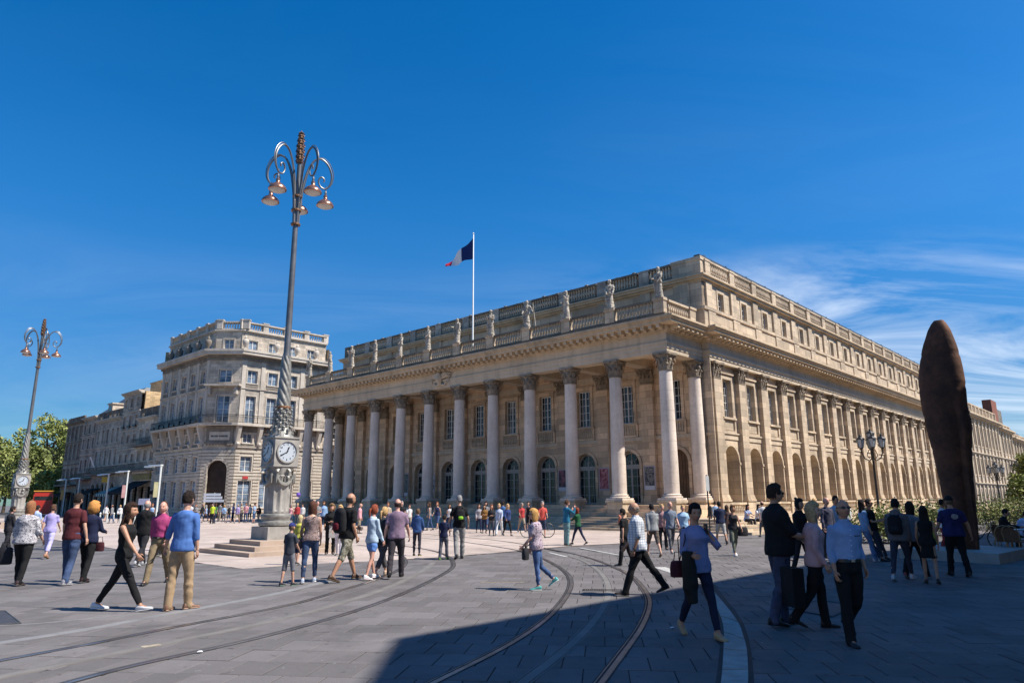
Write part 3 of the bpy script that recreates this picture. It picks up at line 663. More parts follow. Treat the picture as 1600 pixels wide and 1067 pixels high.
# side entablature
x1 = XS; b = B()
for e_, za, zb_ in [(.0, 10.621, 10.88), (.05, 10.881, 11.16), (.12, 11.161, 11.32)]: b.box(-.3, x1+e_, 4.12-e_, YE+e_, za, zb_)
obj('architrave', b.mesh('architrave'), M['trim'], T); obj('frieze', B().box(-.3, x1, 4.12, YE, 11.321, 11.86).mesh('frieze'), M['trim'], T)
b = B()
for e_, za, zb_ in [(.10, 11.861, 11.96), (.20, 11.961, 12.03), (.26, 12.031, 12.30), (.95, 12.301, 12.50), (1.05, 12.501, 12.60), (1.14, 12.601, 12.72)]:
    b.box(-.3, x1+e_, 4.12-e_ if e_ < .5 else 4.12-e_+.012, YE+e_, za+.0015, zb_+.0015)
obj('cornice', b.mesh('cornice'), M['cornice'], T)
n = 112
for i in range(n): obj('modillion', modm, M['cornice'], T, (x1+.262, 4.0+(YE-3.9)*(i+.5)/n, 12.04), RS)
for x in (.0, .62): obj('modillion', modm, M['cornice'], T, (x+.6, 4.12-.262, 12.04))
# attic: plinth course, wall with windows and strips, cornice, balustrade
XA = .72
b = B().box(-.2, XA+.2, 4.0, YE, 12.722, 14.2).box(-.2, XA+.30, 3.9, YE, 14.201, 14.42)
obj('attic_plinth', b.mesh('plinth'), M['stone'], T)
apl = B().box(-.52, .52, -.07, -.001, 12.74, 14.2).box(-.56, .56, -.10, -.001, 14.201, 14.43).mesh('attic_plinth_block')
wall = B()
for j in range(NB):
    c = Y0S+SS*(j+.5); face_open(wall, c-SS/2, c+SS/2, 14.42, 16.32, c, .43, 14.60, 15.88, False, 0, .3)
wall.q((4.2, 0, 14.42), (Y0S, 0, 14.42), (Y0S, 0, 16.32), (4.2, 0, 16.32)); wall.q((Y0S+NB*SS, 0, 14.42), (YE-.2, 0, 14.42), (YE-.2, 0, 16.32), (Y0S+NB*SS, 0, 16.32))
obj('attic_wall', wall.mesh('attic_wall'), M['stone'], T, (XA, 0, 0), RS)
ast = B().box(-.42, .42, -.15, -.001, 14.42, 16.32).mesh('attic_strip'); awf = B().box(-.60, -.43, -.05, -.001, 14.55, 15.88).box(.43, .60, -.05, -.001, 14.55, 15.88).box(-.60, .60, -.05, -.001, 15.881, 16.05).mesh('attic_window_surround')
aped = B().box(-.36, .36, -.15, .2, 16.86, 17.86).box(-.40, .40, -.19, .24, 17.861, 18.0).mesh('attic_pedestal'); apan = B().box(-1.5, 1.5, -.02, .16, 16.86, 17.12).box(-1.52, 1.52, -.12, .16, 17.88, 18.02).box(-1.5, 1.5, .1, .2, 17.121, 17.86).mesh('attic_parapet')
aprow = bal_row(2.6, 10, 17.12, .76, .10, 6).mesh('balusters')
for j in range(NB+1):
    y = Y0S+SS*j
    obj('attic_plinth_block', apl, M['stone'], T, (XA+.2, y, 0), RS); obj('attic_strip', ast, M['stone'], T, (XA, y, 0), RS); obj('attic_pedestal', aped, M['stone'], T, (XA, y, 0), RS)
    if j < NB:
        y += SS/2; obj('attic_window_surround', awf, M['trim'], T, (XA, y, 0), RS); window(T, XA-.2, y, 14.61, .84, 1.25, RS, 2, 3)
        o = obj('attic_parapet', apan, M['stone'], T, (XA, y, 0), RS); obj('balusters', aprow, M['stone'], o, (0, .0, 0), stuff=True)
# attic front
b = B(); b.box(XW+.5, -1.55, 4.35, 4.6, 12.9, 16.32); b.box(-1.5, XA, 4.2, 4.6, 12.9, 16.32); b.box(-1.2, -.2, 4.12, 4.199, 14.42, 16.32); b.box(XW-.6, XW+.5, 4.2, 4.6, 12.9, 16.32)
obj('attic_front_wall', b.mesh('attic_front'), M['stone'], T)
for k in range(1, 11): obj('attic_strip', ast, M['stone'], T, (-STEP*k, 4.35, 0))
b = B()
for e_, za, zb_ in [(.08, 16.321, 16.45), (.30, 16.451, 16.62), (.42, 16.621, 16.74)]:
    b.box(XW-.6-e_, XA+e_, 4.2-e_, 4.9, za, zb_); b.box(XA-.5, XA+e_, 4.901, YE-.2+e_, za, zb_)
obj('attic_cornice', b.mesh('attic_cornice'), M['cornice'], T)
obj('attic_corner_block', B().box(-1.5, XA+.02, 4.18, 4.9, 16.86, 17.86).box(-1.56, XA+.08, 4.12, 4.96, 17.861, 18.1).mesh('block'), M['stone'], T)
obj('attic_course', B().box(XW-.6, XA, 4.1, 4.6, 16.741, 16.86).box(.2, XA+.1, 4.601, YE-.2, 16.741, 16.86).mesh('course'), M['sooty'], T)
frail = B().box(-1.52, 1.52, -.16, .16, 17.86, 18.02).box(-1.5, 1.5, -.12, .12, 16.861, 17.04).mesh('rail'); frow = bal_row(2.75, 11, 17.04, .82, .10, 6).mesh('balusters'); fped = B().box(-.42, .42, -.18, .2, 16.861, 18.03).mesh('attic_pedestal')
for k in range(11):
    if k: obj('attic_pedestal', fped, M['grey_stone'], T, (-STEP*k-.0, 4.32, 0))
    o = obj('attic_rail', frail, M['sooty'], T, (-STEP*(k+.5)-.1, 4.32, 0)); obj('balusters', frow, M['trim'], o, stuff=True)
obj('attic_pedestal', fped, M['sooty'], T, (XW+.1, 4.32, 0))
# low roof just behind the parapets, with its ridge flashing
b = B(); b.q((XW-.2, 4.7, 17.4), (XA-.4, 4.7, 17.4), (XA-6, 12, 18.75), (XW+6, 12, 18.75)); b.q((XA-.4, 4.7, 17.4), (XA-.4, YE-.6, 17.4), (XA-6, YE-6, 18.75), (XA-6, 12, 18.75))
b.q((XA-6, 12, 18.75), (XA-6, YE-6, 18.75), (XW+6, YE-6, 18.75), (XW+6, 12, 18.75)); obj('roof', b.mesh('roof'), M['slate'], T)
b = B().q((XW-.4, 4.4, -1), (XW-.4, YE, -1), (XW-.4, YE, 16.8), (XW-.4, 4.4, 16.8)); obj('left_wall', b.mesh('left_wall'), M['stone'], T)
b = B().box(XW+.3, XA-.4, 4.66, 4.9, 16.87, 17.95).box(XW+.2, XA-.3, 4.60, 4.95, 17.951, 18.12)
for i in range(28): b.box(XW+1.2+i*1.5, XW+1.45+i*1.5, 4.62, 4.9, 18.121, 18.22+.06*(i % 3 == 0))
obj('roof_upstand', b.mesh('roof_upstand'), M['grey_stone'], T)
b = B()
for i in range(60):
    y = 5+i*1.15; b.box(XA-.45, XA-.1, y, y+.12+.2*(i % 4 == 0), 18.281, 18.32+.07*(i % 3 == 0))
b.box(XA-.5, XA-.05, 4.3, YE-.4, 18.021, 18.28); obj('roof_edge', b.mesh('roof_rail'), M['slate'], T)
obj('notice_board', B().box(-1.0, 1.0, 0, .06, 1.3, 2.2).mesh('board'), simple('yellow_board', (.55, .36, .08), .6, var=.1), T, (g0-.9, Y0S+SS*.5, .25), RS)
# ================================================================== OTHER BUILDINGS
def facade(root, x, y, rz, L, rows, zbase, ztop, bays, first, pitch, wall_m, trim_m, depth=.28, frames=None, gm=None, cols=2, surround=True, shopm=None):
    """rows: (z0, z1, zb, zt, hw, arch, kind) over the whole height; u runs 0..L"""
    b = B(); tr = B()
    def seg(u0, u1, z0, z1):
        if u1-u0 > .01: b.q((u0, 0, z0), (u1, 0, z0), (u1, 0, z1), (u0, 0, z1))
    for (z0, z1, zb, zt, hw, ar, kind) in rows:
        ed = [first+pitch*(i+.5) for i in range(-1, bays)]; ed[0] = max(ed[0], 0); ed[-1] = min(ed[-1], L)
        seg(0, ed[0], z0, z1); seg(ed[-1], L, z0, z1)
        for i in range(bays):
            c = first+pitch*i
            face_open(b, ed[i], ed[i+1], z0, z1, c, hw, zb, zt, ar, 0, depth, 8)
            if surround and kind != 'shop':
                t = .14
                tr.box(c-hw-t, c-hw, -.05, -.001, zb, zt); tr.box(c+hw, c+hw+t, -.05, -.001, zb, zt)
                if ar: arch_band(tr, c, zt, hw, hw+t, -.05, -.001, None, 8)
                else: tr.box(c-hw-t, c+hw+t, -.06, -.001, zt, zt+t)
                tr.box(c-hw-t-.06, c+hw+t+.06, -.12, -.001, zb-.12, zb-.001)
    o = obj('facade_wall', b.mesh('facade_wall'), wall_m, root, (x, y, 0), rz)
    if tr.v: obj('window_trim', tr.mesh('trim'), trim_m, o, stuff=True)
    ca_, sa_ = cos(rz), sin(rz)
    for (z0, z1, zb, zt, hw, ar, kind) in rows:
        for i in range(bays):
            c = first+pitch*i; d = depth-.07; px, py = x+c*ca_-d*sa_, y+c*sa_+d*ca_
            nr = 2 if zt-zb < 1.7 else (3 if zt-zb < 2.5 else 4)
            if kind == 'shop': obj('shop_opening', B().q((-hw, .2, zb), (hw, .2, zb), (hw, .2, zt+(hw if ar else 0)), (-hw, .2, zt+(hw if ar else 0))).mesh('shop'), shopm or M['glass'], root, (px, py, 0), rz)
            else: window(root, px, py, zb+.005, 2*hw-.01, (zt-zb)+(hw*.98 if ar else 0)-.01, rz, cols, nr, frames, gm)
    return o
def cornice(root, x, y, rz, L, z, m, steps=((.15, .2), (.35, .2), (.5, .18)), ends=0.0, name='cornice'):
    b = B(); zz = z
    for e_, h in steps: b.box(-e_*ends, L+e_*ends, -e_, .3, zz+.001, zz+h); zz += h
    return obj(name, b.mesh(name), m, root, (x, y, 0), rz)
def railing(root, x, y, rz, L, z, h=1.0, out=.8, slab=True, gap=.16, m=None, name='iron_balcony', sm=None):
    b = B()
    for i in range(int(L/gap)+1): b.box(i*gap-.012, i*gap+.012, -out-.012, -out+.012, z, z+h)
    b.box(0, L, -out-.03, -out+.03, z+h-.05, z+h); b.box(0, L, -out-.02, -out+.02, z+.08, z+.11); b.box(0, L, -out-.02, -out+.02, z+h*.72, z+h*.75)
    for u in (0, L): b.box(u-.02, u+.02, -out, 0, z+h-.05, z+h)
    o = obj(name, b.mesh(name), m or M['iron'], root, (x, y, 0), rz)
    if slab: obj('balcony_slab', B().box(-.1, L+.1, -out-.12, -.001, z-.22, z-.001).mesh('slab'), sm or M['grey_trim'], o)
    return o
# ---------------------------------------------------------------- corner building
CBZ = -.75
cb = empty('corner_building', (-36, 86, 0), TH)
tag(cb, 'grey stone corner building with chamfered arched entrance, long balcony and rooftop balustrade', 'building')
gx, gy = 1.46, 1.36
RR = [(CBZ, 4.45, .6, 3.9, .85, False, 'w'), (4.45, 7.6, 4.97, 6.82, .75, False, 'w'), (7.6, 10.5, 8.45, 9.63, .62, False, 'w'), (10.5, 15.2, 10.91, 14.3, .66, False, 'w'), (15.2, 19.3, 15.95, 17.58, .66, False, 'w')]
facade(cb, gx, gy, pi/2, 12.4, RR, CBZ, 19.3, 4, 1.5, 2.8, M['grey_stone'], M['grey_trim'], .3, None, M['glass_blue'])
facade(cb, -gx-15, -gy, 0, 15, RR, CBZ, 19.3, 5, 1.5, 2.93, M['grey_stone'], M['grey_trim'], .3, None, M['glass_blue'])
RC = [(CBZ, 8.5, CBZ, 5.1, 1.22, True, 'shop'), (8.5, 10.5, 8.9, 8.91, .1, False, 'shop'), (10.5, 15.2, 10.91, 14.3, .8, False, 'w'), (15.2, 19.3, 15.95, 17.58, .8, False, 'w')]
rch = R(43)
facade(cb, -gx, -gy, rch, 4.0, RC, CBZ, 19.3, 1, 2.0, 4.0, M['grey_stone'], M['grey_trim'], .3, None, M['glass_blue'], shopm=simple('dark_entrance_interior', (.03, .017, .011), .6, .3, var=.4, sc=1.5))  # near-black brown arch panel: the unlit interior is put into its colour
# rustication bands, real grooves
def rustic(root, x, y, rz, L, z0, z1, opens, m, h=.40, arc_=None):
    b = B(); n = int((z1-z0)/h)
    for i in range(n):
        a = z0+i*h; c = a+h-.11; u = 0.0; zz = (a+c)/2; cuts = sorted((p-w, p+w) for p, w, zb, zt in opens if zb-.05 < zz < zt+.05)
        if arc_ and zz > arc_[1] and zz < arc_[1]+arc_[2]:
            w = sqrt(arc_[2]**2-(zz-arc_[1])**2); cuts = [(arc_[0]-w, arc_[0]+w)]
        for s_, e_ in cuts+[(L, L)]:
            if s_-u > .05: b.box(u, s_, -.12, -.001, a, c)
            u = max(u, e_)
    obj('rusticated_courses', b.mesh('courses'), m, root, (x, y, 0), rz, stuff=True)
def opl(n, f, p, rows): return [(f+p*i, hw+.16, zb-.12, zt+.14) for i in range(n) for (z0, z1, zb, zt, hw, ar, k) in rows[:2]]
rustic(cb, gx, gy, pi/2, 12.4, CBZ, 8.0, opl(4, 1.5, 2.8, RR), M['rustic']); rustic(cb, -gx-15, -gy, 0, 15, CBZ, 8.0, opl(5, 1.5, 2.93, RR), M['rustic'])
rustic(cb, -gx, -gy, rch, 4.0, CBZ, 8.0, [(2, 1.24, CBZ, 5.1)], M['rustic'], arc_=(2, 5.1, 1.26))
b = B(); arch_band(b, 2.0, 5.1, 1.22, 1.5, -.12, -.075, CBZ); obj('arch_surround', b.mesh('arch_surround'), M['grey_trim'], cb, (-gx, -gy, 0), rch)
# plaque above the entrance with its short dark inscription (illegible in the photo) and swags
b = B().box(.35, 3.65, -.16, -.001, 8.5, 10.15).box(.2, 3.8, -.26, -.001, 10.151, 10.4).box(.2, 3.8, -.24, -.001, 8.3, 8.499)
for i in range(9): b.tube([(.45+i*.38, -.2, 8.28), (.55+i*.38, -.26, 8.1), (.70+i*.38, -.2, 8.28)], .06, 5)
pq = obj('plaque', b.mesh('plaque'), M['grey_dark'], cb, (-gx, -gy, 0), rch)
obj('plaque_panel', B().box(.75, 3.25, -.19, -.161, 8.75, 9.75).mesh('panel'), M['grey_trim'], pq)
b = B(); u = .95
for w in (.16, .2, .1, .18, .16, .12, 0, .2, .14, .16, .2, .12, .16, .1):
    if w: b.box(u, u+w*.7, -.20, -.191, 9.12, 9.34)
    u += max(w, .12)*.98
obj('plaque_lettering', b.mesh('lettering'), M['iron'], pq, stuff=True)
# brackets, balcony, cornices
for (x, y, rz, L, n, f, p) in ((gx, gy, pi/2, 12.4, 4, 1.5, 2.8), (-gx-15, -gy, 0, 15, 5, 1.5, 2.93)):
    b = B()
    for i in range(n+1):
        u = f+p*(i-.5); b.mould([(0, 7.9), (-.25, 8.1), (-.3, 8.6), (-.75, 10.1), (-.8, 10.5), (0, 10.5)], u-.22, u+.22); b.tube([(u, -.35, 7.95), (u, -.42, 8.25), (u, -.3, 8.5)], [.08, .2, .12], 6)
    bb = B().box(.05, L-.05, -.04, -.001, 9.80, 10.49).box(.05, L-.05, -.04, -.001, 8.0, 8.30); obj('sooty_band', bb.mesh('sooty_band'), M['grey_dark'], cb, (x, y, 0), rz)
    obj('balcony_brackets', b.mesh('brackets', fixn=True), M['grey_trim'], cb, (x, y, 0), rz, stuff=True)
    cornice(cb, x, y, rz, L, 7.75, M['grey_trim'], ((.12, .12), (.2, .1)), name='string_course')
    cornice(cb, x, y, rz, L, 15.05, M['grey_trim'], ((.1, .12), (.18, .1)), name='string_course')
    b = B()
    for i in range(n+1):
        u = f+p*(i-.5); u = min(max(u, .35), L-.35); b.box(u-.28, u+.28, -.10, -.001, 10.9, 18.6); b.box(u-.34, u+.34, -.14, -.001, 18.601, 18.9)
    obj('wall_strips', b.mesh('strips'), M['grey_trim'], cb, (x, y, 0), rz, stuff=True)
    b = B()
    for i in range(n): b.box(f+p*i-.8, f+p*i+.8, -.05, -.001, 15.35, 15.75)
    obj('relief_panels', b.mesh('panels'), M['grey_dark'], cb, (x, y, 0), rz, stuff=True)
def ring(e_, z0, z1, m, name, y1=12.4, x1=-15):
    """band wrapped round all three faces at projection e_"""
    k = e_*.41; P = [(x1-gx-e_*.0, -gy-e_), (-gx+k, -gy-e_), (gx+e_, gy-k), (gx+e_, gy+y1), (gx-1.2, gy+y1), (gx-1.2, gy+1), (-gx-.6, -gy+1.2), (x1-gx, -gy+1.2)]
    return B().prism(P, z0, z1).mesh(name)
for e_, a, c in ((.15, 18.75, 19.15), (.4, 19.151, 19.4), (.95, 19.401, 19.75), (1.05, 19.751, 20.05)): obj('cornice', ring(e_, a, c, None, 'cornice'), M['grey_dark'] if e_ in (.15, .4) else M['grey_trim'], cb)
obj('balcony_slab', ring(1.0, 10.5, 10.80, None, 'slab'), M['grey_trim'], cb)
railing(cb, gx, gy-.35, pi/2, 12.7, 10.8, 1.0, .93, False); railing(cb, -gx-15, -gy, 0, 15.3, 10.8, 1.0, .93, False); railing(cb, -gx+.3, -gy-.9, rch, 4.75, 10.8, 1.0, .3, False)
b = B()
for i in range(9): b.box(.3+i*1.65, 1.5+i*1.65, -1.12, -.88, 10.85, 11.15+.25*(i % 2))
obj('planters', b.mesh('planters'), M['iron'], cb, (-gx-15, -gy, 0), 0)
# canopy over the middle french window
obj('stone_canopy', B().box(-.2, 4.2, -.9, -.001, 15.4, 15.62).box(.2, .5, -.6, -.001, 14.4, 15.399).box(3.5, 3.8, -.6, -.001, 14.4, 15.399).mesh('canopy'), M['grey_trim'], cb, (-gx, -gy, 0), rch)
# attic storey set back, urns, roof balustrade
RA = [(20.05, 22.5, 20.3, 21.55, .62, False, 'w')]; s_ = .5
facade(cb, gx-s_, gy, pi/2, 12.2, RA, 20, 22.5, 4, 1.5, 2.8, M['grey_stone'], M['grey_trim'], .2, None, M['glass_blue']); facade(cb, -gx-14.8, -gy+s_, 0, 14.8, RA, 20, 22.5, 5, 1.5, 2.93, M['grey_stone'], M['grey_trim'], .2, None, M['glass_blue'])
facade(cb, -gx-.05, -gy+s_, rch, 3.35, RA, 20, 22.5, 1, 1.67, 3.4, M['grey_stone'], M['grey_trim'], .2, None, M['glass_blue'])
for e_, a, c in ((-.42, 22.5, 22.62), (-.2, 22.621, 22.8), (-.4, 22.801, 22.95), (-.35, 23.75, 23.9)): obj('attic_cornice', ring(e_, a, c, None, 'attic_cornice', 12.2, -14.8), M['grey_trim'], cb)
for (x, y, rz, L, n) in ((gx-.75, gy+.1, pi/2, 12, 4), (-gx-14.6, -gy+.75, 0, 14.3, 5), (-gx+.1, -gy+.85, rch, 3.4, 1)):
    for i in range(n+1): obj('roof_pedestal', B().box(-.35, .35, -.3, .2, 22.9, 24.0).box(-.42, .42, -.37, .27, 24.001, 24.12).mesh('roof_pedestal'), M['grey_trim'], cb, (x+cos(rz)*L*i/n, y+sin(rz)*L*i/n, 0), rz)
    obj('balusters', bal_row(L, int(L/.33), 22.95, .8, .10, 6).mesh('balusters'), M['grey_trim'], cb, (x+cos(rz)*L/2, y+sin(rz)*L/2, 0), rz, stuff=True)
obj('roof', ring(-.9, 22.3, 22.4, None, 'roof', 12, -14.5), M['zinc'], cb)
b = B().q((-gx-15, -gy+.9, 22.4), (gx-1.2, gy+1, 22.4), (gx-1.2, gy+12.4, 22.4), (-gx-15, gy+12.4, 22.4)); obj('roof_deck', b.mesh('deck'), M['zinc'], cb)
b = B().q((gx, gy+12.4, CBZ), (-gx-15, gy+12.4, CBZ), (-gx-15, gy+12.4, 22), (gx, gy+12.4, 22)).q((-gx-15, gy+12.4, CBZ), (-gx-15, -gy, CBZ), (-gx-15, -gy, 22), (-gx-15, gy+12.4, 22)); obj('back_walls', b.mesh('walls'), M['party'], cb)
obj('interior', B().prism([(-gx-14.5, -gy+.6), (-gx-.2, -gy+.6), (gx-.6, gy+.2), (gx-.6, gy+12), (-gx-14.5, gy+12)], CBZ, 19).mesh('interior'), M['dark'], cb)
urnm = B().lathe([(.22, 0), (.24, .1), (.1, .2), (.12, .28), (.38, .75), (.42, 1.05), (.36, 1.25), (.16, 1.4), (.22, 1.5), (.1, 1.65), (.02, 1.85)], 12).mesh('urn', smooth=True)
for i in range(4):
    tag(obj('stone_urn', urnm, M['grey_trim'], None, tuple(Vector((-36, 86, 20.06))+Matrix.Rotation(TH, 3, 'Z') @ Vector((gx+.35, gy+.1+i*2.9+1.4*(i > 0)-.0, 0)))), ['stone urn on the cornice, nearest the chamfered corner of the grey building', 'stone urn on the cornice right of the clock lamp pole', 'stone urn on the cornice, second from the right end', 'stone urn at the right end of the grey building cornice'][i], 'urn', 'urns on the corner building cornice')
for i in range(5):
    tag(obj('stone_urn', urnm, M['grey_dark'], None, tuple(Vector((-36, 86, 20.06))+Matrix.Rotation(TH, 3, 'Z') @ Vector((-gx-.3-i*2.93, -gy-.35, 0)))), 'shaded stone urn, number %s from the corner on the left cornice' % ['one', 'two', 'three', 'four', 'five'][i], 'urn', 'urns on the corner building cornice')  # darker stone than the sunlit urns: shade put into the colour
b = B().box(0, .9, -.3, 0, 4.0, 4.5); obj('red_sign', B().box(-.35, .35, -.18, -.13, 4.08, 4.42).mesh('sign'), simple('red_sign', (.35, .03, .03), .6), cb, (gx, gy+1.5, 0), pi/2)
# ---------------------------------------------------------------- the row of houses receding on the left
def row_house(t0, t1, rows, ztop, blk, bays, wm, tm, name, label, bal=(), shop=True):
    x, y = -38-.731*t0, 86+.682*t0; W = t1-t0; rt = empty(name, (x, y, 0), TH); tag(rt, label, 'building', 'houses in the shaded row on the left')
    base = -1.3; rws = []; zs_ = sorted(rows); edges = [base]+[(zs_[i][1]+zs_[i+1][0])/2 if i+1 < len(zs_) else ztop for i in range(-1, len(zs_))][0:1]
    lo = zs_[0][0]-1.0; rws.append((base, lo, -.8, min(3.4, lo-1.2), W/bays*.34, shop == 'arch', 'shop'))
    z = lo
    for i, (a, c) in enumerate(zs_):
        z1 = ztop if i == len(zs_)-1 else c+.45*(zs_[i+1][0]-c); rws.append((z, z1, a, c, W/bays*.24, False, 'w')); z = z1
    facade(rt, -W, 0, 0, W, rws, base, ztop, bays, W/bays/2, W/bays, wm, tm, .3)
    for r_ in rws[1:]: cornice(rt, -W, 0, 0, W, r_[0]-.1, tm, ((.10, .12), (.16, .08)), name='string_course')
    cornice(rt, -W, 0, 0, W, ztop-.2, tm, ((.15, .15), (.4, .15), (.55, .15)))
    if blk: 
        b = B().box(-W+.1, -.1, .0, .25, ztop+.25, ztop+.45).box(-W+.1, -.1, -.03, .28, ztop+blk-.15, ztop+blk)
        n = max(2, bays)
        for i in range(n+1): u = -W+.3+(W-.6)*i/n; b.box(u-.25, u+.25, -.02, .27, ztop+.2, ztop+blk-.15)
        for i in range(int(W/.45)): b.box(-W+.3+i*.45, -W+.5+i*.45, .05, .2, ztop+.45, ztop+blk-.15)
        obj('roof_balustrade', b.mesh('roof_balustrade'), M['grey_dark'], rt)
    for zb_, h in bal: railing(rt, -W+.1, 0, 0, W-.2, zb_, h, .9, True, .2, None, 'iron_balcony', M['grey_dark'])
    obj('house_body', B().box(-W+.02, -.02, .5, 12, base, ztop+.1).mesh('body'), M['party'], rt); obj('interior', B().box(-W+.05, -.05, .32, .49, base, ztop-.3).mesh('interior'), M['dark'], rt)
    return rt, W
hE, W = row_house(15.05, 22.3, [(9.9, 11.5), (6.95, 8.5)], 12.9, 1.6, 3, M['row3'], M['grey_trim'], 'town_house', 'low three bay house with dark balconies beside the corner building', ((9.2, .9), (5.7, 1.0)))
hD, W = row_house(22.3, 29.6, [(15.1, 16.5), (12.4, 13.9), (9.8, 11.1), (6.95, 8.2)], 17.2, 0, 3, M['row2'], M['grey_trim'], 'town_house', 'tallest narrow house of the row with a sunlit ochre side wall', ((5.7, .9),))
obj('chimney', B().box(-7.1, -2.5, 3.5, 4.6, 17, 19.4).box(-7.2, -2.4, 3.4, 4.7, 19.401, 19.6).mesh('chimney'), M['party'], hD); obj('chimney', B().box(-.4, .6, 5.5, 10, 17, 21).mesh('chimney'), M['party'], hD)
for i in range(3): obj('window_sill_box', B().box(-.5, .5, -.3, -.05, 0, .3).mesh('box'), M['iron'], hD, (-6.1+2.43*i, 0, 12.1))
hC, W = row_house(29.6, 40.7, [(10.3, 12.5), (6.9, 9.2)], 13.9, 1.5, 5, M['row2'], M['grey_trim'], 'town_house', 'five bay house with roof balustrade and arched ground floor in the row', ((5.6, 1.0),), 'arch')
hB, W = row_house(40.7, 48, [(12.4, 14.0), (9.9, 11.6), (6.2, 8.2)], 14.9, 0, 3, M['row1'], M['grey_trim'], 'town_house', 'three bay brownish house under the slate roof in the row', ((5.0, .9),))
hA, W = row_house(48, 57, [(11.8, 14.0), (8.5, 11.0), (5.0, 6.9)], 14.7, 1.1, 4, M['row1'], M['grey_dark'], 'town_house', 'end house of the row next to the trees', ((4.2, .8),))
b = B(); z0, z1 = 14.6, 19.6
z1 = 20.6; b.q((-10, .8, z0), (1.5, .8, z0), (-.5, 7, z1), (-4, 7, z1)); b.q((1.5, .8, z0), (1.5, 14, z0), (-.5, 9, z1), (-.5, 7, z1)); b.q((-10, 14, z0), (-10, .8, z0), (-4, 7, z1), (-4, 9, z1)); b.q((-4, 7, z1), (-.5, 7, z1), (-.5, 9, z1), (-4, 9, z1)); b.q((1.5, 14, z0), (-10, 14, z0), (-4, 9, z1), (-.5, 9, z1))
rf = obj('mansard_roof', b.mesh('mansard'), M['slate'], hB)
obj('dormer', B().box(3.2, 5.2, .3, 3, 14.9, 16.6).box(3.0, 5.4, .15, 3, 16.601, 16.8).mesh('dormer'), M['row3'], rf); obj('dormer_window', B().q((3.8, .28, 15.1), (4.6, .28, 15.1), (4.6, .28, 16.3), (3.8, .28, 16.3)).mesh('dw'), M['glass'], rf)
# awnings and shop signs
M['awn'] = simple('black_awning', (.012, .012, .014), .8, .2)
def stripes(name, c1_, c2_, w):
    t = NT(name, .8, .2); d = t.n('ShaderNodeVectorMath', operation='DOT_PRODUCT'); t.l(t.pos.outputs['Position'], d.inputs[0]); d.inputs[1].default_value = (*AX, 0)
    f = t.math('GREATER_THAN', t.math('SINE', t.math('MULTIPLY', d.outputs['Value'], 2*pi/w)), 0); t.col(t.mix(f, c1_, c2_)); return t.m
M['awn2'] = stripes('green_white_awning', (.05, .10, .07), (.45, .48, .45), .9)
def awning(root, u0, u1, z, out, drop, m, lab=None):
    b = B().q((u0, -.02, z), (u0, -out, z-drop), (u1, -out, z-drop), (u1, -.02, z)).q((u0, -out, z-drop), (u0, -out, z-drop-.35), (u1, -out, z-drop-.35), (u1, -out, z-drop)).q((u0, -.02, z), (u0, -.02, z-.05), (u0, -out, z-drop-.1), (u0, -out, z-drop)).q((u1, -.02, z), (u1, -out, z-drop), (u1, -out, z-drop-.1), (u1, -.02, z-.05))
    for u in (u0, u1): b.tube([(u, -.05, z-1.2), (u, -out, z-drop)], .03, 4)
    obj('awning', b.mesh('awning'), m, root)
awning(hE, -7.0, -.3, 4.2, 3.2, 1.5, M['awn']); awning(hD, -7.0, -2.2, 3.6, 2.6, 1.1, M['awn2']); awning(hC, -10.5, -6, 3.4, 1.6, .6, M['awn']); awning(hA, -8, -2, 3.0, 1.4, .5, M['awn']); awning(cb, -16.3, -14.2, 3.6, 1.8, .9, M['awn'])
M['ochre'] = simple('ochre_shop_fascia', (.22, .17, .05), .6, .3, var=.35, sc=3)
obj('shop_fascia', B().box(-6.8, -.4, -.25, -.05, 4.4, 5.1).mesh('fascia'), M['ochre'], hE)
obj('bow_front', B().box(-6.4, -.8, -.5, -.06, 5.2, 5.6).mesh('bow'), M['grey_trim'], hE)
obj('hanging_sign', B().box(-.45, .45, -.06, .06, 0, .8).mesh('sign'), simple('orange_sign', (.75, .38, .03), .5, var=.05), hC, (-1.0, -1.0, 4.2), pi/3)
obj('banner', B().q((-.35, 0, 0), (.35, 0, 0), (.45, -.9, 1.9), (-.25, -.9, 1.9)).mesh('banner'), M['white'], hC, (-9.2, -.2, 6.4))
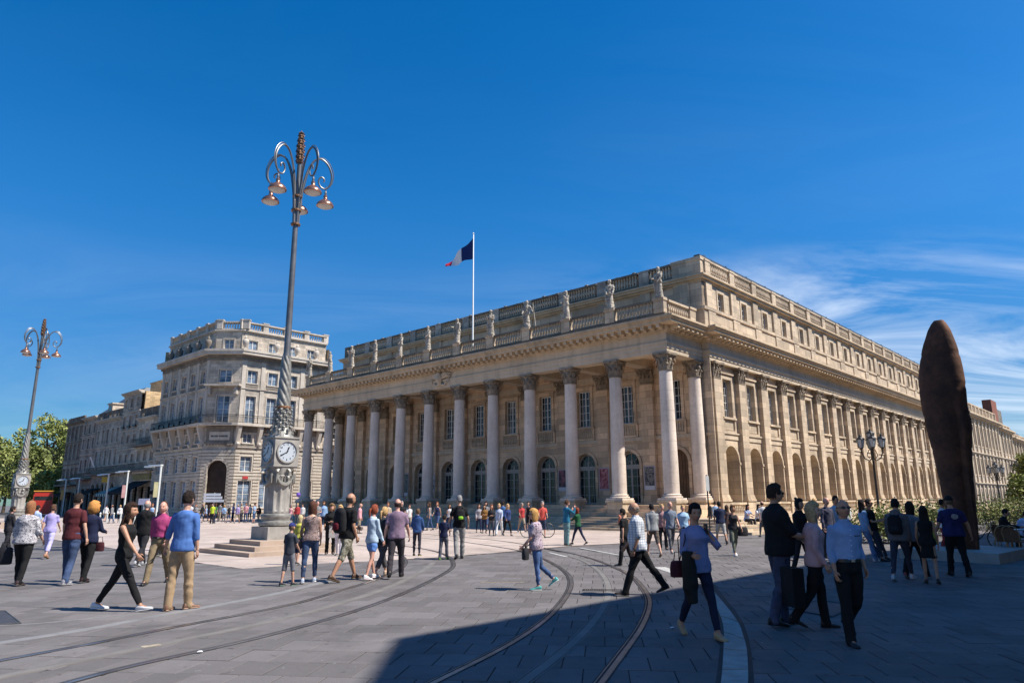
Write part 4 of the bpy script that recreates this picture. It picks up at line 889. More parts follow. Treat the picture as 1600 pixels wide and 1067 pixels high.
# ---------------------------------------------------------------- buildings beyond the theatre, on the right
def right_row(l0, L, n, rows, ztop, blk, wm, label):
    p = loc2w(.8, l0); rt = empty('town_house', (p.x, p.y, 0), TH); tag(rt, label, 'building', 'sunlit houses beyond the theatre')
    facade(rt, 0, 0, pi/2, L, rows, -1.5, ztop, n, L/n/2, L/n, wm, M['trim'], .35)
    b = B()
    for i in range(n+1):
        u = min(max(L/n*i, .35), L-.35); b.box(u-.3, u+.3, -.22, -.001, -1.5, ztop-.9); b.box(u-.4, u+.4, -.32, -.001, ztop-.899, ztop-.4)
    obj('pilasters', b.mesh('pilasters'), M['trim'], rt, (0, 0, 0), pi/2, stuff=True)
    for r_ in rows[1:]: cornice(rt, 0, 0, pi/2, L, r_[0]-.15, M['trim'], ((.26, .15), (.4, .12)), name='string_course')
    cornice(rt, 0, 0, pi/2, L, ztop-.39, M['cornice'], ((.3, .2), (.7, .2), (.9, .25)), .3)
    b = B().box(.1, L-.1, -.05, .2, ztop+.27, ztop+.5).box(.1, L-.1, -.1, .25, ztop+blk-.2, ztop+blk)
    for i in range(n+1): u = .4+(L-.8)*i/n; b.box(u-.3, u+.3, -.08, .22, ztop+.4, ztop+blk-.2)
    for i in range(int(L/.5)): b.box(.3+i*.5, .52+i*.5, 0, .15, ztop+.5, ztop+blk-.2)
    obj('roof_balustrade', b.mesh('roof_balustrade'), M['stone'], rt, (0, 0, 0), pi/2)
    obj('house_body', B().box(-14, -.6, .02, L-.02, -1.5, ztop).mesh('body'), M['party'], rt); obj('interior', B().box(-.55, -.4, .05, L-.05, -1.5, ztop-.3).mesh('interior'), M['dark'], rt)
    return rt
rF = [(-1.5, 3.4, -1.0, 1.9, .9, True, 'shop'), (3.4, 8.0, 4.7, 7.3, .62, False, 'w'), (8.0, 13.8, 9.2, 12.4, .62, False, 'w')]
f1 = right_row(85, 26.5, 9, rF, 13.8, 2.0, M['row3'], 'long pale house with rows of pilasters just beyond the rusty sculpture')
obj('chimney', B().box(-4, -2.6, 12, 17, 13.8, 19).mesh('chimney'), simple('brick_chimney', (.22, .08, .05), .85), f1); obj('chimney', B().box(-5, -3.8, 23, 29, 13.8, 18.2).mesh('chimney'), simple('brick_chimney', (.22, .08, .05), .85), f1)
rG = [(-1.5, 3.4, -1.0, 1.9, .9, False, 'shop'), (3.4, 8.0, 4.7, 7.3, .6, False, 'w'), (8.0, 13.2, 9.0, 11.8, .6, False, 'w')]
g1 = right_row(111.6, 13.4, 4, rG, 13.2, 1.2, M['row3'], 'narrower pale house with shutters second beyond the sculpture'); obj('roof', B().q((0, .2, 13.6), (0, 13.2, 13.6), (-4, 13.2, 17), (-4, .2, 17)).mesh('roof'), M['slate'], g1)
h1 = right_row(125.2, 30, 9, rG, 12.2, 1.2, M['stone'], 'last pale house of the far right row at the edge of the picture')
# side street house seen between the left columns of the theatre
sp_ = empty('town_house', (-36, 86, 0), TH); tag(sp_, 'side street house glimpsed between the leftmost columns of the theatre', 'building')
facade(sp_, gx, gy+12.45, pi/2, 46, [(-1.3, 4.6, -.8, 3.4, 1.1, False, 'w'), (4.6, 8.9, 5.4, 7.9, .65, False, 'w'), (8.9, 13.0, 9.6, 12.0, .65, False, 'w'), (13.0, 17, 13.7, 15.8, .65, False, 'w')], -1.3, 17, 14, 1.8, 3.2, M['row3'], M['grey_trim'], .3)
cornice(sp_, gx, gy+12.45, pi/2, 46, 16.8, M['grey_trim']); obj('house_body', B().box(gx-12, gx-.6, gy+12.5, gy+58, -1.3, 17).mesh('body'), M['dark'], sp_)
for z_ in (4.7, 9.0): railing(sp_, gx, gy+12.5, pi/2, 44, z_, .9, .7, True, .25)
obj('chimney', B().box(-3.5, -2, -2, 3.5, 12, 19.8).mesh('chimney'), simple('brick_chimney', (.22, .08, .05), .85), h1); obj('chimney', B().box(-4.5, -3, 8, 15, 12, 19.0).mesh('chimney'), M['grey_dark'], h1); obj('roof', B().q((0, .2, 12.6), (0, 29, 12.6), (-5, 29, 17.5), (-5, .2, 17.5)).mesh('roof'), M['slate'], h1)
# ---------------------------------------------------------------- the block behind the camera whose shade falls on the foreground
sh = [(11.63, 5.93), (11.8, .93), (11.8+AX[0]*25, .93+AX[1]*25), (11.63+AX[0]*25+AY[0]*75, 5.93+AX[1]*25+AY[1]*75), (11.63+AY[0]*75, 5.93+AY[1]*75)]
blk = empty('corner_block', (11.63, 5.93, 0), TH); tag(blk, 'tall stone block outside the frame on the right that shades the foreground', 'building')
P2 = [((x-11.63)*AX[0]+(y-5.93)*AX[1], (x-11.63)*AY[0]+(y-5.93)*AY[1]) for x, y in sh]
obj('block_body', B().prism([(p[0]+.4*(1 if i not in (2, 3) else 0), p[1]) for i, p in enumerate(P2)], -.6, 17.9).mesh('body', fixn=True), M['party'], blk)
rows_ = [(-.6, 4.5, 0, 3.6, 1.3, False, 'shop'), (4.5, 8.9, 5.2, 8.0, .6, False, 'w'), (8.9, 13.2, 9.6, 12.2, .6, False, 'w'), (13.2, 17.6, 13.9, 16.2, .6, False, 'w')]
facade(blk, 0, 75, -pi/2, 75, rows_, -.6, 17.6, 20, 1.9, 3.75, M['grey_stone'], M['grey_trim'], .3)
obj('eaves', B().prism(P2, 17.901, 18.0).mesh('eaves', fixn=True), M['zinc'], blk)

# added unseen block left behind the camera; its sunlit front bounces warm light back
bl2 = empty('bounce_block', (-15, -2, 0), -pi/2); tag(bl2, 'added stone block behind the camera on the left, outside the frame', 'building')
facade(bl2, 0, 0, pi, 0.01, [], 0, 1, 0, 0, 1, M['grey_stone'], M['grey_trim']) if False else None
obj('block_body', B().box(.01, 45, -20, -.4, -.6, 17.9).mesh('body'), M['row3'], bl2)
facade(bl2, 45, 0, pi, 45, rows_, -.6, 17.6, 12, 1.9, 3.75, M['row3'], M['grey_trim'], .3)
# ================================================================== CLOCK LAMP POSTS
M['lampstone'] = simple('grey_cast_stone', (.30, .28, .25), .6, .4, var=.25, sc=3, bump=.2)
M['stepstone'] = stone('rosy_step_stone', (.42, .33, .27), joints=False, soot=.2)
M['lampmetal'] = simple('pewter_paint', (.17, .165, .16), .38, .6, .5, var=.2, sc=3)
M['ornmetal'] = simple('cast_ornament', (.25, .24, .215), .5, .5, .25, var=.3, sc=9)
M['copper'] = simple('copper_shade', (.40, .20, .13), .28, .6, .75, var=.3, sc=6)
M['copper2'] = simple('brown_finial', (.20, .10, .05), .5, .5, .4, var=.5, sc=12)
M['lens'] = simple('frosted_lens', (.55, .52, .48), .35, .5, var=.05)
M['dial'] = simple('clock_dial', (.46, .50, .54), .3, .5, var=.03)
M['black'] = simple('black_paint', (.01, .01, .011), .4, .5)
def text_mesh(s, size, name='numeral', ext=.004):
    cu = bpy.data.curves.new('t', 'FONT'); cu.body = s; cu.size = size; cu.align_x = 'CENTER'; cu.align_y = 'CENTER'; cu.extrude = ext
    o = bpy.data.objects.new('t', cu); COL.objects.link(o); bpy.context.view_layer.update()
    m = bpy.data.meshes.new_from_object(o.evaluated_get(bpy.context.evaluated_depsgraph_get())); m.name = name
    bpy.data.objects.remove(o); bpy.data.curves.remove(cu); return m
def make_lamp(x, y, rz, label):
    z0 = -K*y; rt = empty('clock_lamp_post', (x, y, z0), rz); tag(rt, label, 'lamp post', 'lamp posts with clocks')
    for i, h in enumerate((1.87, 1.5, 1.13)): obj('step', B().box(-h, h, -h, h, -.1 if i == 0 else .15*i+.001, .15*(i+1)).mesh('step'), M['stepstone'], rt)
    obj('plinth', B().box(-.60, .60, -.60, .60, .451, .89).mesh('plinth'), M['lampstone'], rt)
    obj('base_moulding', B().lathe([(.50, .891), (.585, .93), (.60, 1.0), (.585, 1.06), (.50, 1.09), (.50, 1.16), (.53, 1.2), (.54, 1.27), (.52, 1.32), (.45, 1.34), (.40, 1.34)], 32).mesh('base', smooth=True), M['ornmetal'], rt)
    nf = 12
    def fl(r, z, a): return r*(1-.12*(.5+.5*cos(a*nf))**.7*(1 if 1.45 < z < 2.6 else .3))
    obj('fluted_shaft', B().lathe([(.43, 1.341), (.45, 1.42), (.45, 1.46), (.455, 1.9), (.46, 2.3), (.47, 2.58), (.50, 2.66), (.46, 2.7), (.5, 2.95)], 96, fn=fl).mesh('shaft', smooth=True), M['lampstone'], rt)
    b = B()
    for k in range(8):
        a = k*pi/4+.2; d = (cos(a), sin(a), 0); s_ = (-sin(a), cos(a), 0); leaf(b, (d[0]*.44, d[1]*.44, 2.36), d, s_, .34, .17, .10); leaf(b, (d[0]*.44, d[1]*.44, 2.55), d, s_, .38, .15, .16)
    for k in range(4):
        a = k*pi/2; d = Vector((cos(a), sin(a), 0)); s_ = Vector((-sin(a), cos(a), 0))
        b.tube([d*.46+s_*.30*cos(t)+Vector((0, 0, 2.72-.36*sin(t))) for t in np.linspace(0, pi, 9)], [.03, .045, .06, .075, .08, .075, .06, .045, .03], 6)
        for sg in (-1, 1): b.tube([d*.46+s_*.32*sg+Vector((0, 0, 2.75)), d*.46+s_*.34*sg+Vector((0, 0, 2.42))], [.06, .03], 6)
    obj('garland', b.mesh('garland'), M['ornmetal'], rt)
    cb_ = obj('clock_case', B().box(-.48, .48, -.48, .48, 3.05, 4.02).box(-.51, .51, -.51, .51, 3.0, 3.049).box(-.52, .52, -.52, .52, 4.021, 4.07).box(-.47, .47, -.47, .47, 2.95, 2.999).mesh('case'), M['lampstone'], rt)
    n_ = 40
    def annulus(r0, r1, y0, y1):
        b = B()
        for i in range(n_):
            a, c = 2*pi*i/n_, 2*pi*(i+1)/n_
            P = lambda r, an, y: (r*cos(an), y, r*sin(an))
            b.q(P(r0, a, y0), P(r0, c, y0), P(r1, c, y0), P(r1, a, y0)); b.q(P(r1, a, y0), P(r1, c, y0), P(r1, c, y1), P(r1, a, y1)); b.q(P(r0, c, y0), P(r0, a, y0), P(r0, a, y1), P(r0, c, y1))
        return b
    ringm = annulus(.42, .47, -.06, 0).mesh('bezel', fixn=True, smooth=True); dialm = B().q(*[(.42*cos(2*pi*i/n_), -.015, .42*sin(2*pi*i/n_)) for i in range(n_)]).mesh('dial')
    tick = B()
    for i in range(60):
        a = 2*pi*i/60; ca_, sa_ = sin(a), cos(a); w = .003; r0 = .385 if i % 5 else .375; tick.q((r0*ca_-w*sa_, -.02, r0*sa_+w*ca_), (r0*ca_+w*sa_, -.02, r0*sa_-w*ca_), (.40*ca_+w*sa_, -.02, .40*sa_-w*ca_), (.40*ca_-w*sa_, -.02, .40*sa_+w*ca_))
    tick = tick.mesh('minute_ring'); nums = [text_mesh(str(i+1), .115, 'numeral') for i in range(12)]
    hands = B()
    def hand(an, l, w, y):
        s_, c_ = sin(an), cos(an); P = lambda u, v: (u*c_+v*s_, y, -u*s_+v*c_)
        hands.q(P(-w*.6, -.06), P(w*.6, -.06), P(w, l*.62), P(-w, l*.62)); hands.q(P(-w*1.5, l*.60), P(w*1.5, l*.60), P(0, l))
    hand(R(20), .25, .026, -.035); hand(R(240), .37, .018, -.04); hands.lathe([(.03, 0), (.03, .01)], 8)
    handm = hands.mesh('clock_hands')
    for k in range(4):
        f = obj('clock_face', dialm, M['dial'], rt, (.484*sin(k*pi/2), -.484*cos(k*pi/2), 3.53), k*pi/2, scale=(.87, .87, .87))
        obj('bezel', ringm, M['lampstone'], f); obj('minute_ring', tick, M['black'], f); obj('clock_hands', handm, M['black'], f)
        for i in range(12): a = 2*pi*(i+1)/12; obj('numeral', nums[i], M['black'], f, (.32*sin(a), -.02, .32*cos(a)), rot=(pi/2, 0, 0))
    # scaly collar, twisted shaft, pole
    col = B().lathe([(.46, 4.071), (.40, 4.20), (.31, 4.42), (.28, 4.7), (.27, 5.0), (.25, 5.15)], 24)
    for j in range(7):
        for k in range(9):
            a = 2*pi*(k+.5*(j % 2))/9; r = np.interp(4.2+j*.13, [4.18, 4.42, 5.1], [.44, .31, .27]); d = (cos(a), sin(a), 0); leaf(col, (d[0]*(r-.02), d[1]*(r-.02), 4.2+j*.13), d, (-sin(a), cos(a), 0), .16, .10, .07, 3)
    obj('leafy_collar', col.mesh('collar'), M['ornmetal'], rt); obj('collar_band', B().lathe([(.25, 5.10), (.29, 5.14), (.29, 5.2), (.25, 5.24)], 24).mesh('band', smooth=True), M['copper2'], rt)
    tw = B(); seg = 48; zz = np.linspace(5.241, 7.15, 60)
    n = 0
    for z in zz:
        t = (z-5.24)/1.91; rb = .235-.075*t
        for i in range(seg):
            a = 2*pi*i/seg; r = rb+.050*(1-.3*t)*abs(sin((a+z*2.3)*3.5))-.02; tw.v.append((r*cos(a), r*sin(a), z))
    for j in range(len(zz)-1):
        for i in range(seg): k = (i+1) % seg; tw.f.append((j*seg+i, j*seg+k, (j+1)*seg+k, (j+1)*seg+i)); tw.mi.append(0)
    obj('twisted_shaft', tw.mesh('twist', smooth=True), M['ornmetal'], rt)
    obj('pole', B().lathe([(.15, 7.151), (.125, 7.3), (.115, 10), (.09, 15.1)], 20).mesh('pole', smooth=True), M['lampmetal'], rt)
    b = B().lathe([(.06, 15.101), (.11, 15.2), (.12, 15.6), (.06, 16.35), (.015, 16.6)], 12)
    for j in range(11):
        for k in range(5):
            a = 2*pi*(k+.5*(j % 2))/5; r = .10 if j < 6 else .10-.012*(j-5); d = (cos(a), sin(a), 0); leaf(b, (d[0]*r, d[1]*r, 15.15+j*.12), d, (-sin(a), cos(a), 0), .15, .09, .06, 3)
    obj('finial', b.mesh('finial'), M['copper2'], rt)
    prof = [(.10, 12.5), (.13, 13.3), (.17, 14.0), (.30, 14.75), (.55, 15.35), (.85, 15.55), (1.15, 15.35), (1.32, 14.95), (1.30, 14.55), (1.12, 14.28), (.90, 14.32), (.80, 14.55), (.90, 14.75), (1.03, 14.68), (1.02, 14.56)]
    pc = catmull(prof, 4); rad = [.040 if i < 34 else .034 for i in range(len(pc))]
    arm = B().tube([(p.x, 0, p.y) for p in pc], rad, 8).tube([(p.x+.07*min(1, i/10), .0, p.y+.06*min(1, i/14)) for i, p in enumerate(pc[:36])], .018, 6).mesh('lamp_arm', smooth=True)
    hook = B().tube([(0, 0, 14.40), (0, 0, 14.15)], .018, 6).lathe([(.045, 13.95), (.05, 14.1), (.03, 14.18)], 10).mesh('hanger')
    shade = B().lathe([(.05, 14.0), (.085, 13.96), (.075, 13.86), (.11, 13.80), (.23, 13.72), (.31, 13.64), (.345, 13.56), (.345, 13.52), (.30, 13.50)], 28, cap=False).mesh('lamp_shade', smooth=True)
    lens = B().lathe([(.30, 13.505), (.25, 13.47), (.12, 13.44), (.01, 13.43)], 24).mesh('lens', smooth=True)
    for th_ in (-24, 48, 120, 192, 264):
        a = R(th_-90)-rz; d = (cos(a), sin(a))
        obj('lamp_arm', arm, M['lampmetal'], rt, (0, 0, 0), a); x_, y_ = 1.12*d[0], 1.12*d[1]
        s_ = obj('lamp_shade', shade, M['copper'], rt, (x_, y_, 0), a); obj('hanger', hook, M['lampmetal'], s_); obj('lens', lens, M['lens'], s_)
    for z in (12.5, 13.1, 13.7): obj('arm_band', B().lathe([(.15, z-.05), (.19, z-.03), (.19, z+.03), (.15, z+.05)], 16).mesh('band'), M['copper2'], rt)
    return rt
make_lamp(-8.6, 26.0, TH, 'tall five armed lamp post with square clock and steps, nearest in the square')
make_lamp(-38.3, 55.2, TH, 'far smaller looking clock lamp post at the left edge before the trees')

# ================================================================== SCULPTURE (plain generic stand-in)
t = NT('rusty_cast_iron', .75, .35, .2)
c1 = t.mix(t.rng(t.noise(1.1, 6, .65), .35, .7), (.055, .029, .019), (.19, .082, .044)); c1 = t.mix(t.rng(t.noise(7, 5, .7), .45, .75, 0, .6), c1, (.03, .017, .014))
t.col(c1); t.bump(t.noise(5, 6, .65), .5, .04); M['rust'] = t.m
pr_ = [(0, 13.98, 14.84), (.75, 13.92, 14.90), (1.55, 13.84, 14.94), (2.26, 13.77, 14.99), (2.87, 13.72, 15.05), (3.6, 13.62, 15.16), (4.1, 13.56, 15.22), (4.44, 13.52, 15.14), (5.31, 13.50, 15.20), (5.84, 13.60, 15.18), (6.2, 13.72, 15.14), (6.6, 13.84, 15.08), (6.95, 14.04, 14.98), (7.2, 14.13, 14.92), (7.38, 14.26, 14.84), (7.44, 14.38, 14.74)]
sy = 21.3; f_ = sy/23; sx = 14.35*f_; zz = np.linspace(0, 7.44, 70); P = np.array(pr_); lo = np.interp(zz, P[:, 0], P[:, 1]); hi = np.interp(zz, P[:, 0], P[:, 2])
for _ in range(3): lo[1:-1] = (lo[:-2]+lo[1:-1]*2+lo[2:])/4; hi[1:-1] = (hi[:-2]+hi[1:-1]*2+hi[2:])/4
b = B(); seg = 36
for z, a, c in zip(zz, lo, hi):
    cx = ((a+c)/2*f_-sx)*.82; hw = (c-a)/2*f_*.80*(1-.03*(int(z*f_/.95) != int((z-.11)*f_/.95))); dp = .50*hw/.85*(1+.15*sin(z*.8))+.05
    for i in range(seg):
        an = 2*pi*i/seg; e = .72; x = hw*abs(cos(an))**e*(1 if cos(an) > 0 else -1); y = dp*abs(sin(an))**e*(1 if sin(an) > 0 else -1)
        if y < 0 and z < 4.9: y += .16*math.exp(-((x-.18-.05*z*.3)/.10)**2)*min(1, (4.9-z)/.8)      # long shallow groove
        b.v.append((cx+x, y, (z-EYE)*f_+EYE+.01))
for j in range(69):
    for i in range(seg): k = (i+1) % seg; b.f.append((j*seg+i, j*seg+k, (j+1)*seg+k, (j+1)*seg+i)); b.mi.append(0)
b.f.append(tuple(69*seg+i for i in range(seg))); b.mi.append(0)
tag(obj('sculpture', b.mesh('sculpture', smooth=True), M['rust'], None, (sx, sy, 0), R(-40)), 'tall narrow rusty cast iron sculpture standing on a low pale slab', 'sculpture')
b = B().prism([(.02, -.54), (2.5, 1.7), (.9, 3.8), (-1.5, 1.6)], -.35, .14)
tag(obj('stone_slab', b.mesh('slab'), simple('pale_slab_stone', (.36, .34, .31), .7, .3, var=.12, sc=2, bump=.2), None, (13, 20, 0)), 'low pale stone slab under the rusty sculpture', 'plinth')

# ================================================================== FLAG ON ITS POLE
fb = loc2w(-20.9, 3.0, 12.9); fp = empty('flagpole', fb); tag(fp, 'white flagpole with a blue white and red flag above the theatre roof', 'flagpole')
fp.rotation_euler = (0, 0, TH)
obj('pole', B().lathe([(.09, 0), (.05, 12.3), (.02, 12.35)], 12).lathe([(.02, 12.3), (.09, 12.4), (.02, 12.5)], 10).mesh('pole', smooth=True), simple('white_pole', (.75, .75, .72), .4, .5, var=.05), fp)
fm = [simple('flag_blue', (.012, .03, .12), .8, .2, var=.1), simple('flag_white', (.72, .72, .74), .8, .2, var=.05), simple('flag_red', (.45, .02, .04), .8, .2, var=.1)]
b = B(); nx_, nz_ = 24, 10
def fpt(i, j):
    u, v = i/nx_, j/nz_; top = 11.95-1.9*u**1.05; bot = 10.0-.22*u-.1*u*u; z = top+(bot-top)*v-.06*sin(u*9+v*2)
    return (-.06-3.0*u*(1-.03*v), .22*u*sin(u*10+v*1.5)-.5*u, z)
for i in range(nx_):
    for j in range(nz_): b.m = 0 if i < 10 else (1 if i < 20 else 2); b.q(fpt(i, j), fpt(i, j+1), fpt(i+1, j+1), fpt(i+1, j))
fo = obj('flag', b.mesh('flag', mats=fm, smooth=True), None, fp)
# ================================================================== POSTERS ON THE PORTICO PILASTERS
def poster(k, c1_, c2_, label, w=.78, h=1.45, z=2.25, band=True):
    t = NT('poster_print_%d' % k, .4, .4); f = t.rng(t.noise(2.6, 4, .6, dist=1.5), .4, .6); t.col(t.mix(f, c1_, c2_))
    p = loc2w(-STEP*k, YW-.42, z); r = empty('poster', p, TH); tag(r, label, 'poster', 'posters on the portico pilasters')
    obj('frame', B().box(-w/2-.07, w/2+.07, .0, .045, -.12, h+.07).mesh('frame'), simple('poster_border', (.42, .38, .40), .5, var=.05), r)
    obj('print', B().q((-w/2, -.004, 0), (w/2, -.004, 0), (w/2, -.004, h), (-w/2, -.004, h)).mesh('print'), t.m, r)
    if band: obj('caption_band', B().q((-w/2, -.006, -.1), (w/2, -.006, -.1), (w/2, -.006, .18), (-w/2, -.006, .18)).mesh('band'), simple('poster_caption', (.62, .60, .62), .5, var=.04), r)
poster(1, (.02, .02, .03), (.25, .22, .2), 'dark poster with pale lower band nearest the right end of the portico')
poster(2, (.22, .015, .03), (.50, .20, .22), 'crimson patterned poster right of the twin doors', band=False)
poster(3, (.03, .02, .03), (.30, .10, .12), 'small dark poster partly hidden behind the third column')
poster(6, (.02, .02, .02), (.5, .5, .5), 'black and white poster with blotches in the middle of the portico')
poster(7, (.015, .015, .015), (.6, .58, .56), 'tall black and white photo poster left of the middle')
poster(8, (.02, .035, .03), (.16, .2, .18), 'dull dark green poster further left in the portico', w=.9, h=1.9, z=2.0)
# ================================================================== STREET LAMPS
M['mast'] = simple('pale_lamp_mast', (.55, .57, .55), .4, .5, var=.06)
def mast_lamp(px, Y, label, h=6.2, banner=(.5, .35, .08)):
    d = ray(px, 777); x = d.x/d.y*Y; r = empty('street_lamp', (x, Y, -K*Y), TH); tag(r, label, 'street lamp', 'slim pale street lamps on the left')
    obj('mast', B().box(-.07, .07, -.07, .07, 0, h).mesh('mast'), M['mast'], r)
    obj('lamp_head', B().mould([(-.16, h-.12), (.16, h-.12), (.10, h+.02), (-.10, h+.02)], -2.0, .1).mould([(-.2, h-.2), (.2, h-.2), (.15, h-.06), (-.15, h-.06)], -2.6, -1.4).mesh('head'), M['mast'], r, rot=(0, 0, R(10)))
    if banner: obj('banner', B().box(-.05, .05, -.48, -.10, h*.44, h*.70).mesh('banner'), simple('banner_%d' % px, banner, .7, var=.2, sc=1.2), r)
for a in ((247, 66, 'slim pale street lamp just left of the corner building', 5.3, (.34, .32, .18)), (196, 84, 'slim pale street lamp in front of the striped awning', 5.6, (.35, .2, .2)), (166, 92, 'slim pale street lamp in front of the arched ground floor', 5.6, None), (121, 105, 'slim pale street lamp with clearly visible mast right of the red bus', 5.6, None), (100, 108, 'slim pale street lamp beside the red bus with a coloured banner', 5.5, (.5, .3, .1))): mast_lamp(*a)
def ornate_lamp(x, y, label, H=7.2, n=4):
    r = empty('ornate_street_lamp', (x, y, -K*y), .3); tag(r, label, 'street lamp', 'black ornate street lamps beside the theatre')
    obj('post', B().lathe([(.22, 0), (.22, .3), (.13, .45), (.12, 1.1), (.15, 1.15), (.08, 1.3), (.06, H*.72), (.10, H*.74), (.05, H*.78), (.05, H*.86)], 14).mesh('post', smooth=True), M['iron'], r)
    lm = B().lathe([(.06, 0), (.10, .06), (.16, .10)], 6).lathe([(.26, .62), (.30, .66), (.16, .78), (.06, .84), (.08, .9), (.02, 1.02)], 6)
    for i in range(6): a = i*pi/3; lm.tube([(.15*cos(a), .15*sin(a), .10), (.26*cos(a), .26*sin(a), .63)], .014, 4)
    lm = lm.mesh('lantern'); gm_ = B().lathe([(.14, .11), (.245, .62)], 6).mesh('lantern_glass'); gl_ = simple('lantern_glass', (.42, .45, .47), .25, .6, var=.05)
    for k in range(n):
        a = k*2*pi/n+.9; d = Vector((cos(a), sin(a), 0))*.62; z = H*.80
        obj('arm', B().tube([Vector((0, 0, z-.5)), d*.3+Vector((0, 0, z-.75)), d*.75+Vector((0, 0, z-.6)), d*1.0+Vector((0, 0, z-.2)), d*1.0+Vector((0, 0, z))], .04, 6).tube([Vector((0, 0, z)), d*.3+Vector((0, 0, z-.05)), d*.5+Vector((0, 0, z-.4)), d*.3+Vector((0, 0, z-.6))], .025, 5).mesh('arm'), M['iron'], r)
        l_ = obj('lantern', lm, M['iron'], r, tuple(d*1.0+Vector((0, 0, z)))); obj('lantern_glass', gm_, gl_, l_)
    l_ = obj('lantern', lm, M['iron'], r, (0, 0, H*.86)); obj('lantern_glass', gm_, gl_, l_)
def atY(px, Y): d = ray(px, 777); return d.x/d.y*Y, Y
x, y = atY(1371, 46); ornate_lamp(x, y, 'black street lamp with several lanterns against the theatre arcade', 6.2)
x, y = atY(1562, 78); ornate_lamp(x, y, 'black street lamp with lanterns right of the rusty sculpture', 5.6)
x, y = atY(1598, 90); ornate_lamp(x, y, 'small distant black street lamp at the right edge', 6.6)
# ================================================================== TREES, SHRUBS
def leafmat(name, c, c2):
    t = NT(name, .6, .3); t.col(t.mix(t.rng(t.noise(.8, 4, .6), .35, .7), c, c2)); return t.m
M['leaf'] = leafmat('plane_tree_leaf', (.12, .15, .035), (.36, .37, .11)); M['leaf2'] = leafmat('dark_tree_leaf', (.08, .105, .03), (.24, .26, .07)); M['bark'] = simple('bark', (.11, .085, .06), .9, .2, var=.3, sc=4)
def tree(x, y, h, rx, rz_, trunk, label, m, n=5200, s=.36, seed=1, cat='tree', clumps=26):
    r_ = random.Random(seed); r = empty('tree', (x, y, -K*y)); tag(r, label, cat, 'trees')
    b = B(); b.tube([(0, 0, 0), (.05, 0, trunk*.5), (0, .1, trunk), (.1, 0, h*.7)], [h*.024, h*.019, h*.015, h*.006], 8)
    cs = []
    for k in range(clumps):
        a = r_.uniform(0, 2*pi); q = r_.uniform(.15, 1)**.6; z = trunk*.8+(h-trunk*.8)*(.08+.84*((k+.5)/clumps)); zt = (z-trunk*.8)/(h-trunk*.8)
        env = sin(pi*min(1, max(.04, zt*.86+.12)))**.6; c = Vector((rx*env*q*.75*cos(a), rx*env*q*.75*sin(a), z)); cs.append((c, r_.uniform(.22, .42)*rx))
        b.tube([(0, 0, min(z*.7, h*.6)), (c.x*.5, c.y*.5, z*.85), tuple(c)], [h*.009, h*.005, .03], 5)
    obj('trunk', b.mesh('trunk'), M['bark'], r)
    n_ = n; rr = np.random.default_rng(seed); V = np.zeros((n_*4, 3)); ci = rr.integers(0, len(cs), n_)
    C = np.array([c for c, _ in cs])[ci]; Q = np.array([q for _, q in cs])[ci]
    d = rr.normal(size=(n_, 3)); d /= np.linalg.norm(d, axis=1)[:, None]; P_ = C+d*(Q*rr.uniform(.35, 1.08, n_)**.7)[:, None]*np.array([1, 1, .8])
    u = rr.normal(size=(n_, 3)); u /= np.linalg.norm(u, axis=1)[:, None]; w = np.cross(u, rr.normal(size=(n_, 3))); w /= np.linalg.norm(w, axis=1)[:, None]; sz = (s*rr.uniform(.5, 1.2, n_))[:, None]
    V[0::4] = P_-u*sz; V[1::4] = P_-w*sz*.5; V[2::4] = P_+u*sz; V[3::4] = P_+w*sz*.5
    me = bpy.data.meshes.new('crown'); me.from_pydata(V.tolist(), [], np.arange(n_*4).reshape(-1, 4).tolist()); obj('crown', me, m, r)
for i, (px, Y, h, rx, tr_, lab, m) in enumerate([
    (66, 150, 20.5, 8.2, 5, 'tallest light green tree just left of the row of houses', 'leaf'), (8, 160, 15, 8, 4, 'lower green tree at the far left edge behind the lamp post', 'leaf'),
    (38, 135, 12.5, 6, 3, 'bushy tree behind the far clock lamp post', 'leaf2'), (92, 170, 17, 6, 4, 'tree half hidden behind the end house of the row', 'leaf2'), (-30, 140, 15, 8, 4, 'tree just beyond the left picture edge', 'leaf'), (84, 128, 8, 4, 2.5, 'small tree above the red bus', 'leaf')]):
    x, y = atY(px, Y); tree(x, y, h, rx, rx, tr_, lab, M[m], 6500, .42, 11+i)
x, y = atY(1600, 50); tree(x, y, 3.5, 1.35, 1.2, 1.3, 'leafy green tree at the right edge above the café terrace', M['leaf'], 1300, .17, 31)
x, y = atY(1612, 75); tree(x, y, 6.5, 1.5, 2, 3.5, 'tall thin crowned tree at the far right before the last house', M['leaf'], 1500, .22, 32)
M['rose'] = simple('pink_rose', (.62, .38, .30), .7, .2, var=.4, sc=8)
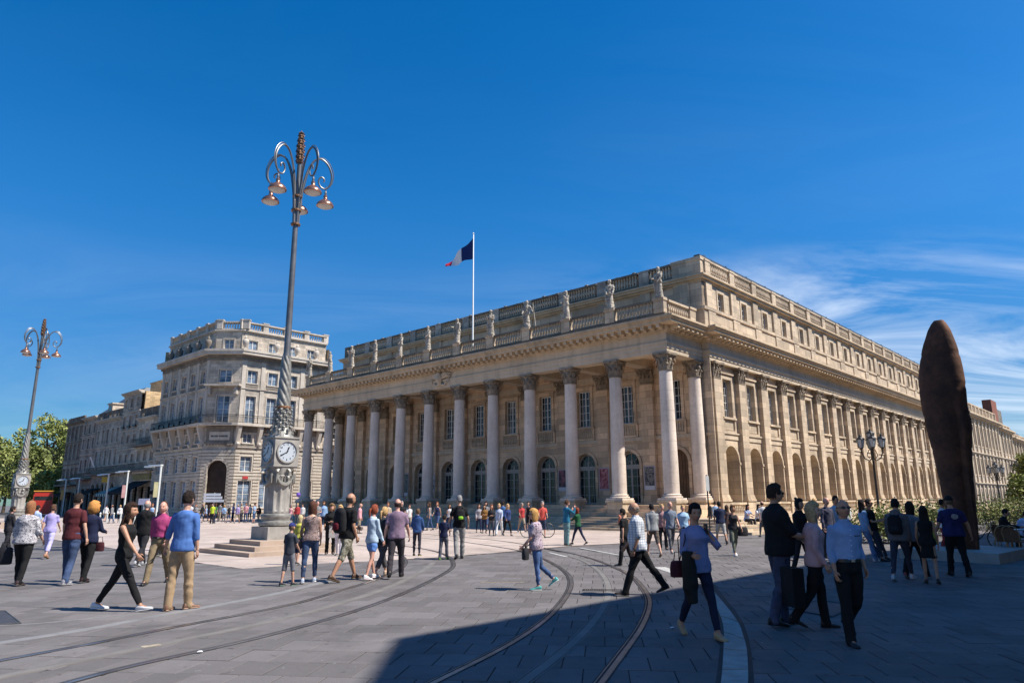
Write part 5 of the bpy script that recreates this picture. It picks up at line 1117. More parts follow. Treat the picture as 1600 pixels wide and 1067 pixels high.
def shrub(px, Y, h, w, label, seed, n=700, m=None):
    x, y = atY(px, Y); rr = np.random.default_rng(seed); r = empty('rose_bush', (x, y, -K*y)); tag(r, label, 'shrub', 'rose bushes in front of the arcade')
    for nm, cnt, s, mat in (('foliage', int(n*2.2), .050, m or M['leaf2']), ('foliage', n, .045, M['leaf']), ('roses', n//3, .038, M['rose'])):
        P_ = rr.normal(size=(cnt, 3))*np.array([w*.42, w*.3, h*.22]); P_[:, 2] = np.abs(P_[:, 2]+h*.55); P_[:, 2] = np.clip(P_[:, 2], .05, h*1.15)
        u = rr.normal(size=(cnt, 3)); u /= np.linalg.norm(u, axis=1)[:, None]; v = np.cross(u, rr.normal(size=(cnt, 3))); v /= np.linalg.norm(v, axis=1)[:, None]; V = np.zeros((cnt*4, 3)); sz = s*(1+.5*rr.random((cnt, 1)))
        V[0::4] = P_-u*sz; V[1::4] = P_-v*sz*.6; V[2::4] = P_+u*sz; V[3::4] = P_+v*sz*.6
        me = bpy.data.meshes.new(nm); me.from_pydata(V.tolist(), [], np.arange(cnt*4).reshape(-1, 4).tolist()); obj(nm, me, mat, r)
    b = B()
    for k in range(7): a = k*.9; b.tube([(.05*cos(a), .05*sin(a), 0), (w*.25*cos(a), w*.2*sin(a), h*.7)], .012, 4)
    obj('stems', b.mesh('stems'), M['bark'], r)
sp = [(1372, 30, 1.5, 1.6, 'rose bush behind the man leaning near the slab'), (1392, 29.5, 1.25, 1.4, 'rose bush left of the man with the backpack'), (1448, 35, 1.6, 2.2, 'rose bush behind the woman in the black dress'), (1474, 36, 1.5, 1.9, 'rose bush left of the rusty sculpture'), (1540, 42, 1.7, 2.3, 'rose bush just right of the rusty sculpture'), (1562, 44, 1.6, 2.3, 'rose bush behind the empty café chair'), (1584, 46, 1.75, 2.4, 'rose bush behind the man in the white shirt'), (1605, 47, 1.7, 2.4, 'rose bush at the right picture edge')]
for i, (px, Y, h, w, lb) in enumerate(sp): shrub(px, Y, h, w, lb, 50+i)
# ================================================================== RED BUS, BOLLARDS, SIGN POSTS
x, y = atY(68, 112); bus = empty('bus', (x, y, -K*y), R(33)); tag(bus, 'red open sightseeing bus by the trees on the left', 'bus')
M['busred'] = simple('bus_red', (.42, .03, .018), .35, .5, var=.08)
b = B().box(-1.25, 1.25, -4.5, 4.5, .35, 2.0).box(-1.25, -1.15, -4.5, 4.5, 2.001, 3.3).box(1.15, 1.25, -4.5, 4.5, 2.001, 3.3).box(-1.149, 1.149, -4.5, -4.4, 2.001, 2.4); b.box(-1.149, 1.149, -4.5, -4.4, 3.0, 3.7).box(-1.25, 1.25, -4.39, 4.5, 3.301, 3.5)
obj('body', b.mesh('body'), M['busred'], bus); obj('windscreen', B().box(-1.14, 1.14, -4.47, -4.41, 2.401, 2.999).box(-1.26, -1.251, -3.6, 4.2, 2.1, 3.1).mesh('glass'), M['glass'], bus)
obj('roof_trim', B().box(-1.3, 1.3, -4.6, -4.3, 3.701, 3.85).mesh('trim'), simple('bus_orange', (.6, .3, .03), .5, var=.05), bus)
wh = B().lathe([(.0, -.14), (.46, -.14), (.5, -.08), (.5, .08), (.46, .14), (.0, .14)], 18).mesh('wheel')
for sx_ in (-1.12, 1.12):
    for sy_ in (-3, 3): obj('wheel', wh, M['black'], bus, (sx_, sy_, .5), rot=(0, pi/2, 0))
bol = B().lathe([(.07, 0), (.07, .82), (.09, .84), (.09, .88), (.05, .95), (.01, .97)], 10).mesh('bollard', smooth=True)
for i, (px, Y) in enumerate([(150, 70), (160, 69), (171, 68), (181, 67), (192, 66), (204, 65), (214, 64), (226, 63)]):
    x, y = atY(px, Y); o = obj('bollard', bol, M['mast'], None, (x, y, -K*y)); tag(o, 'pale metal bollard before the shaded houses, %s in the row' % ['first from left', 'second from left', 'third from left', 'fourth from left', 'fifth from left', 'sixth from left', 'seventh from left', 'last on the right'][i], 'bollard', 'pale bollards by the row of houses')
x, y = atY(335, 78); sg = empty('signpost', (x, y, -K*y), R(-5)); tag(sg, 'direction signpost with three white boards before the arched entrance', 'signpost')
obj('post', B().lathe([(.05, 0), (.05, 2.9)], 8).mesh('post'), M['mast'], sg)
for i in range(3): obj('sign_board', B().box(-1.2, 1.1-.2*i, -.08, -.03, 1.9+.33*i, 2.17+.33*i).mesh('board'), M['white'], sg)
x, y = atY(226, 70); sg = empty('sign_board', (x, y, -K*y), R(-10)); tag(sg, 'white rectangular board under the black awning', 'sign'); obj('post', B().box(-.04, .04, 0, .06, 0, 2.0).mesh('post'), M['mast'], sg); obj('board', B().box(-.6, .6, -.06, -.01, 1.65, 2.25).mesh('board'), simple('lilac_board', (.5, .5, .62), .5, var=.05), sg)
x, y = atY(1106, 36); sg = empty('signpost', (x, y, -K*y), R(20)); tag(sg, 'thin dark signpost with small round plate beside the corner of the theatre', 'signpost')
obj('post', B().lathe([(.035, 0), (.035, 3.0)], 8).mesh('post'), M['iron'], sg); obj('sign_plate', B().box(-.10, .10, -.05, -.036, 2.2, 2.95).mesh('plate'), M['mast'], sg)
# white balloon-like violet ball above crowd
x, y = atY(466, 60); bo = tag(obj('balloon', B().lathe([(.01, -.20), (.12, -.15), (.19, 0), (.15, .13), (.01, .2)], 14).tube([(0, 0, -.2), (.02, 0, -.9)], .008, 4).mesh('balloon', smooth=True), simple('violet_balloon', (.16, .08, .42), .35, .5, var=.05), None, (x, y, 2.0)), 'violet balloon floating above the crowd left of the colonnade', 'balloon')
# ================================================================== BICYCLE
def bicycle(x, y, rz, label):
    r = empty('bicycle', (x, y, -K*y), rz); tag(r, label, 'bicycle')
    def wheel():
        b = B(); b.tube([(.33*cos(a), 0, .33*sin(a)) for a in np.linspace(0, 2*pi, 25)], .02, 6, False); return b
    sp_ = B()
    for k in range(12): a = k*pi/6; sp_.tube([(0, 0, 0), (.32*cos(a), 0, .32*sin(a))], .004, 3)
    tm, sm_ = wheel().mesh('tyre'), sp_.mesh('spokes'); M_s = simple('chrome', (.5, .5, .5), .3, .5, .8)
    for wx in (-.52, .52): o = obj('wheel', tm, M['black'], r, (wx, 0, .35)); obj('spokes', sm_, M_s, o)
    obj('frame', B().tube([(-.52, 0, .35), (-.15, 0, .85), (.38, 0, .82), (-.08, 0, .32), (-.52, 0, .35)], .018, 6).tube([(-.08, 0, .32), (-.17, 0, .95)], .016, 6).tube([(.52, 0, .35), (.36, 0, .95)], .018, 6).mesh('frame'), M['iron'], r)
    obj('handlebar', B().tube([(.30, -.26, 1.0), (.38, -.1, 1.02), (.38, .1, 1.02), (.30, .26, 1.0)], .014, 6).mesh('handlebar'), M['iron'], r)
    obj('saddle', B().tube([(-.30, 0, .97), (-.18, 0, .98), (-.04, 0, .96)], [.07, .055, .02], 8).mesh('saddle'), M['black'], r)
g = gnd(840, 840); bicycle(g.x, g.y, R(8), 'black bicycle behind the woman in the floral blouse')
x, y = atY(1533, 24.5); bicycle(x+.6, y+1.2, R(-60), 'bicycle parked behind the sculpture near the café chair')
# ================================================================== CAFÉ CHAIRS AND TABLES
M['cane'] = simple('cane_weave', (.16, .085, .045), .6, .3, var=.35, sc=20); M['canef'] = simple('bamboo_frame', (.36, .24, .12), .5, .4, var=.2, sc=8)
def cafe_chair(px, Y, rz, label):
    x, y = atY(px, Y); r = empty('cafe_chair', (x, y, -K*y), rz); tag(r, label, 'chair', 'café chairs on the right')
    obj('seat', B().prism([(.22*cos(a), .22*sin(a)) for a in np.linspace(0, 2*pi, 17)[:-1]], .43, .46).mesh('seat'), M['cane'], r)
    b = B()
    for i in range(9): x0 = -.2+i*.044; b.q((x0, .20, .46), (x0+.046, .20, .46), (x0*1.1+.05, .24, .86-.9*(x0+.02)**2*3), (x0*1.1, .24, .86-.9*x0**2*3))
    obj('backrest', b.mesh('backrest'), M['cane'], r); obj('back_frame', B().tube([(-.21, .18, .44), (-.24, .24, .72), (-.17, .26, .87), (0, .27, .92), (.17, .26, .87), (.24, .24, .72), (.21, .18, .44)], .016, 6).mesh('back_frame'), M['canef'], r)
    for sx_ in (-.17, .17):
        for sy_ in (-.16, .17): obj('leg', B().tube([(sx_, sy_, .43), (sx_*1.2, sy_*1.25, 0)], .014, 6).mesh('leg'), M['canef'], r)
def cafe_table(px, Y, label):
    x, y = atY(px, Y); r = empty('cafe_table', (x, y, -K*y)); tag(r, label, 'table', 'café tables on the right')
    obj('tabletop', B().lathe([(.34, .71), (.36, .72), (.36, .74), (.34, .75)], 24).mesh('top'), simple('table_marble', (.3, .3, .32), .3, .5), r); obj('pedestal', B().lathe([(.22, 0), (.2, .03), (.03, .08), (.03, .7)], 12).mesh('pedestal'), M['iron'], r)
cafe_chair(1556, 22.4, R(160), 'cane bistro chair seen from behind, right of the sculpture'); cafe_chair(1576, 22.0, R(120), 'cane bistro chair partly behind the small table'); cafe_chair(1596, 22.6, R(200), 'cane bistro chair at the right picture edge'); cafe_chair(1584, 24.6, R(15), 'cane bistro chair under the man in the white shirt'); cafe_chair(1558, 24.8, R(30), 'cane bistro chair under the dark clothed sitter')
cafe_table(1570, 23.6, 'small round table between the café chairs'); cafe_table(1592, 23.4, 'small round table at the right picture edge')
# ================================================================== FIGURES
def remesh(b, vox, smooth=4, wr=0.0, seed=0.0, wk=30.0):
    me = b.mesh('tmp'); o = bpy.data.objects.new('tmp', me); COL.objects.link(o)
    m = o.modifiers.new('r', 'REMESH'); m.mode = 'VOXEL'; m.voxel_size = vox; m.use_smooth_shade = True
    if smooth: s_ = o.modifiers.new('s', 'SMOOTH'); s_.iterations = smooth; s_.factor = .5
    dg_ = bpy.context.evaluated_depsgraph_get(); out = bpy.data.meshes.new_from_object(o.evaluated_get(dg_)); bpy.data.objects.remove(o); bpy.data.meshes.remove(me)
    if wr:
        n = len(out.vertices); co = np.empty(n*3); out.vertices.foreach_get('co', co); co = co.reshape(-1, 3); nr = np.empty(n*3); out.vertex_normals.foreach_get('vector', nr); nr = nr.reshape(-1, 3)
        x, y, z = co.T; w = np.sin(wk*(z*1.0+.45*x+.3*y)+3*np.sin(9*x+seed)+2.5*np.sin(7*z+5*y+seed*2))*.6+np.sin(wk*1.7*(z*.6-x*.8+.5*y)+2*np.sin(14*z+seed))*.4
        w *= .5+.5*np.sin(6*z+8*x+4*y+seed*3); co += nr*(w*wr)[:, None]; out.vertices.foreach_set('co', co.ravel()); out.update()
    return out
def ell(b, rings, seg=16):
    """closed loft through elliptical rings (centre, side vector, front vector)"""
    n = len(b.v)
    for c, a, f in rings:
        for i in range(seg):
            t = 2*pi*i/seg; b.v.append(tuple(c+a*cos(t)+f*sin(t)))
    for j in range(len(rings)-1):
        for i in range(seg): k = (i+1) % seg; b.f.append((n+j*seg+i, n+j*seg+k, n+(j+1)*seg+k, n+(j+1)*seg+i)); b.mi.append(b.m)
    b.f.append(tuple(n+i for i in range(seg))[::-1]); b.f.append(tuple(n+(len(rings)-1)*seg+i for i in range(seg))); b.mi += [b.m]*2
def limb(b, pts, rad, seg=12):
    pts = [Vector(p) for p in pts]; d0 = (pts[0]-pts[1]).normalized(); d1 = (pts[-1]-pts[-2]).normalized()
    P_ = [pts[0]+d0*rad[0]*.85, pts[0]+d0*rad[0]*.5]+pts+[pts[-1]+d1*rad[-1]*.5, pts[-1]+d1*rad[-1]*.85]
    b.tube(P_, [rad[0]*.45, rad[0]*.85]+list(rad)+[rad[-1]*.85, rad[-1]*.45], seg)
def sst(x, a, b_):
    t = np.clip((x-a)/(b_-a), 0, 1); return t*t*(3-2*t)
def head_r(dx, dy, dz, fem=False):
    """radius of the head along a unit direction (x side, y front, z up)"""
    a, b_, c = .074, .094, .116
    r = 1/np.sqrt((dx/a)**2+(dy/b_)**2+(dz/c)**2); x, y, z = r*dx, r*dy, r*dz
    jaw = sst(-z, .02, .11); r = r*(1-jaw*(.16 if fem else .10)*np.abs(dx)/np.maximum(.2, np.sqrt(dx**2+dy**2))); r = r*(1+.05*sst(-dy, .2, 1)*sst(dz, -.3, .5))
    fr_ = sst(dy, .3, .8); g = lambda u, s: np.exp(-(u/s)**2)
    r = r+fr_*(.024*g(x, .013)*g(z+.022, .020)+.010*g(x, .009)*g(z-.005, .02)+.006*g(z-.034, .012)*g(x, .05)-.010*g(np.abs(x)-.032, .014)*g(z-.012, .013)+.006*g(z+.062, .010)*g(x, .022)-.003*g(z+.050, .005)*g(x, .02)+.010*g(z+.098, .018)*g(x, .022)+.004*g(np.abs(x)-.04, .02)*g(z+.02, .02))
    r = r-sst(-dy, .35, .9)*sst(-dz, .45, .95)*.020; return r
def sph_dirs(nu, nv):
    u = np.linspace(0, pi, nv); p = np.linspace(0, 2*pi, nu, endpoint=False); U, P_ = np.meshgrid(u, p, indexing='ij'); return np.sin(U)*np.sin(P_), np.sin(U)*np.cos(P_), np.cos(U)
def grid_faces(nu, nv, off=0):
    F = []
    for j in range(nv-1):
        for i in range(nu):
            k = (i+1) % nu; q = (off+j*nu+i, off+(j+1)*nu+i, off+(j+1)*nu+k, off+j*nu+k)
            F.append(q)
    return F
def hair_mesh(style, M4, rs, lod):
    nu, nv = (36, 26) if lod == 0 else (20, 14); dx, dy, dz = sph_dirs(nu, nv); hr = head_r(dx, dy, dz); z = hr*dz; az = np.abs(np.arctan2(dx, dy))
    nz = np.sin(dx*17+rs)*np.sin(dy*15+rs*2)*np.sin(dz*19+rs*3)
    face_edge = sst(az, .75, 1.05)
    if style == 'bald': m = sst(az, 1.35, 1.6)*sst(z, -.075, -.055)*(1-sst(z, .015, .045)); th = .007+nz*.002
    elif style == 'short':
        m = np.maximum(sst(z, .058, .078), face_edge*sst(z, -.02, .0)*1.0); m = np.maximum(m, sst(az, 1.75, 2.0)*sst(z, -.062, -.045)); th = .010+.012*sst(z, .0, .1)+nz*.006+.004*np.sin(dx*43+rs)*np.sin(dz*37)
    elif style == 'curly': m = np.maximum(sst(z, .05, .07), sst(az, .9, 1.1)); th = .052+.014*np.sin(dx*30+rs)*np.sin(dy*27)*np.sin(dz*31+1)+nz*.01
    elif style == 'cap': m = sst(z, .022, .035); th = .017+nz*0
    else: m = np.maximum(sst(z, .055, .072), sst(az, 1.0, 1.25)); th = (.020 if style != 'pony' else .013)+.012*sst(z, 0, .1)+nz*.004
    th = th+np.random.default_rng(int(rs*10) % 9999).normal(size=th.shape)*(.0035 if lod == 0 else .002)
    r = hr+np.where(m > .02, th*m, 0)-.007*(1-m)
    X, Y, Z = r*dx, r*dy, r*dz
    if style in ('bob', 'long'):
        k = sst(-Z, .02, .10)*m; Z = Z-k*(.07 if style == 'bob' else .10); X = X*(1+.28*k); Y = np.where(dy > 0, Y*(1-.25*k), Y)
    V = np.stack([X, Y, Z], -1).reshape(-1, 3).tolist(); F = grid_faces(nu, nv); b = B(); b.v = [tuple(v) for v in V]; b.f = F; b.mi = [0]*len(F)
    if style == 'long':
        ell(b, [(Vector((0, -.035, -.02)), Vector((.085, 0, 0)), Vector((0, .06, 0))), (Vector((0, -.06, -.12)), Vector((.10, 0, 0)), Vector((0, .045, 0))), (Vector((.01, -.085, -.22)), Vector((.10, 0, 0)), Vector((0, .04, 0))), (Vector((.0, -.10, -.32)), Vector((.075, 0, 0)), Vector((0, .03, 0))), (Vector((.0, -.10, -.38)), Vector((.03, 0, 0)), Vector((0, .012, 0)))], 14)
    if style == 'pony': limb(b, [(0, -.10, .03), (0, -.14, .0), (0, -.15, -.08), (0, -.13, -.17)], [.022, .030, .028, .010], 8)
    if style == 'bun': limb(b, [(0, -.06, .10), (0, -.09, .13)], [.04, .035], 8)
    if style == 'cap': b.tube([(0, .05, .035), (0, .12, .03), (0, .155, .02)], [.075, .060, .02], 10); b.v = [(x, y, (z if y < .101 else .03+(z-.03)*.15)) for x, y, z in b.v]
    b.v = [tuple(M4 @ Vector(v)) for v in b.v]; return b
SKIN = {'light': (.52, .30, .21), 'tan': (.42, .22, .135), 'pink': (.58, .31, .23), 'dark': (.12, .06, .04)}
def skinmat(k):
    n = 'skin_'+k
    if n in _mc: return _mc[n]
    t = NT(n, .5, .4); t.b.inputs['Subsurface Weight'].default_value = .12; t.b.inputs['Subsurface Radius'].default_value = (.02, .008, .004); c = SKIN[k]
    t.col(t.mix(t.rng(t.noise(14, 4), .3, .7), dk(c, .85), dk(c, 1.1))); _mc[n] = t.m; return t.m
def cloth(c, pat=None, c2=None):
    n = 'cloth_%s_%s_%s' % ('_'.join('%02d' % int(x*99) for x in c), pat, '' if c2 is None else int(c2[0]*99))
    if n in _mc: return _mc[n]
    t = NT(n, .88, .25); base = t.mix(t.rng(t.noise(7, 5, .6), .3, .7), dk(c, .78), dk(c, 1.18))
    sp = t.n('ShaderNodeSeparateXYZ'); t.l(t.pos.outputs['Position'], sp.inputs[0])
    if pat == 'floral': base = t.mix(t.rng(t.noise(26, 3, .6, dist=2.5), .50, .56), base, c2)
    elif pat == 'blotch': base = t.mix(t.rng(t.noise(13, 3, .6, dist=1.5), .50, .55), base, c2)
    elif pat == 'check':
        for ax_ in (0, 2): base = t.mix(t.math('MULTIPLY', t.math('GREATER_THAN', t.math('SINE', t.math('MULTIPLY', sp.outputs[ax_], 2*pi/.045)), .5), .75), base, c2)
    elif pat == 'stripe': base = t.mix(t.math('GREATER_THAN', t.math('SINE', t.math('MULTIPLY', t.math('ADD', sp.outputs[2], t.math('MULTIPLY', sp.outputs[0], .25)), 2*pi/.035)), .1), base, c2)
    elif pat == 'denim': base = t.mix(t.rng(t.noise(3.5, 3, .6), .45, .7), base, dk(c, 1.9))
    t.col(base); t.bump(t.noise(6, 3, .55, dist=1.2), .35, .03); _mc[n] = t.m; return t.m
TORSO = [(-.10, .125, .100, 0), (-.05, .168, .120, 0), (.03, .168, .118, 0), (.12, .146, .104, .005), (.20, .142, .100, .005), (.29, .156, .108, .005), (.38, .170, .115, .0), (.445, .168, .108, -.005), (.485, .146, .090, -.01), (.515, .105, .074, -.012), (.54, .072, .064, -.010), (.56, .058, .058, -.008)]
def torso_rings(sk, z0, z1, off=0.0, wf=1.0, belly=0.0, fem=False, hemflare=0.0, loose=False):
    out = []; zs_ = [z0]+[r[0] for r in TORSO if z0+.015 < r[0] < z1-.015]+[z1]; T_ = np.array(TORSO)
    for z in zs_:
        hw, hd, yo = (np.interp(z, T_[:, 0], T_[:, i]) for i in (1, 2, 3))
        if loose and z < .40: hw = max(hw, .152 if z > .05 else .160); hd = max(hd, .112)
        if z > -.1 and fem: hw *= 1+(.04 if z < .05 else ((-.05 if loose else -.08) if z < .30 else -.07)); 
        if fem: hd += .022*math.exp(-((z-.36)/.06)**2); yo += .014*math.exp(-((z-.36)/.06)**2)
        hw = hw*wf+off; hd = hd*wf+off+belly*math.exp(-((z-.15)/.13)**2)*.5; yo += belly*math.exp(-((z-.15)/.13)**2)*.5
        fl = hemflare*max(0, (.12-z)/.2); out.append((sk['P']+sk['S']*z*sk['s']+sk['F']*yo*sk['s'], sk['X']*(hw+fl)*sk['s'], sk['F']*(hd+fl)*sk['s']))
    return out
def skeleton(s, pose, seat=None):
    g = lambda k, d: pose.get(k, d); X, F = Vector((1, 0, 0)), Vector((0, 1, 0)); ln = R(g('lean', 2)); S_ = Vector((0, sin(ln), cos(ln))); FF = Vector((0, cos(ln), -sin(ln)))
    tw = R(g('sway', 0)); S_ = (Matrix.Rotation(tw, 3, 'Y') @ S_)
    sk = dict(s=s, X=X, F=FF, S=S_, P=Vector((0, 0, 0))); 
    for side, nm in ((-1, 'L'), (1, 'R')):
        th, kn = R(g('t'+nm, 0)), R(g('k'+nm, 4)); ab = R(g('ab', 3)); ro = R(g('toe'+nm, 6))*side
        hip = Vector((side*.088*s, 0, -.045*s)); d1 = Vector((side*sin(ab), sin(th), -cos(th))).normalized(); knee = hip+d1*.43*s; a2 = th-kn; d2 = Vector((side*sin(ab)*.3, sin(a2), -cos(a2))).normalized(); ank = knee+d2*.41*s
        pit = g('pit'+nm, None); pit = R(pit) if pit is not None else max(0, -a2-R(12))*.9; fd = Vector((sin(ro)*cos(pit), cos(ro)*cos(pit), -sin(pit))); fu = Vector((0, sin(pit), cos(pit)))
        sole = ank-fu*.080*s; sk[nm] = dict(hip=hip, knee=knee, ank=ank, fd=fd, fu=fu, sole=sole, low=min((sole-fd*.05*s).z, (sole+fd*.19*s).z))
    zmin = min(sk['L']['low'], sk['R']['low']); dz = -zmin
    if seat is not None: dz = seat
    up = Vector((0, 0, dz)); sk['P'] += up
    for nm in 'LR':
        for k in ('hip', 'knee', 'ank', 'sole'): sk[nm][k] = sk[nm][k]+up
    # shift so that the feet's mean lies over the origin
    for side, nm in ((-1, 'l'), (1, 'r')):
        sw, ab, eb, inr = (R(v) for v in g('a'+nm, (4, 8, 14, 4))); wf = pose.get('_wf', 1)
        sh = sk['P']+S_*.448*s+X*side*.166*s*wf; d1 = Vector((side*sin(ab), cos(ab)*sin(sw), -cos(ab)*cos(sw))); el = sh+d1*.285*s
        q = sw+eb; d2 = Vector((side*(sin(ab)*.6-sin(inr)), cos(inr)*sin(q), -cos(inr)*cos(q))).normalized(); wr = el+d2*.245*s; w = (Vector((0, 1, 0)) if abs(d2.y) < .9 else Vector((0, 0, 1))); w = (w-d2*w.dot(d2)).normalized()
        sk['a'+nm] = dict(sh=sh, el=el, wr=wr, d=d2, w=w, n=d2.cross(w), side=side)
    nk = sk['P']+S_*.555*s; sk['neck'] = nk; sk['headc'] = nk+S_*.150*s+FF*.022*s
    return sk
def arm_pts(a, t): # points along shoulder..wrist up to fraction t (1 = elbow, 2 = wrist)
    P_ = [a['sh']]; P_ += [a['sh'].lerp(a['el'], .5*min(1, t/.5 if t < .5 else 1))]
    if t >= 1: P_ += [a['el']]
    elif t > .5: P_ += [a['sh'].lerp(a['el'], t)]
    if t > 1: P_ += [a['el'].lerp(a['wr'], .35*min(1, (t-1)/.35)), a['el'].lerp(a['wr'], t-1)] if t > 1.4 else [a['el'].lerp(a['wr'], t-1)]
    return P_
def body_mesh(sk, vox, lod, fem, wf, head_rot, belly, slim=.93):
    s = sk['s']; b = B(); r_ = torso_rings(sk, -.10, .56, -.008, wf*slim, belly*.8, fem); ell(b, r_); limb(b, [sk['neck']-sk['S']*.05*s, sk['neck']+sk['S']*.04*s, sk['headc']-sk['S']*.04*s], [.058*s, .052*s, .052*s])
    k = slim*s*(1 if not fem else .93)*(.5+.5*wf)
    for nm in 'lr': a = sk['a'+nm]; limb(b, [a['sh'], a['sh'].lerp(a['el'], .5), a['el'], a['el'].lerp(a['wr'], .3), a['wr']], [.056*k, .046*k, .038*k, .040*k, .026*k])
    for nm in 'LR': g = sk[nm]; limb(b, [g['hip'], g['hip'].lerp(g['knee'], .35), g['knee'], g['knee'].lerp(g['ank'], .3)-Vector((0, .012*s, 0)), g['ank']], [.088*k, .078*k, .056*k, .056*k, .036*k]); limb(b, [g['ank'], g['sole']+g['fu']*.03*s+g['fd']*.10*s], [.034*s, .028*s])
    me = remesh(b, vox*s/1.0, 3); n = len(me.vertices); co = np.empty(n*3); me.vertices.foreach_get('co', co); V = co.reshape(-1, 3).tolist(); F = [tuple(p.vertices) for p in me.polygons]; MI = [0]*len(F); bpy.data.meshes.remove(me)
    # head
    H4 = Matrix.Translation(sk['headc']) @ head_rot @ Matrix.Scale(s*1.06, 4); nu, nv = (44, 34) if lod == 0 else ((24, 18) if lod == 1 else (14, 10)); dx, dy, dz = sph_dirs(nu, nv); r = head_r(dx, dy, dz, fem)
    Q = [tuple(H4 @ Vector(v)) for v in np.stack([r*dx, r*dy, r*dz], -1).reshape(-1, 3)]; o = len(V); V += Q; F2 = grid_faces(nu, nv, o); F += F2; MI += [0]*len(F2)
    bb = B()
    for sd in (-1, 1): bb.m = 0; ell(bb, [(Vector((sd*(.070+.006*i), -.006-.004*i, -.005)), Vector((0, .016*(1-.25*abs(i-1)), 0)), Vector((0, 0, .030*(1-.25*abs(i-1))))) for i in range(3)], 10)
    if lod < 2:
        for sd in (-1, 1):
            bb.m = 1; c = Vector((sd*.031, .0775, .012)); ell(bb, [(c+Vector((0, -.006+.006*i, 0)), Vector((.013*(1-.4*i), 0, 0)), Vector((0, 0, .0065*(1-.4*i)))) for i in range(3)], 8)
            bb.m = 3; ell(bb, [(Vector((sd*.031, .084, .031+.0)), Vector((.018, 0, 0)), Vector((0, 0, .0035))), (Vector((sd*.031, .0885, .031)), Vector((.016, -.004*0, 0)), Vector((0, 0, .003)))], 6)
        bb.m = 2; ell(bb, [(Vector((0, .082, -.054)), Vector((.023, 0, 0)), Vector((0, 0, .008))), (Vector((0, .0925, -.054)), Vector((.018, 0, 0)), Vector((0, 0, .006)))], 8)
    o = len(V); V += [tuple(H4 @ Vector(v)) for v in bb.v]; F += [tuple(o+i for i in f) for f in bb.f]; MI += bb.mi
    # hands: palm, four fingers with two bends, thumb from the side of the palm
    hb = B()
    for nm in 'lr':
        a = sk['a'+nm]; d, w, nn = a['d'], a['w'], a['n']*a['side']; curl = -nn if True else nn; kk = s*.95; p0 = a['wr']
        ell(hb, [(p0+d*t*kk, w*ww*kk, nn*hh*kk) for t, ww, hh in ((-.015, .022, .020), (.02, .030, .018), (.055, .040, .016), (.092, .039, .012))], 10)
        sg = 5 if lod else 7
        for i, (off, ln) in enumerate(((.030, .070), (.010, .080), (-.011, .075), (-.031, .058))):
            q0 = p0+(d*.085+w*off)*kk; q1 = q0+(d*.92+curl*.38).normalized()*ln*.42*kk; q2 = q1+(d*.62+curl*.78).normalized()*ln*.32*kk; q3 = q2+(d*.25+curl*.97).normalized()*ln*.26*kk; hb.tube([q0, q1, q2, q3], [.0095*kk, .0088*kk, .0078*kk, .0055*kk], sg)
        q0 = p0+(d*.025+w*.030)*kk; hb.tube([q0, q0+(d*.6+w*.75+curl*.2).normalized()*.035*kk, q0+(d*.6+w*.75+curl*.2).normalized()*.035*kk+(d*.85+w*.2+curl*.4).normalized()*.035*kk], [.013*kk, .011*kk, .007*kk], sg)
    o = len(V); V += hb.v; F += [tuple(o+i for i in f) for f in hb.f]; MI += [0]*len(hb.f)
    me = bpy.data.meshes.new('body'); me.from_pydata(V, [], F); return me, MI, H4
def shoe_mesh(g, s, kind):
    b = B(); fd, fu = g['fd'], g['fu']; sd = fd.cross(fu); kk = s
    for part, (hs) in ((1, .028), (0, 1)):
        rings = []
        for t, w, h in ((-.075, .022, .070), (-.060, .036, .095), (-.01, .040, .105), (.04, .040, .082), (.09, .043, .052), (.14, .045, .042), (.18, .038, .034), (.198, .022, .024)):
            hh = .024 if part else h; w_ = w*(1.07 if part else 1); c = g['sole']+fd*t*kk+fu*(hh/2+.001+(0 if part else .006))*kk; rings.append((c, sd*w_*kk, fu*hh/2*kk))
        b.m = part; ell(b, rings, 12)
    if kind == 'boot': b.m = 0; limb(b, [g['sole']+fu*.06*kk, g['ank']+fu*.07*kk], [.047*kk, .052*kk])
    return b
FIG = {}
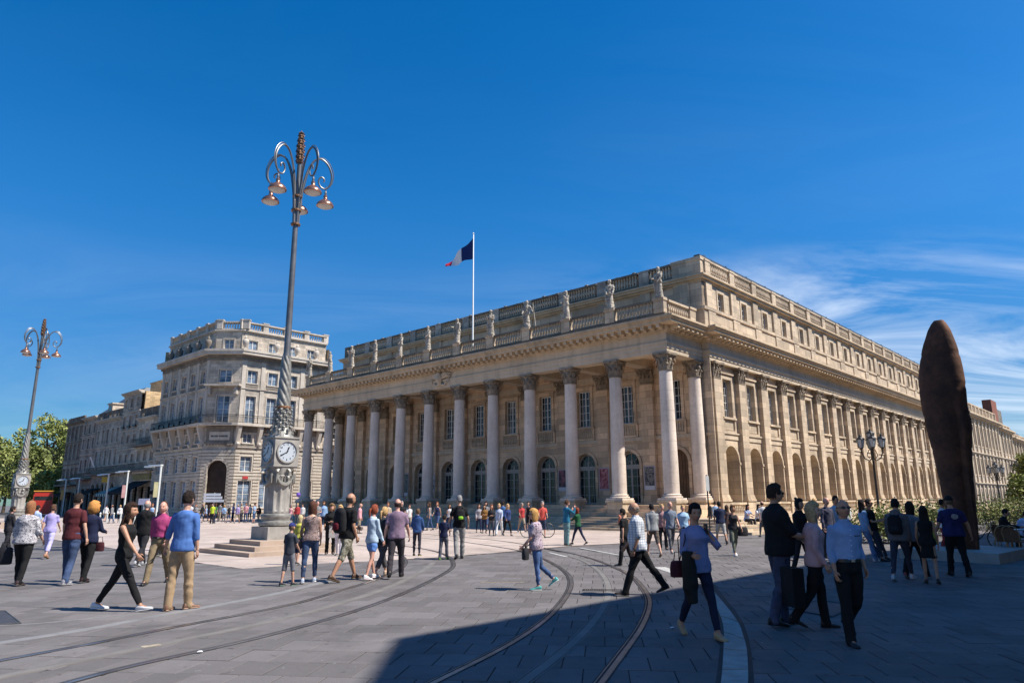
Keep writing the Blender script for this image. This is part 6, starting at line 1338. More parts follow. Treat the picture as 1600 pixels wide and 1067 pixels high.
def person(px, fy, ty, face, label, hair=('short', (.03, .02, .015)), top=('tee', (.1, .1, .1)), bot=('trousers', (.03, .03, .035)), shoe=((.05, .05, .05), (.3, .3, .3)), pose={}, skin='light', fem=False, wf=1.0, belly=0.0, glasses=False, seat=None, at=None, H=None, lookd=(0, 0), group='people in the square', hue=None):
    if at is None:
        g = gnd(px, fy); x, y, z0 = g
    else: x, y, z0 = at
    if H is None: d = ray(px, ty); H = min(1.95, max(.8, EYE+d.z/d.y*y-z0))
    s = H/1.765; ph = H/y*1113; lod = 0 if ph > 130 else (1 if ph > 62 else 2); vox = {0: .0135, 1: .018, 2: .028}[lod]
    if seat is not None: s = 1.0; H = 1.72
    pose = dict(pose); pose['_wf'] = .5+.5*wf if not fem else (.5+.5*wf)*.93
    sk = skeleton(s, pose, seat); rs = px*.37
    root = empty('person', (x, y, z0), -R(face)); tag(root, label, 'person', group)
    hrot = (Matrix.Rotation(-R(lookd[0]), 4, 'Z') @ Matrix.Rotation(-R(lookd[1]+pose.get('lean', 2)*.5), 4, 'X'))
    me, MI, H4 = body_mesh(sk, vox, lod, fem, wf, hrot, belly)
    for m_ in (skinmat(skin), simple('eye', (.05, .035, .03), .2), simple('lips', (.42, .13, .11), .5), simple('brow_hair', dk(hair[1], .8), .8) if hair[1] else simple('brow_brown', (.06, .04, .03), .8)): me.materials.append(m_)
    me.polygons.foreach_set('material_index', MI); me.polygons.foreach_set('use_smooth', [True]*len(me.polygons)); obj('body', me, None, root)
    if hair[0] != 'none': obj('cap' if hair[0] == 'cap' else 'hair', hair_mesh(hair[0], H4, rs, 0 if lod == 0 else 1).mesh('hair', smooth=True), simple('hair_%02d_%02d_%02d_%s' % (*[int(v*200) for v in hair[1]], hair[0][0]), hair[1], .75, .22, var=.5, sc=60, bump=.8), root)
    if hair[0] == 'cap': obj('hair', hair_mesh('bald', H4, rs, 1).mesh('hair', smooth=True), simple('hair_brown_child', (.10, .06, .03), .6), root)
    if glasses:
        b = B()
        for sd in (-1, 1): ell(b, [(Vector((sd*.031, .094, .008)), Vector((.027, 0, 0)), Vector((0, 0, .018))), (Vector((sd*.033, .101, .008)), Vector((.024, -.004, 0)), Vector((0, 0, .016)))], 12); b.tube([(sd*.055, .095, .014), (sd*.074, .06, .014), (sd*.078, -.01, .010)], .0035, 5)
        b.tube([(-.012, .10, .014), (.012, .10, .014)], .003, 5); b.v = [tuple(H4 @ Vector(v)) for v in b.v]; obj('sunglasses', b.mesh('sunglasses', smooth=True), M['black'], root)
    # ---- bottoms
    bk, bc = bot[0], bot[1]; bp = bot[2] if len(bot) > 2 else None; bc2 = bot[3] if len(bot) > 3 else None; k = s*(.5+.5*wf)
    if bk in ('trousers', 'slim', 'crop', 'shorts', 'shortshorts'):
        b = B(); ell(b, torso_rings(sk, -.10, .10 if top[0] != 'tucked' else .13, .007, wf, belly*.5, fem)); lo_ = 0.002 if bk in ('slim',) else .015; end = {'trousers': 1.95, 'slim': 1.90, 'crop': 1.72, 'shorts': 1.08, 'shortshorts': .45}[bk]
        for nm in 'LR':
            g = sk[nm]; P_ = [g['hip'], g['hip'].lerp(g['knee'], .35)]; Rr = [.094*k, .083*k+lo_*s]
            if end > 1: P_ += [g['knee']]; Rr += [(.060+lo_*.6)*s]
            else: P_ += [g['hip'].lerp(g['knee'], end)]; Rr += [.088*k]
            if end > 1.3: P_ += [g['knee'].lerp(g['ank'], .35)-Vector((0, .008*s, 0)), g['knee'].lerp(g['ank'], end-1)]; Rr += [(.057+lo_)*s, (.041+lo_*1.6)*s]
            if bk == 'trousers': P_ += [g['ank']-g['fu']*.022*s+g['fd']*.012*s]; Rr += [(.043+lo_*1.5)*s]
            elif end > 1: P_ += [g['knee'].lerp(g['ank'], end-1)]; Rr += [.075*s]
            limb(b, P_, Rr)
        me = remesh(b, vox*s, 2, .0075 if lod < 2 else 0, rs, 30); obj('shorts' if 'short' in bk else 'trousers', me, cloth(bc, bp or (None), bc2), root)
    elif bk == 'skirt':
        b = B(); r_ = torso_rings(sk, -.10, .11, .012, wf, 0, fem); mid = (sk['L']['knee']+sk['R']['knee'])/2; c0 = r_[0]
        ell(b, [(mid+Vector((0, 0, .04*s)), Vector((.17*s, 0, 0)), Vector((0, .14*s, 0))), (c0[0].lerp(mid, .5), Vector((.18*s, 0, 0)), Vector((0, .13*s, 0)))]+r_); obj('skirt', remesh(b, vox*s, 2, .004, rs), cloth(bc, bp, bc2), root)
    # ---- tops
    tk, tc = top[0], top[1]; tp = top[2] if len(top) > 2 else None; tc2 = top[3] if len(top) > 3 else None
    sl = {'tee': .62, 'tank': 0, 'long': 1.93, 'half': 1.25, 'jacket': 1.93, 'hoodie': 1.93, 'tucked': 1.5, 'shortshirt': .85, 'dress': 0, 'robe': .6}[tk]; off = {'tee': .013, 'tank': .010, 'long': .014, 'half': .016, 'jacket': .026, 'hoodie': .028, 'tucked': .017, 'shortshirt': .020, 'dress': .014}[tk]
    hem = {'tucked': .06, 'tank': -.04, 'dress': -.10, 'jacket': -.12}.get(tk, -.085); topz = .545 if tk not in ('tank', 'dress') else .50
    b = B(); rg = torso_rings(sk, hem, topz, off, wf, belly, fem, .010 if tk not in ('tucked', 'dress') else 0, tk not in ('tank', 'dress'))
    if tk == 'dress': mid = (sk['L']['knee']+sk['R']['knee'])/2; rg = [(rg[0][0].lerp(mid, .72), Vector((.185*s, 0, 0)), Vector((0, .15*s, 0)))]+rg
    ell(b, rg)
    if sl:
        ao = off*.75
        for nm in 'lr':
            P_ = arm_pts(sk['a'+nm], sl); base = [.052, .047, .040, .038, .030][:len(P_)]; 
            if sl <= 1: base = [.052, .051, .050][:len(P_)]
            limb(b, P_, [(r+ao)*(.5+.5*wf)*s*(.95 if fem else 1) for r in base])
        limb(b, [sk['al']['sh']+Vector((.02*s, 0, .0)), sk['al']['sh'].lerp(sk['ar']['sh'], .5)+Vector((0, 0, .02*s)), sk['ar']['sh']-Vector((.02*s, 0, 0))], [(.045+ao)*s]*3)
    else:
        for nm, sg in (('l', 1), ('r', -1)): c = sk['a'+nm]['sh']; c = c+Vector((sg*.085*s, 0, 0)); limb(b, [c+sk['F']*.075*s-sk['S']*.06*s, c+sk['S']*.045*s, c-sk['F']*.085*s-sk['S']*.06*s], [.012*s]*3, 6)
    if tk in ('hoodie',): hc = sk['neck']; limb(b, [hc-sk['F']*.05*s-sk['X']*.07*s, hc-sk['F']*.085*s, hc-sk['F']*.05*s+sk['X']*.07*s], [.035*s, .045*s, .035*s])
    if tk in ('tucked', 'shortshirt', 'jacket'): hc = sk['neck']+sk['S']*.015*s; b.tube([hc+sk['F']*.058*s*cos(t)+sk['X']*.060*s*sin(t) for t in np.linspace(0, 2*pi, 13)], .016*s, 6, False)
    me = remesh(b, vox*s, 2, .010 if lod < 2 else 0, rs*1.7, 24); tn = {'tee': 't_shirt', 'tank': 'sleeveless_top', 'long': 'jumper', 'half': 'blouse', 'jacket': 'jacket', 'hoodie': 'hooded_jacket', 'tucked': 'shirt', 'shortshirt': 'shirt', 'dress': 'dress'}[tk]
    obj(tn, me, cloth(tc, tp, tc2), root)
    if tk == 'tucked': rr_ = torso_rings(sk, .045, .085, .020, wf, belly*.5, fem); bb = B(); ell(bb, rr_); obj('belt', bb.mesh('belt', smooth=True), M['black'], root); q = sk['P']+sk['S']*.065*s+sk['F']*(.128*wf+.018+belly*.3)*s; obj('buckle', B().box(-.022, .022, -.004, .006, -.016, .016).mesh('buckle'), M['steel'], root, tuple(q))
    # ---- shoes
    ms = simple('shoe_%02d%02d%02d' % tuple(int(v*99) for v in shoe[0]), shoe[0], .5, .4), simple('sole_%02d%02d%02d' % tuple(int(v*99) for v in shoe[1]), shoe[1], .6, .4)
    for nm in 'LR': obj('shoe', shoe_mesh(sk[nm], s, 'shoe').mesh('shoe', mats=ms, smooth=True), None, root)
    FIG[label] = (root, sk); return root, sk
def wpos(root, v): return Vector(root.location)+Matrix.Rotation(root.rotation_euler.z, 3, 'Z') @ Vector(v)
def backpack(root, sk, c, label, w=.30, h=.42, d=.16, c2=None):
    s = sk['s']; p = sk['P']+sk['S']*.27*s-sk['F']*.20*s; r = empty('backpack', wpos(root, p), root.rotation_euler.z); tag(r, label, 'backpack')
    b = B(); ell(b, [(Vector((0, 0, z*h*s)), Vector((w/2*k*s, 0, 0)), Vector((0, d/2*k2*s, 0))) for z, k, k2 in ((-.5, .75, .7), (-.42, 1, 1), (0, 1.02, 1.1), (.35, .92, .9), (.48, .6, .6), (.52, .2, .2))], 16); b.v = [(x, y, z) for x, y, z in b.v]
    obj('bag_body', remesh(b, .02, 2, .004, 1), cloth(c), r); b = B(); ell(b, [(Vector((0, -d*.5*s, z*h*s)), Vector((w*.27*k*s, 0, 0)), Vector((0, d*.22*k*s, 0))) for z, k in ((-.36, .7), (-.32, 1), (-.14, 1), (-.08, .6))], 14); obj('front_pocket', b.mesh('pocket', smooth=True), cloth(c2 or dk(c, 1.6)), r)
    for sd in (-1, 1): obj('strap', B().tube([(sd*.07*s, .06*s, .20*s), (sd*.105*s, .20*s, .235*s), (sd*.115*s, .325*s, .15*s), (sd*.12*s, .32*s, 0), (sd*.14*s, .16*s, -.12*s), (sd*.10*s, .04*s, -.16*s)], .014*s, 6).mesh('strap'), cloth(dk(c, .7)), r)
def handbag(root, sk, off, size, c, label, strap=None, name='handbag', rz=0, mat=None):
    s = sk['s']; r = empty(name, wpos(root, Vector(off)*s), root.rotation_euler.z+rz); tag(r, label, 'bag'); w, d, h = size
    b = B(); ell(b, [(Vector((0, 0, z*h)), Vector((w/2*k, 0, 0)), Vector((0, d/2*k, 0))) for z, k in ((-.5, .8), (-.45, 1), (0, 1.03), (.42, .9), (.5, .75))], 18 if name != 'shopping_bag' else 4)
    if name == 'shopping_bag': b = B().box(-w/2, w/2, -d/2, d/2, -h/2, h/2)
    obj('bag_body', b.mesh('bag', smooth=name != 'shopping_bag'), mat or cloth(c), r)
    obj('handle', B().tube([(-w*.3, 0, h*.45), (-w*.22, 0, h*.45+.12), (w*.22, 0, h*.45+.12), (w*.3, 0, h*.45)], .007, 5).mesh('handle'), cloth(dk(c, .6)), r)
    if strap:
        b = B(); S_ = [Vector(p)*s-Vector(off)*s for p in strap]; b.tube([(0, 0, h*.45)]+[tuple(p) for p in S_]+[(0, 0, h*.45)], .008, 5); obj('strap', b.mesh('strap'), cloth(dk(c, .6)), r)
    return r
BLACK, DARK, NAVY, JEAN, JEAN2 = (.010, .010, .011), (.022, .022, .026), (.018, .025, .06), (.045, .08, .17), (.035, .055, .11)
BRN, DBR, BLD, GRY, WHT, RED = (.07, .035, .018), (.020, .013, .010), (.50, .32, .14), (.28, .27, .26), (.70, .70, .70), (.22, .07, .03)
W1 = dict(tL=24, kL=6, tR=-20, kR=14, al=(-18, 8, 12, 4), ar=(22, 8, 22, 4)); W2 = dict(tL=-20, kL=14, tR=24, kR=6, al=(20, 8, 22, 4), ar=(-18, 8, 12, 4))
W3 = dict(tL=12, kL=4, tR=-10, kR=10, al=(-8, 9, 10, 3), ar=(12, 8, 14, 3)); STAND = dict(tL=2, kL=3, tR=-2, kR=3, al=(2, 9, 12, 3), ar=(2, 9, 12, 3)); CROSS = dict(al=(10, 12, 85, 40), ar=(10, 12, 85, 40))
# ------------------------------------------------ left group
r, k = person(29, 914, 785, -4, 'broad woman in grey floral blouse and black trousers walking away at the far left', ('bob', (.30, .13, .06)), ('half', (.55, .53, .55), 'floral', (.035, .03, .05)), ('trousers', BLACK), ((.05, .03, .03), (.1, .08, .07)), dict(W3, al=(0, 14, 20, 3), ar=(5, 16, 30, 3)), fem=True, wf=1.28, belly=.03)
handbag(r, k, (-.40, .02, .62), (.34, .16, .36), DARK, 'dark bag hanging beside the broad woman in the floral blouse')
r, k = person(72, 872, 788, -12, 'woman in lavender top and cropped lilac trousers walking away', ('short', (.10, .05, .03)), ('tee', (.38, .33, .62)), ('crop', (.45, .42, .70)), ((.4, .2, .12), (.3, .2, .1)), W1, fem=True, wf=1.05)
r, k = person(103, 913, 773, 3, 'man in maroon T-shirt and blue jeans walking away', ('short', DBR), ('tee', (.085, .018, .022)), ('trousers', JEAN2, 'denim'), ((.25, .25, .28), (.5, .5, .5)), dict(W3, al=(8, 12, 16, 0), ar=(-4, 16, 14, 0)), wf=1.02)
r, k = person(131, 909, 786, 4, 'woman with curly ginger hair in navy top beside the maroon T-shirt man', ('curly', (.55, .25, .07)), ('long', (.012, .016, .045)), ('trousers', BLACK), ((.03, .01, .01), (.02, .02, .02)), dict(W3, ar=(20, 10, 60, 20)), fem=True, wf=1.12)
handbag(r, k, (.24, .05, .78), (.22, .12, .2), (.05, .012, .016), 'dark red handbag of the curly ginger haired woman')
r, k = person(184, 954, 780, 88, 'young woman with long dark hair in black camisole striding right', ('long', (.035, .018, .012)), ('tank', BLACK), ('slim', BLACK), ((.62, .62, .64), (.75, .75, .75)), dict(tL=-27, kL=6, tR=31, kR=4, al=(-10, 6, 6, 0), ar=(34, 10, 6, 0), lean=1, pitL=0, pitR=-10), fem=True, wf=.96, skin='tan')
r, k = person(219, 884, 781, 5, 'grey haired man in black jacket walking away behind the camisole woman', ('bald', (.25, .24, .23)), ('jacket', BLACK), ('trousers', DARK), ((.5, .5, .5), (.4, .4, .4)), W1, wf=1.12, skin='pink')
r, k = person(244, 912, 783, 172, 'elderly white haired man in dark waistcoat facing the camera', ('bald', (.55, .54, .52)), ('tucked', (.34, .05, .15)), ('trousers', (.20, .15, .09)), ((.03, .025, .02), (.02, .02, .02)), W2, wf=1.02, skin='pink')
r, k = person(276, 953, 771, 6, 'man in blue shirt with rolled sleeves and khaki trousers seen from behind', ('short', DBR), ('half', (.075, .165, .42)), ('trousers', (.36, .25, .15)), ((.20, .11, .07), (.35, .22, .15)), dict(tL=-3, kL=3, tR=9, kR=4, al=(6, 22, 14, -8), ar=(-3, 10, 12, 4), toeR=30), wf=1.0)
person(247, 868, 784, 20, 'person with brown hair glimpsed behind the blue shirt man', ('short', BRN), ('tee', (.12, .08, .09)), ('trousers', DARK), pose=W3)
person(8, 866, 792, 30, 'person in dark clothes at the extreme left edge', ('short', DBR), ('jacket', DARK), ('trousers', DARK), pose=W3)
person(50, 852, 790, 10, 'man in pale blue shirt ahead of the floral blouse woman', ('short', DBR), ('shortshirt', (.35, .45, .65)), ('trousers', DARK), pose=W3)
# ------------------------------------------------ middle left group
person(449, 915, 818, 22, 'small boy in blue cap, grey T-shirt and grey shorts', ('cap', (.03, .035, .16)), ('tee', (.04, .045, .06)), ('shorts', (.16, .16, .18)), ((.02, .02, .025), (.15, .25, .2)), dict(tL=-6, kL=8, tR=8, kR=3, al=(0, 6, 8, 0), ar=(16, 6, 30, 10)), wf=.92)
r, k = person(482, 910, 785, -12, 'woman in brown patterned sleeveless top and jeans holding a jacket', ('bob', (.10, .04, .025)), ('tank', (.30, .22, .20), 'floral', (.07, .04, .045)), ('slim', JEAN2, 'denim'), ((.4, .45, .55), (.7, .7, .7)), dict(W3, al=(2, 12, 40, 10), tL=-14, tR=14), fem=True, wf=1.10)
handbag(r, k, (-.26, .06, .86), (.26, .14, .22), (.10, .07, .07), 'mauve shoulder bag of the woman in the patterned sleeveless top', [(-.20, -.1, 1.2), (.06, -.12, 1.45), (.1, .02, 1.46), (-.1, .13, 1.2)])
person(464, 882, 806, 15, 'blond haired child in yellow top behind the boy in the cap', ('bob', (.50, .40, .22)), ('tee', (.45, .42, .08)), ('shorts', NAVY), pose=W3, wf=.95)
r, k = person(515, 866, 789, 165, 'older woman in black jacket facing the camera with crossed hands', ('curly', (.20, .12, .06)), ('jacket', BLACK), ('trousers', BLACK), pose=dict(STAND, **CROSS), fem=True, wf=1.1)
handbag(r, k, (-.10, .16, .82), (.3, .12, .4), (.4, .38, .37), 'pale bag carried by the older woman in the black jacket', name='shopping_bag')
person(529, 868, 790, 185, 'woman in white trousers half hidden by the man with the rucksack', ('bob', BLD), ('jacket', (.12, .10, .10)), ('trousers', (.6, .55, .57)), pose=W3, fem=True)
r, k = person(539, 908, 769, 42, 'tall man in black T-shirt and camouflage shorts with rucksack', ('bald', (.05, .035, .03)), ('tee', BLACK), ('shorts', (.13, .12, .085), 'blotch', (.30, .28, .22)), ((.07, .035, .02), (.12, .08, .05)), dict(tL=26, kL=8, tR=-24, kR=8, al=(20, 8, 55, 15), ar=(-5, 8, 30, 10), lean=3), wf=1.10, skin='tan')
backpack(r, k, (.012, .012, .014), 'black rucksack with red patches on the tall man in camouflage shorts', .34, .50, .20, (.12, .012, .02))
person(579, 905, 790, 38, 'girl in pale blue jumper and denim shorts walking away', ('pony', (.25, .06, .03)), ('long', (.42, .52, .62)), ('shortshorts', (.08, .16, .36), 'denim'), ((.7, .68, .68), (.7, .6, .6)), dict(W3, tL=16, tR=-12, al=(15, 8, 50, 20)), fem=True, wf=.98, skin='pink')
person(596, 900, 792, 30, 'blond woman in dark cardigan and grey cropped trousers behind the girl', ('pony', BLD), ('jacket', (.03, .035, .04)), ('crop', (.08, .075, .08)), ((.5, .35, .25), (.4, .3, .2)), W1, fem=True, wf=1.05)
person(618, 902, 780, -5, 'balding man in mauve polo shirt and charcoal trousers walking away', ('bald', (.05, .03, .025)), ('tee', (.22, .15, .21)), ('trousers', (.035, .03, .035)), ((.02, .015, .015), (.02, .02, .02)), dict(tL=-18, kL=14, tR=12, kR=4, al=(-8, 14, 18, 0), ar=(6, 14, 22, 0)), wf=1.12, skin='pink')
person(651, 868, 796, 8, 'boy in blue hooded jacket walking away', ('short', (.12, .07, .04)), ('hoodie', (.03, .07, .19)), ('slim', (.03, .03, .045)), ((.04, .03, .03), (.3, .3, .1)), dict(STAND, al=(6, 14, 40, 20), ar=(6, 14, 40, 20)), wf=.9)
person(693, 874, 805, 12, 'boy in navy T-shirt and grey tracksuit bottoms', ('short', DBR), ('tee', (.015, .02, .055)), ('trousers', (.10, .10, .12)), ((.15, .3, .05), (.1, .3, .1)), dict(STAND, tR=8, tL=-8, ar=(12, 12, 45, 18)), wf=.93)
r, k = person(717, 873, 775, -14, 'grey haired man in black T-shirt and pale grey trousers walking away', ('short', (.25, .24, .23)), ('tee', BLACK), ('trousers', (.26, .25, .24)), ((.02, .018, .018), (.02, .02, .02)), dict(tL=-14, kL=16, tR=12, kR=4, al=(4, 20, 34, 4), ar=(0, 20, 34, 4)), wf=1.0)
backpack(r, k, (.012, .014, .012), 'small black backpack with lime green emblem on the grey haired man', .26, .34, .12, (.25, .5, .04))
person(702, 830, 788, 175, 'woman in white vest holding a phone before the portico', ('long', DBR), ('tank', (.6, .58, .58)), ('slim', NAVY), pose=dict(STAND, ar=(20, 8, 110, 20)), fem=True, skin='tan')
# ------------------------------------------------ middle group by the portico
G5 = [(748, 832, 788, 170, 'person in grey top at the left of the group of friends', ('long', BRN), ('long', (.30, .28, .30)), ('slim', NAVY), W3, True), (757, 833, 789, 185, 'woman with ochre jacket over her arm in the group of friends', ('long', DBR), ('long', (.22, .11, .03)), ('slim', NAVY), dict(STAND, **CROSS), True), (768, 837, 789, 178, 'woman in dark top with crossed arms in the group of friends', ('long', RED), ('long', DARK), ('slim', (.09, .09, .11)), dict(STAND, **CROSS), True), (780, 836, 787, 190, 'woman in white trousers and pale blouse in the group of friends', ('bun', BLD), ('long', (.45, .50, .62)), ('trousers', (.62, .62, .64)), W2, True), (793, 837, 787, 160, 'person in black dress at the right of the group of friends', ('long', BLD), ('long', (.03, .05, .14)), ('slim', BLACK), W1, True), (786, 828, 785, 10, 'man in blue jacket behind the group of friends', ('short', DBR), ('jacket', (.05, .12, .28)), ('trousers', DARK), STAND, False)]
for a in G5: r, k = person(*a[:5], a[5], a[6], a[7], pose=a[8], fem=a[9])
r, k = FIG['person in black dress at the right of the group of friends'][:2]; backpack(r, k, (.06, .10, .45), 'bright blue backpack in the group of friends', .26, .34, .14)
r, k = person(839, 921, 797, -84, 'blond woman in floral blouse and jeans walking left', ('bob', (.55, .30, .10)), ('tee', (.55, .45, .50), 'floral', (.05, .02, .05)), ('slim', JEAN, 'denim'), ((.08, .35, .33), (.6, .62, .6)), dict(tL=-2, kL=2, tR=-12, kR=36, al=(20, 6, 24, 4), ar=(6, 6, 16, 0), lean=3), fem=True, wf=1.22, belly=.02, skin='pink', glasses=True)
handbag(r, k, (-.20, .24, .80), (.26, .14, .22), (.03, .025, .022), 'dark handbag held by the blond woman in the floral blouse', [(-.12, .12, 1.2), (-.05, 0, 1.45), (.05, -.1, 1.3)])
person(848, 840, 784, 175, 'cyclist in red top standing behind the bicycle', ('short', GRY), ('tee', (.55, .09, .07)), ('shorts', (.03, .04, .08)), pose=dict(STAND, al=(25, 8, 40, 4), ar=(25, 8, 40, 4)), skin='pink')
person(833, 838, 793, 190, 'dark haired person behind the bicycle', ('short', BLACK), ('tee', BLACK), ('trousers', DARK), pose=STAND)
person(886, 852, 782, 62, 'man in teal jumper with raised hand in front of the portico', ('short', BRN), ('long', (.02, .14, .24)), ('trousers', (.14, .24, .25)), ((.02, .02, .02), (.02, .02, .02)), dict(STAND, al=(40, 8, 100, 15), ar=(55, 10, 115, 15)), skin='pink')
person(904, 851, 793, -52, 'red haired woman in dark green top facing the teal jumper man', ('bob', (.22, .045, .02)), ('half', (.02, .09, .04)), ('slim', NAVY), pose=dict(W1, al=(45, 8, 50, 4), ar=(45, 8, 50, 4)), fem=True, skin='pink')
r, k = person(1001, 930, 783, -82, 'balding man in white checked shirt and black trousers striding left', ('bald', (.22, .18, .15)), ('shortshirt', (.62, .62, .62), 'check', (.25, .30, .38)), ('trousers', BLACK), ((.025, .015, .012), (.02, .02, .02)), dict(tL=22, kL=4, tR=-32, kR=4, al=(-2, 8, 22, 4), ar=(14, 8, 24, 4), lean=3, pitL=-8), wf=1.16, belly=.05, skin='tan')
obj('wristwatch', B().tube([tuple(k['al']['wr']+k['al']['w']*.032*cos(t)-k['al']['d']*.02+k['al']['n']*.03*sin(t)) for t in np.linspace(0, 2*pi, 11)], .008, 5, False).mesh('watch'), M['black'], r)
person(978, 884, 796, -60, 'person in black hidden behind the checked shirt man', ('short', DBR), ('tee', BLACK), ('trousers', BLACK), pose=W3, wf=1.1)
r, k = person(1022, 869, 787, -8, 'man in grey hooded top and brown shorts walking away', ('short', BLACK), ('hoodie', (.26, .27, .28)), ('shorts', (.11, .085, .07)), ((.3, .2, .15), (.2, .15, .1)), W1, wf=1.02)
person(1037, 858, 789, 178, 'child behind the man in the grey hooded top', ('short', BLD), ('tee', (.35, .2, .2)), ('trousers', DARK), pose=STAND, skin='pink')
person(1050, 864, 783, 172, 'man in grey blue T-shirt walking towards the camera', ('bald', (.12, .08, .05)), ('tee', (.17, .20, .26)), ('slim', (.10, .10, .11)), ((.15, .15, .15), (.3, .3, .3)), W2, skin='pink')
person(1070, 858, 790, 185, 'stout woman in sky blue top near the corner column', ('short', BLD), ('tee', (.30, .45, .62)), ('trousers', (.2, .2, .25)), pose=STAND, fem=True, wf=1.25, skin='pink')
person(1082, 850, 788, 180, 'woman in peach cardigan near the corner column', ('bob', RED), ('long', (.5, .25, .16)), ('trousers', DARK), pose=STAND, fem=True)
person(1086, 818, 766, 185, 'woman in orange scarf standing up on the terrace', ('curly', (.5, .2, .06)), ('long', (.55, .15, .09)), ('trousers', DARK), pose=STAND, fem=True)
r, k = person(1096, 996, 787, 168, 'black haired woman in lilac blouse telephoning in the foreground shade', ('short', (.008, .007, .007)), ('half', (.20, .21, .36)), ('slim', (.012, .016, .04)), ((.40, .26, .13), (.30, .2, .1)), dict(tL=20, kL=4, tR=-14, kR=24, al=(25, 30, 162, 48), ar=(8, 12, 78, 12), lean=1), fem=True, wf=1.04, skin='tan', lookd=(8, 6))
# jacket over her forearm, bag and phone
s = k['s']; q = k['ar']['el'].lerp(k['ar']['wr'], .6); b = B(); ell(b, [(q+Vector((.02, 0, .05))*s, Vector((.07*s, 0, 0)), Vector((0, .10*s, 0))), (q+Vector((.01, 0, -.15))*s, Vector((.11*s, .02, 0)), Vector((0, .08*s, 0))), (q+Vector((.0, .0, -.42))*s, Vector((.13*s, .03, 0)), Vector((0, .06*s, 0))), (q+Vector((-.02, 0, -.62))*s, Vector((.07*s, 0, 0)), Vector((0, .04*s, 0)))], 16)
j = obj('carried_jacket', remesh(b, .018, 1, .012, 3, 22), cloth((.022, .019, .016)), None, r.location, r.rotation_euler.z); tag(j, 'black jacket hanging over the arm of the woman telephoning', 'jacket')
handbag(r, k, (.27, .02, .90), (.26, .13, .20), (.06, .015, .02), 'dark red shoulder bag of the woman telephoning', [(.22, -.1, 1.3), (.16, 0, 1.46), (.2, .1, 1.3)])
ph_ = k['al']['wr']+k['al']['d']*.07; pz = obj('mobile_phone', B().box(-.012, .012, -.035, .035, -.07, .07).mesh('phone'), M['black'], None, wpos(r, ph_), r.rotation_euler.z); tag(pz, 'black mobile phone at the ear of the woman in lilac', 'phone')
person(1128, 850, 783, 0, 'man in navy T-shirt and pale cargo shorts walking away', ('short', DBR), ('tee', (.018, .025, .06)), ('shorts', (.36, .35, .33)), ((.04, .03, .03), (.1, .1, .1)), dict(W1, al=(0, 12, 30, 10)), wf=1.1, skin='tan')
person(1139, 848, 790, 20, 'person in brown top beside the navy T-shirt man', ('long', BRN), ('long', (.12, .07, .06)), ('trousers', DARK), pose=W3, fem=True)
r, k = person(1149, 868, 789, 176, 'woman with bare shoulders in dark top and olive trousers walking towards the camera', ('bun', (.10, .05, .02)), ('tank', DARK), ('slim', (.12, .13, .10)), ((.6, .6, .6), (.6, .6, .6)), W2, fem=True, skin='tan')
handbag(r, k, (-.32, .05, .84), (.34, .14, .28), DARK, 'black tote bag of the woman with bare shoulders')
# ------------------------------------------------ right foreground trio
r, k = person(1227, 977, 760, 84, 'big man in black shirt and jeans with sunglasses in the shade', ('short', (.035, .022, .015)), ('shortshirt', BLACK), ('trousers', (.045, .05, .085), 'denim'), ((.012, .01, .01), (.012, .01, .01)), dict(tL=6, kL=4, tR=-10, kR=8, al=(26, 6, 50, 4), ar=(22, 8, 58, 2), lean=-1), wf=1.26, belly=.07, skin='tan', glasses=True)
handbag(r, k, (.30, -.02, .52), (.42, .16, .50), BLACK, 'large black shopping bag carried by the big man', name='shopping_bag')
r, k = person(1257, 903, 781, 150, 'dark haired woman in black behind the big man', ('bun', BLACK), ('jacket', BLACK), ('slim', DARK), ((.02, .02, .02), (.02, .02, .02)), W3, fem=True, skin='tan')
r, k = person(1283, 982, 788, 100, 'blond woman in pale pink jumper and black trousers', ('bob', (.48, .33, .17)), ('long', (.48, .31, .32)), ('trousers', BLACK), ((.02, .015, .015), (.02, .02, .02)), dict(tL=10, kL=6, tR=-16, kR=22, al=(8, 8, 24, 4), ar=(-6, 10, 34, 4)), fem=True, wf=1.04, lookd=(20, -4))
b = B(); s = k['s']; b.tube([k['P']+k['S']*.50*s+k['X']*.10*s-k['F']*.02*s, k['P']+k['S']*.44*s+k['X']*.04*s+k['F']*.135*s, k['P']+k['S']*.20*s-k['X']*.10*s+k['F']*.135*s, k['P']+k['S']*.02*s-k['X']*.19*s], .007, 5); obj('bag_strap', b.mesh('strap'), M['black'], r)
r, k = person(1337, 1006, 783, 176, 'bald man in light blue shirt and black trousers walking towards the camera', ('bald', (.10, .06, .04)), ('tucked', (.22, .32, .50)), ('trousers', BLACK), ((.012, .012, .012), (.012, .012, .012)), dict(tL=-8, kL=42, tR=9, kR=3, al=(-22, 12, 40, 4), ar=(4, 11, 16, 4), lean=-2, sway=-2), wf=1.03, skin='tan', glasses=True, lookd=(6, -8))
s = k['s']; q = k['P']+k['S']*.37*s+k['F']*.145*s-k['X']*.085*s; obj('pocket_edge', B().box(-.035, .035, -.002, .006, -.004, .006).mesh('edge'), M['black'], r, tuple(q))
b = B()
for i in range(6): c = k['P']+k['S']*(.12+.065*i)*s+k['F']*(.136+.012*(i > 3))*s; b.tube([c, c+k['F']*.006], .006, 6)
obj('shirt_buttons', b.mesh('buttons'), M['white'], r)
person(1298, 872, 778, 160, 'balding man between the pink jumper woman and the bald man', ('bald', BRN), ('long', (.05, .05, .08)), ('trousers', DARK), pose=STAND, skin='pink'); person(1313, 870, 776, 170, 'dark haired man in pale T-shirt behind the bald man', ('short', DBR), ('tee', (.40, .48, .58)), ('trousers', DARK), pose=STAND, skin='tan')
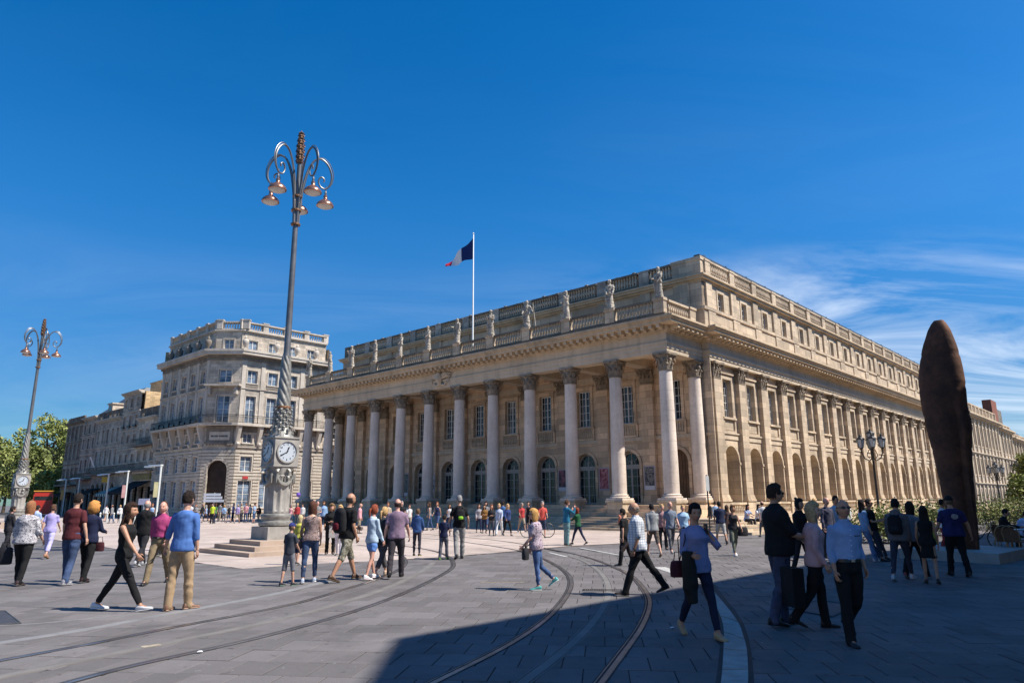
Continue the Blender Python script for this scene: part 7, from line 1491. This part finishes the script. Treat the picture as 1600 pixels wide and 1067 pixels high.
# ------------------------------------------------ right, in the shade
person(1370, 876, 780, 130, 'man in black T-shirt leaning near the rose bushes', ('short', BLACK), ('tee', BLACK), ('slim', (.03, .035, .05)), ((.01, .01, .01), (.01, .01, .01)), dict(tL=20, kL=4, tR=14, kR=0, al=(18, 10, 90, 25), ar=(18, 10, 80, 25), lean=-6), skin='tan', glasses=True)
person(1358, 876, 782, 95, 'person in pale blue shirt and light jeans left of the leaning man', ('long', DBR), ('half', (.16, .28, .46)), ('trousers', (.07, .12, .22), 'denim'), ((.5, .5, .5), (.7, .7, .7)), dict(tL=24, kL=2, tR=10, kR=0, lean=-4), fem=True)
r, k = person(1412, 907, 779, 40, 'man in grey hooded jacket and white trainers striding away', ('short', BLACK), ('hoodie', (.11, .105, .11)), ('slim', (.035, .04, .06)), ((.5, .5, .52), (.6, .6, .6)), dict(tL=-22, kL=6, tR=24, kR=4, al=(8, 9, 30, 4), ar=(-6, 8, 20, 4)), wf=1.04)
backpack(r, k, (.014, .014, .016), 'black backpack on the man in the grey hooded jacket', .30, .42, .15)
person(1434, 904, 784, 48, 'dark haired woman in grey top beside the man with white trainers', ('bob', DBR), ('tee', (.16, .16, .18)), ('trousers', BLACK), ((.3, .05, .05), (.3, .3, .3)), W2, fem=True, skin='tan')
person(1457, 912, 793, 28, 'woman in short black dress with bare legs', ('long', (.015, .01, .008)), ('dress', BLACK), ('none', BLACK), ((.015, .015, .015), (.015, .015, .015)), dict(tL=6, kL=6, tR=-10, kR=16, al=(10, 10, 30, 10), ar=(-6, 12, 20, 4)), fem=True, wf=1.02, skin='tan')
r, k = person(1500, 900, 776, 12, 'big person in dark blue T-shirt with white print before the sculpture', ('cap', BLACK), ('tee', (.022, .022, .085)), ('trousers', BLACK), ((.01, .01, .01), (.01, .01, .01)), dict(W3, al=(8, 20, 20, -2), ar=(-4, 24, 14, 0)), wf=1.30, belly=.04, skin='tan')
b = B(); s = k['s']; 
for i in range(9): a = i*2.4; b.box(-.02+.05*cos(a)*(i > 0), .03+.05*cos(a)*(i > 0), -.003, .003, .04*sin(a)-.015, .04*sin(a)+.02)
obj('shirt_print', b.mesh('print'), cloth((.35, .32, .30)), r, tuple(k['P']+k['S']*.36*s-k['F']*.134*s*1.28), rot=(R(-3), 0, 0))
b = B(); ell(b, [(Vector((0, 0, .16)), Vector((.03, 0, 0)), Vector((0, .03, 0))), (Vector((.02, 0, .04)), Vector((.05, 0, 0)), Vector((0, .03, 0))), (Vector((.04, 0, -.12)), Vector((.04, 0, 0)), Vector((0, .02, 0)))], 8); tag(obj('yellow_bag', remesh(b, .012, 1, .01, 2), cloth((.35, .32, .05)), None, wpos(r, k['al']['wr']+Vector((-.02, .02, -.12)))), 'crumpled yellow bag in the left hand of the big person in dark blue', 'bag')
sit = dict(tL=84, kL=82, tR=80, kR=86, lean=12, al=(35, 10, 40, 10), ar=(40, 10, 50, 10))
def sitter(px, Y, face, label, **kw):
    x, y = atY(px, Y); return person(px, 0, 0, face, label, at=(x, y, -K*y), seat=.56, H=1.72, pose=dict(sit, **kw.pop('p', {})), **kw)
sitter(1584, 24.6, 80, 'man in white shirt sitting bent over at the café terrace', hair=('short', DBR), top=('long', (.55, .56, .70)), bot=('trousers', (.1, .09, .09)), p=dict(lean=30))
sitter(1558, 24.8, 130, 'dark clothed person sitting at the café terrace', hair=('short', BLACK), top=('jacket', BLACK), bot=('trousers', DARK))
person(1481, 868, 781, 100, 'person in white top passing behind the sculpture', ('short', BLACK), ('tee', (.6, .6, .62)), ('trousers', (.3, .04, .04)), pose=W3, skin='tan')
# people sitting on the side steps
for px, Y, z, c, lb in ((1164, 40.5, .3, (.25, .3, .45), 'person in blue sitting on the side steps'), (1181, 40.8, .3, (.6, .6, .62), 'person in white top sitting on the side steps'), (968, 43.4, .05, (.4, .15, .1), 'person in red brown top sitting on the front steps')):
    x, y = atY(px, Y); person(px, 0, 0, 150, lb, ('long', DBR), ('tee', c), ('trousers', DARK), at=(x, y, z-.25), seat=.36, pose=dict(tL=95, kL=80, tR=90, kR=85, lean=10, al=(50, 8, 20, 5), ar=(50, 8, 20, 5)), fem=True)
# ------------------------------------------------ distant crowd
CN = [('white', (.62, .61, .60)), ('black', (.015, .015, .016)), ('navy', (.02, .03, .08)), ('red', (.42, .05, .05)), ('sky blue', (.25, .38, .58)), ('grey', (.2, .2, .21)), ('beige', (.45, .36, .26)), ('lilac', (.36, .28, .5)), ('green', (.08, .2, .08)), ('pink', (.6, .3, .33))]
HC = [DBR, BRN, BLD, GRY, RED, BLACK]; PO = [W1, W2, W3, STAND, dict(STAND, **CROSS)]; rr = random.Random(5); seen = {}
def crowd(items, where, grp):
    for n, (px, Y, tc) in enumerate(items):
        x, y = atY(px, Y); H = rr.uniform(1.58, 1.8); tcn, tcc = CN[tc]; bn, bc_ = rr.choice([('black', BLACK), ('dark blue', NAVY), ('jeans blue', JEAN), ('grey', (.12, .12, .13)), ('beige', (.3, .25, .19))]); fem = rr.random() < .5; tt_ = rr.choice(['tee', 'long', 'jacket', 'tank'] if fem else ['tee', 'long', 'jacket'])
        key = (tcn, bn, where); seen[key] = seen.get(key, 0)+1; oth = ['', 'second ', 'third ', 'fourth '][seen[key]-1].strip()
        person(px, 0, 0, rr.choice([0, 20, 160, 180, 200, 90, -90]), 'person in %s %s, %s trousers, %s' % (tcn, {'tee': 'T-shirt', 'long': 'jumper', 'jacket': 'jacket', 'tank': 'vest'}[tt_], bn, where), (rr.choice(['long', 'bob', 'pony'] if fem else ['short', 'short', 'bald']), rr.choice(HC)), (tt_, tcc), (rr.choice(['trousers', 'slim', 'shorts']), bc_), pose=rr.choice(PO), fem=fem, at=(x, y, -K*y), H=H, group=grp, skin=rr.choice(['light', 'pink', 'tan']))
w_ = 'by the arched entrance'
crowd([(px, Y, c) for px, Y, c in zip([318, 324, 331, 338, 345, 352, 360, 366, 373, 379, 386, 392, 399, 406, 446, 456, 466, 474], [70, 66, 72, 64, 71, 68, 66, 73, 64, 69, 66, 71, 64, 68, 62, 60, 58, 61], [1, 4, 2, 8, 5, 4, 1, 7, 7, 6, 9, 0, 4, 1, 0, 9, 3, 0])], w_, 'crowd by the arched entrance')
crowd(list(zip([168, 178, 190, 205, 234, 240, 262, 300, 308], [72, 66, 70, 60, 62, 58, 64, 70, 66], [0, 5, 0, 2, 1, 4, 2, 0, 5])), 'before the shaded houses', 'crowd before the shaded houses')
crowd(list(zip([488, 497, 507, 552, 563, 607, 628, 640, 672, 684, 760, 815, 826], [46, 44, 47, 48, 41, 46, 44, 47, 45, 47, 42, 42, 44], [4, 5, 4, 1, 9, 6, 1, 0, 5, 2, 5, 3, 1])), 'before the colonnade', 'crowd before the colonnade')
crowd(list(zip([1108, 1116, 1190, 1246, 1270, 1322, 1345, 1400], [42, 44, 34, 36, 34, 33, 35, 34], [1, 4, 0, 5, 0, 0, 2, 5])), 'before the arcade', 'crowd before the arcade')
person(360, 0, 0, 180, 'person in neon yellow vest in the crowd by the arched entrance', ('short', DBR), ('tee', (.5, .62, .04)), ('trousers', DARK), pose=STAND, at=(*atY(334, 63), -K*63), H=1.72)
_same = {}
for o_ in bpy.data.objects:
    if o_.parent is None and 'group' in o_ and str(o_['group']).startswith('crowd'): _same.setdefault(o_['label'], []).append(o_)
for lb_, os_ in _same.items():
    if len(os_) > 1:
        for n_, o_ in enumerate(sorted(os_, key=lambda q: q.location.x/q.location.y)): o_['label'] = lb_+', '+['first', 'second', 'third', 'fourth', 'fifth'][n_]+' from left'
# ================================================================== STATUES ON THE BALUSTRADE
stl = ['at the left end of the balustrade', 'second from the left end', 'third from the left end with bent arm', 'fourth from the left', 'fifth from the left, just left of the eagle relief', 'sixth from the left, nearest the flagpole on its left', 'just right of the flagpole', 'eighth, midway along the right half', 'with a long staff, ninth from the left', 'third from the right end', 'second from the right end, tall and closed', 'on the corner pedestal at the right end']
for i in range(12):
    k_ = 11-i; q = random.Random(100+i); p = loc2w(-STEP*k_, -.24, 14.2); sc = 1.2
    P_ = dict(tL=q.uniform(-6, 10), kL=4, tR=q.uniform(-4, 14), kR=q.uniform(2, 20), lean=q.uniform(-2, 4), sway=q.uniform(-5, 5), al=(q.uniform(0, 30), q.uniform(6, 16), q.choice([20, 60, 100]), q.uniform(0, 30)), ar=(q.uniform(0, 30), q.uniform(6, 16), q.choice([20, 60, 100]), q.uniform(0, 30)))
    if i == 8: P_['al'] = (20, 35, 20, -10)
    sk = skeleton(sc, P_); b = B(); rg = torso_rings(sk, -.10, .545, .02, 1.02, 0, True); mid = (sk['L']['ank']+sk['R']['ank'])/2
    ell(b, [(Vector((mid.x, mid.y, .0)), Vector((.24*sc, 0, 0)), Vector((0, .20*sc, 0))), (rg[0][0].lerp(Vector((mid.x, mid.y, 0)), .55), Vector((.19*sc, 0, 0)), Vector((0, .16*sc, 0)))]+rg)
    for nm in 'lr': a = sk['a'+nm]; limb(b, [a['sh'], a['el'], a['wr']], [.078*sc, .066*sc, .045*sc]); limb(b, [a['wr'], a['wr']+a['d']*.13*sc], [.04*sc, .03*sc])
    limb(b, [sk['al']['sh'], sk['P']+sk['S']*.2*sc+sk['F']*.13*sc, sk['P']+sk['X']*.17*sc], [.06*sc, .055*sc, .07*sc]); limb(b, [sk['ar']['el'], sk['ar']['el']+Vector((0, .02, -.5*sc)), sk['ar']['el']+Vector((.0, -.02, -.8*sc))], [.05*sc, .06*sc, .03*sc])
    limb(b, [sk['neck'], sk['headc']], [.06*sc, .06*sc]); hc = sk['headc']; ell(b, [(hc+Vector((0, 0, z*sc)), Vector((.09*w*sc, 0, 0)), Vector((0, .108*w*sc, 0))) for z, w in ((-.11, .5), (-.06, .85), (0, 1), (.06, 1.02), (.11, .8), (.14, .4))], 14)
    me = remesh(b, .03, 1, .035, i*1.3, 17); r = empty('statue', p, TH+pi+q.uniform(-.4, .4)); tag(r, 'pale draped stone statue '+stl[i], 'statue', 'statues on the theatre balustrade')
    obj('figure', me, M['statue'], r); obj('base', B().box(-.36, .36, -.30, .30, -.0, .07).mesh('base'), M['statue'], r)
    if i == 8: obj('staff', B().tube([(-.75, .1, .05), (-.55, .15, 1.9)], .03, 6).mesh('staff'), M['statue'], r)
p = loc2w(XW+.2, 3.2, 14.2)
bpy.context.view_layer.update()
print('objects', len(bpy.data.objects), 'verts', sum(len(m.vertices) for m in bpy.data.meshes))

_l = {}
for o_ in bpy.data.objects:
    if o_.parent is None and 'label' in o_: _l.setdefault(o_['label'], []).append(o_.name)
print('DUP', [k for k, v in _l.items() if len(v) > 1], 'nolabel', [o_.name for o_ in bpy.data.objects if o_.parent is None and 'label' not in o_ and 'kind' not in o_])
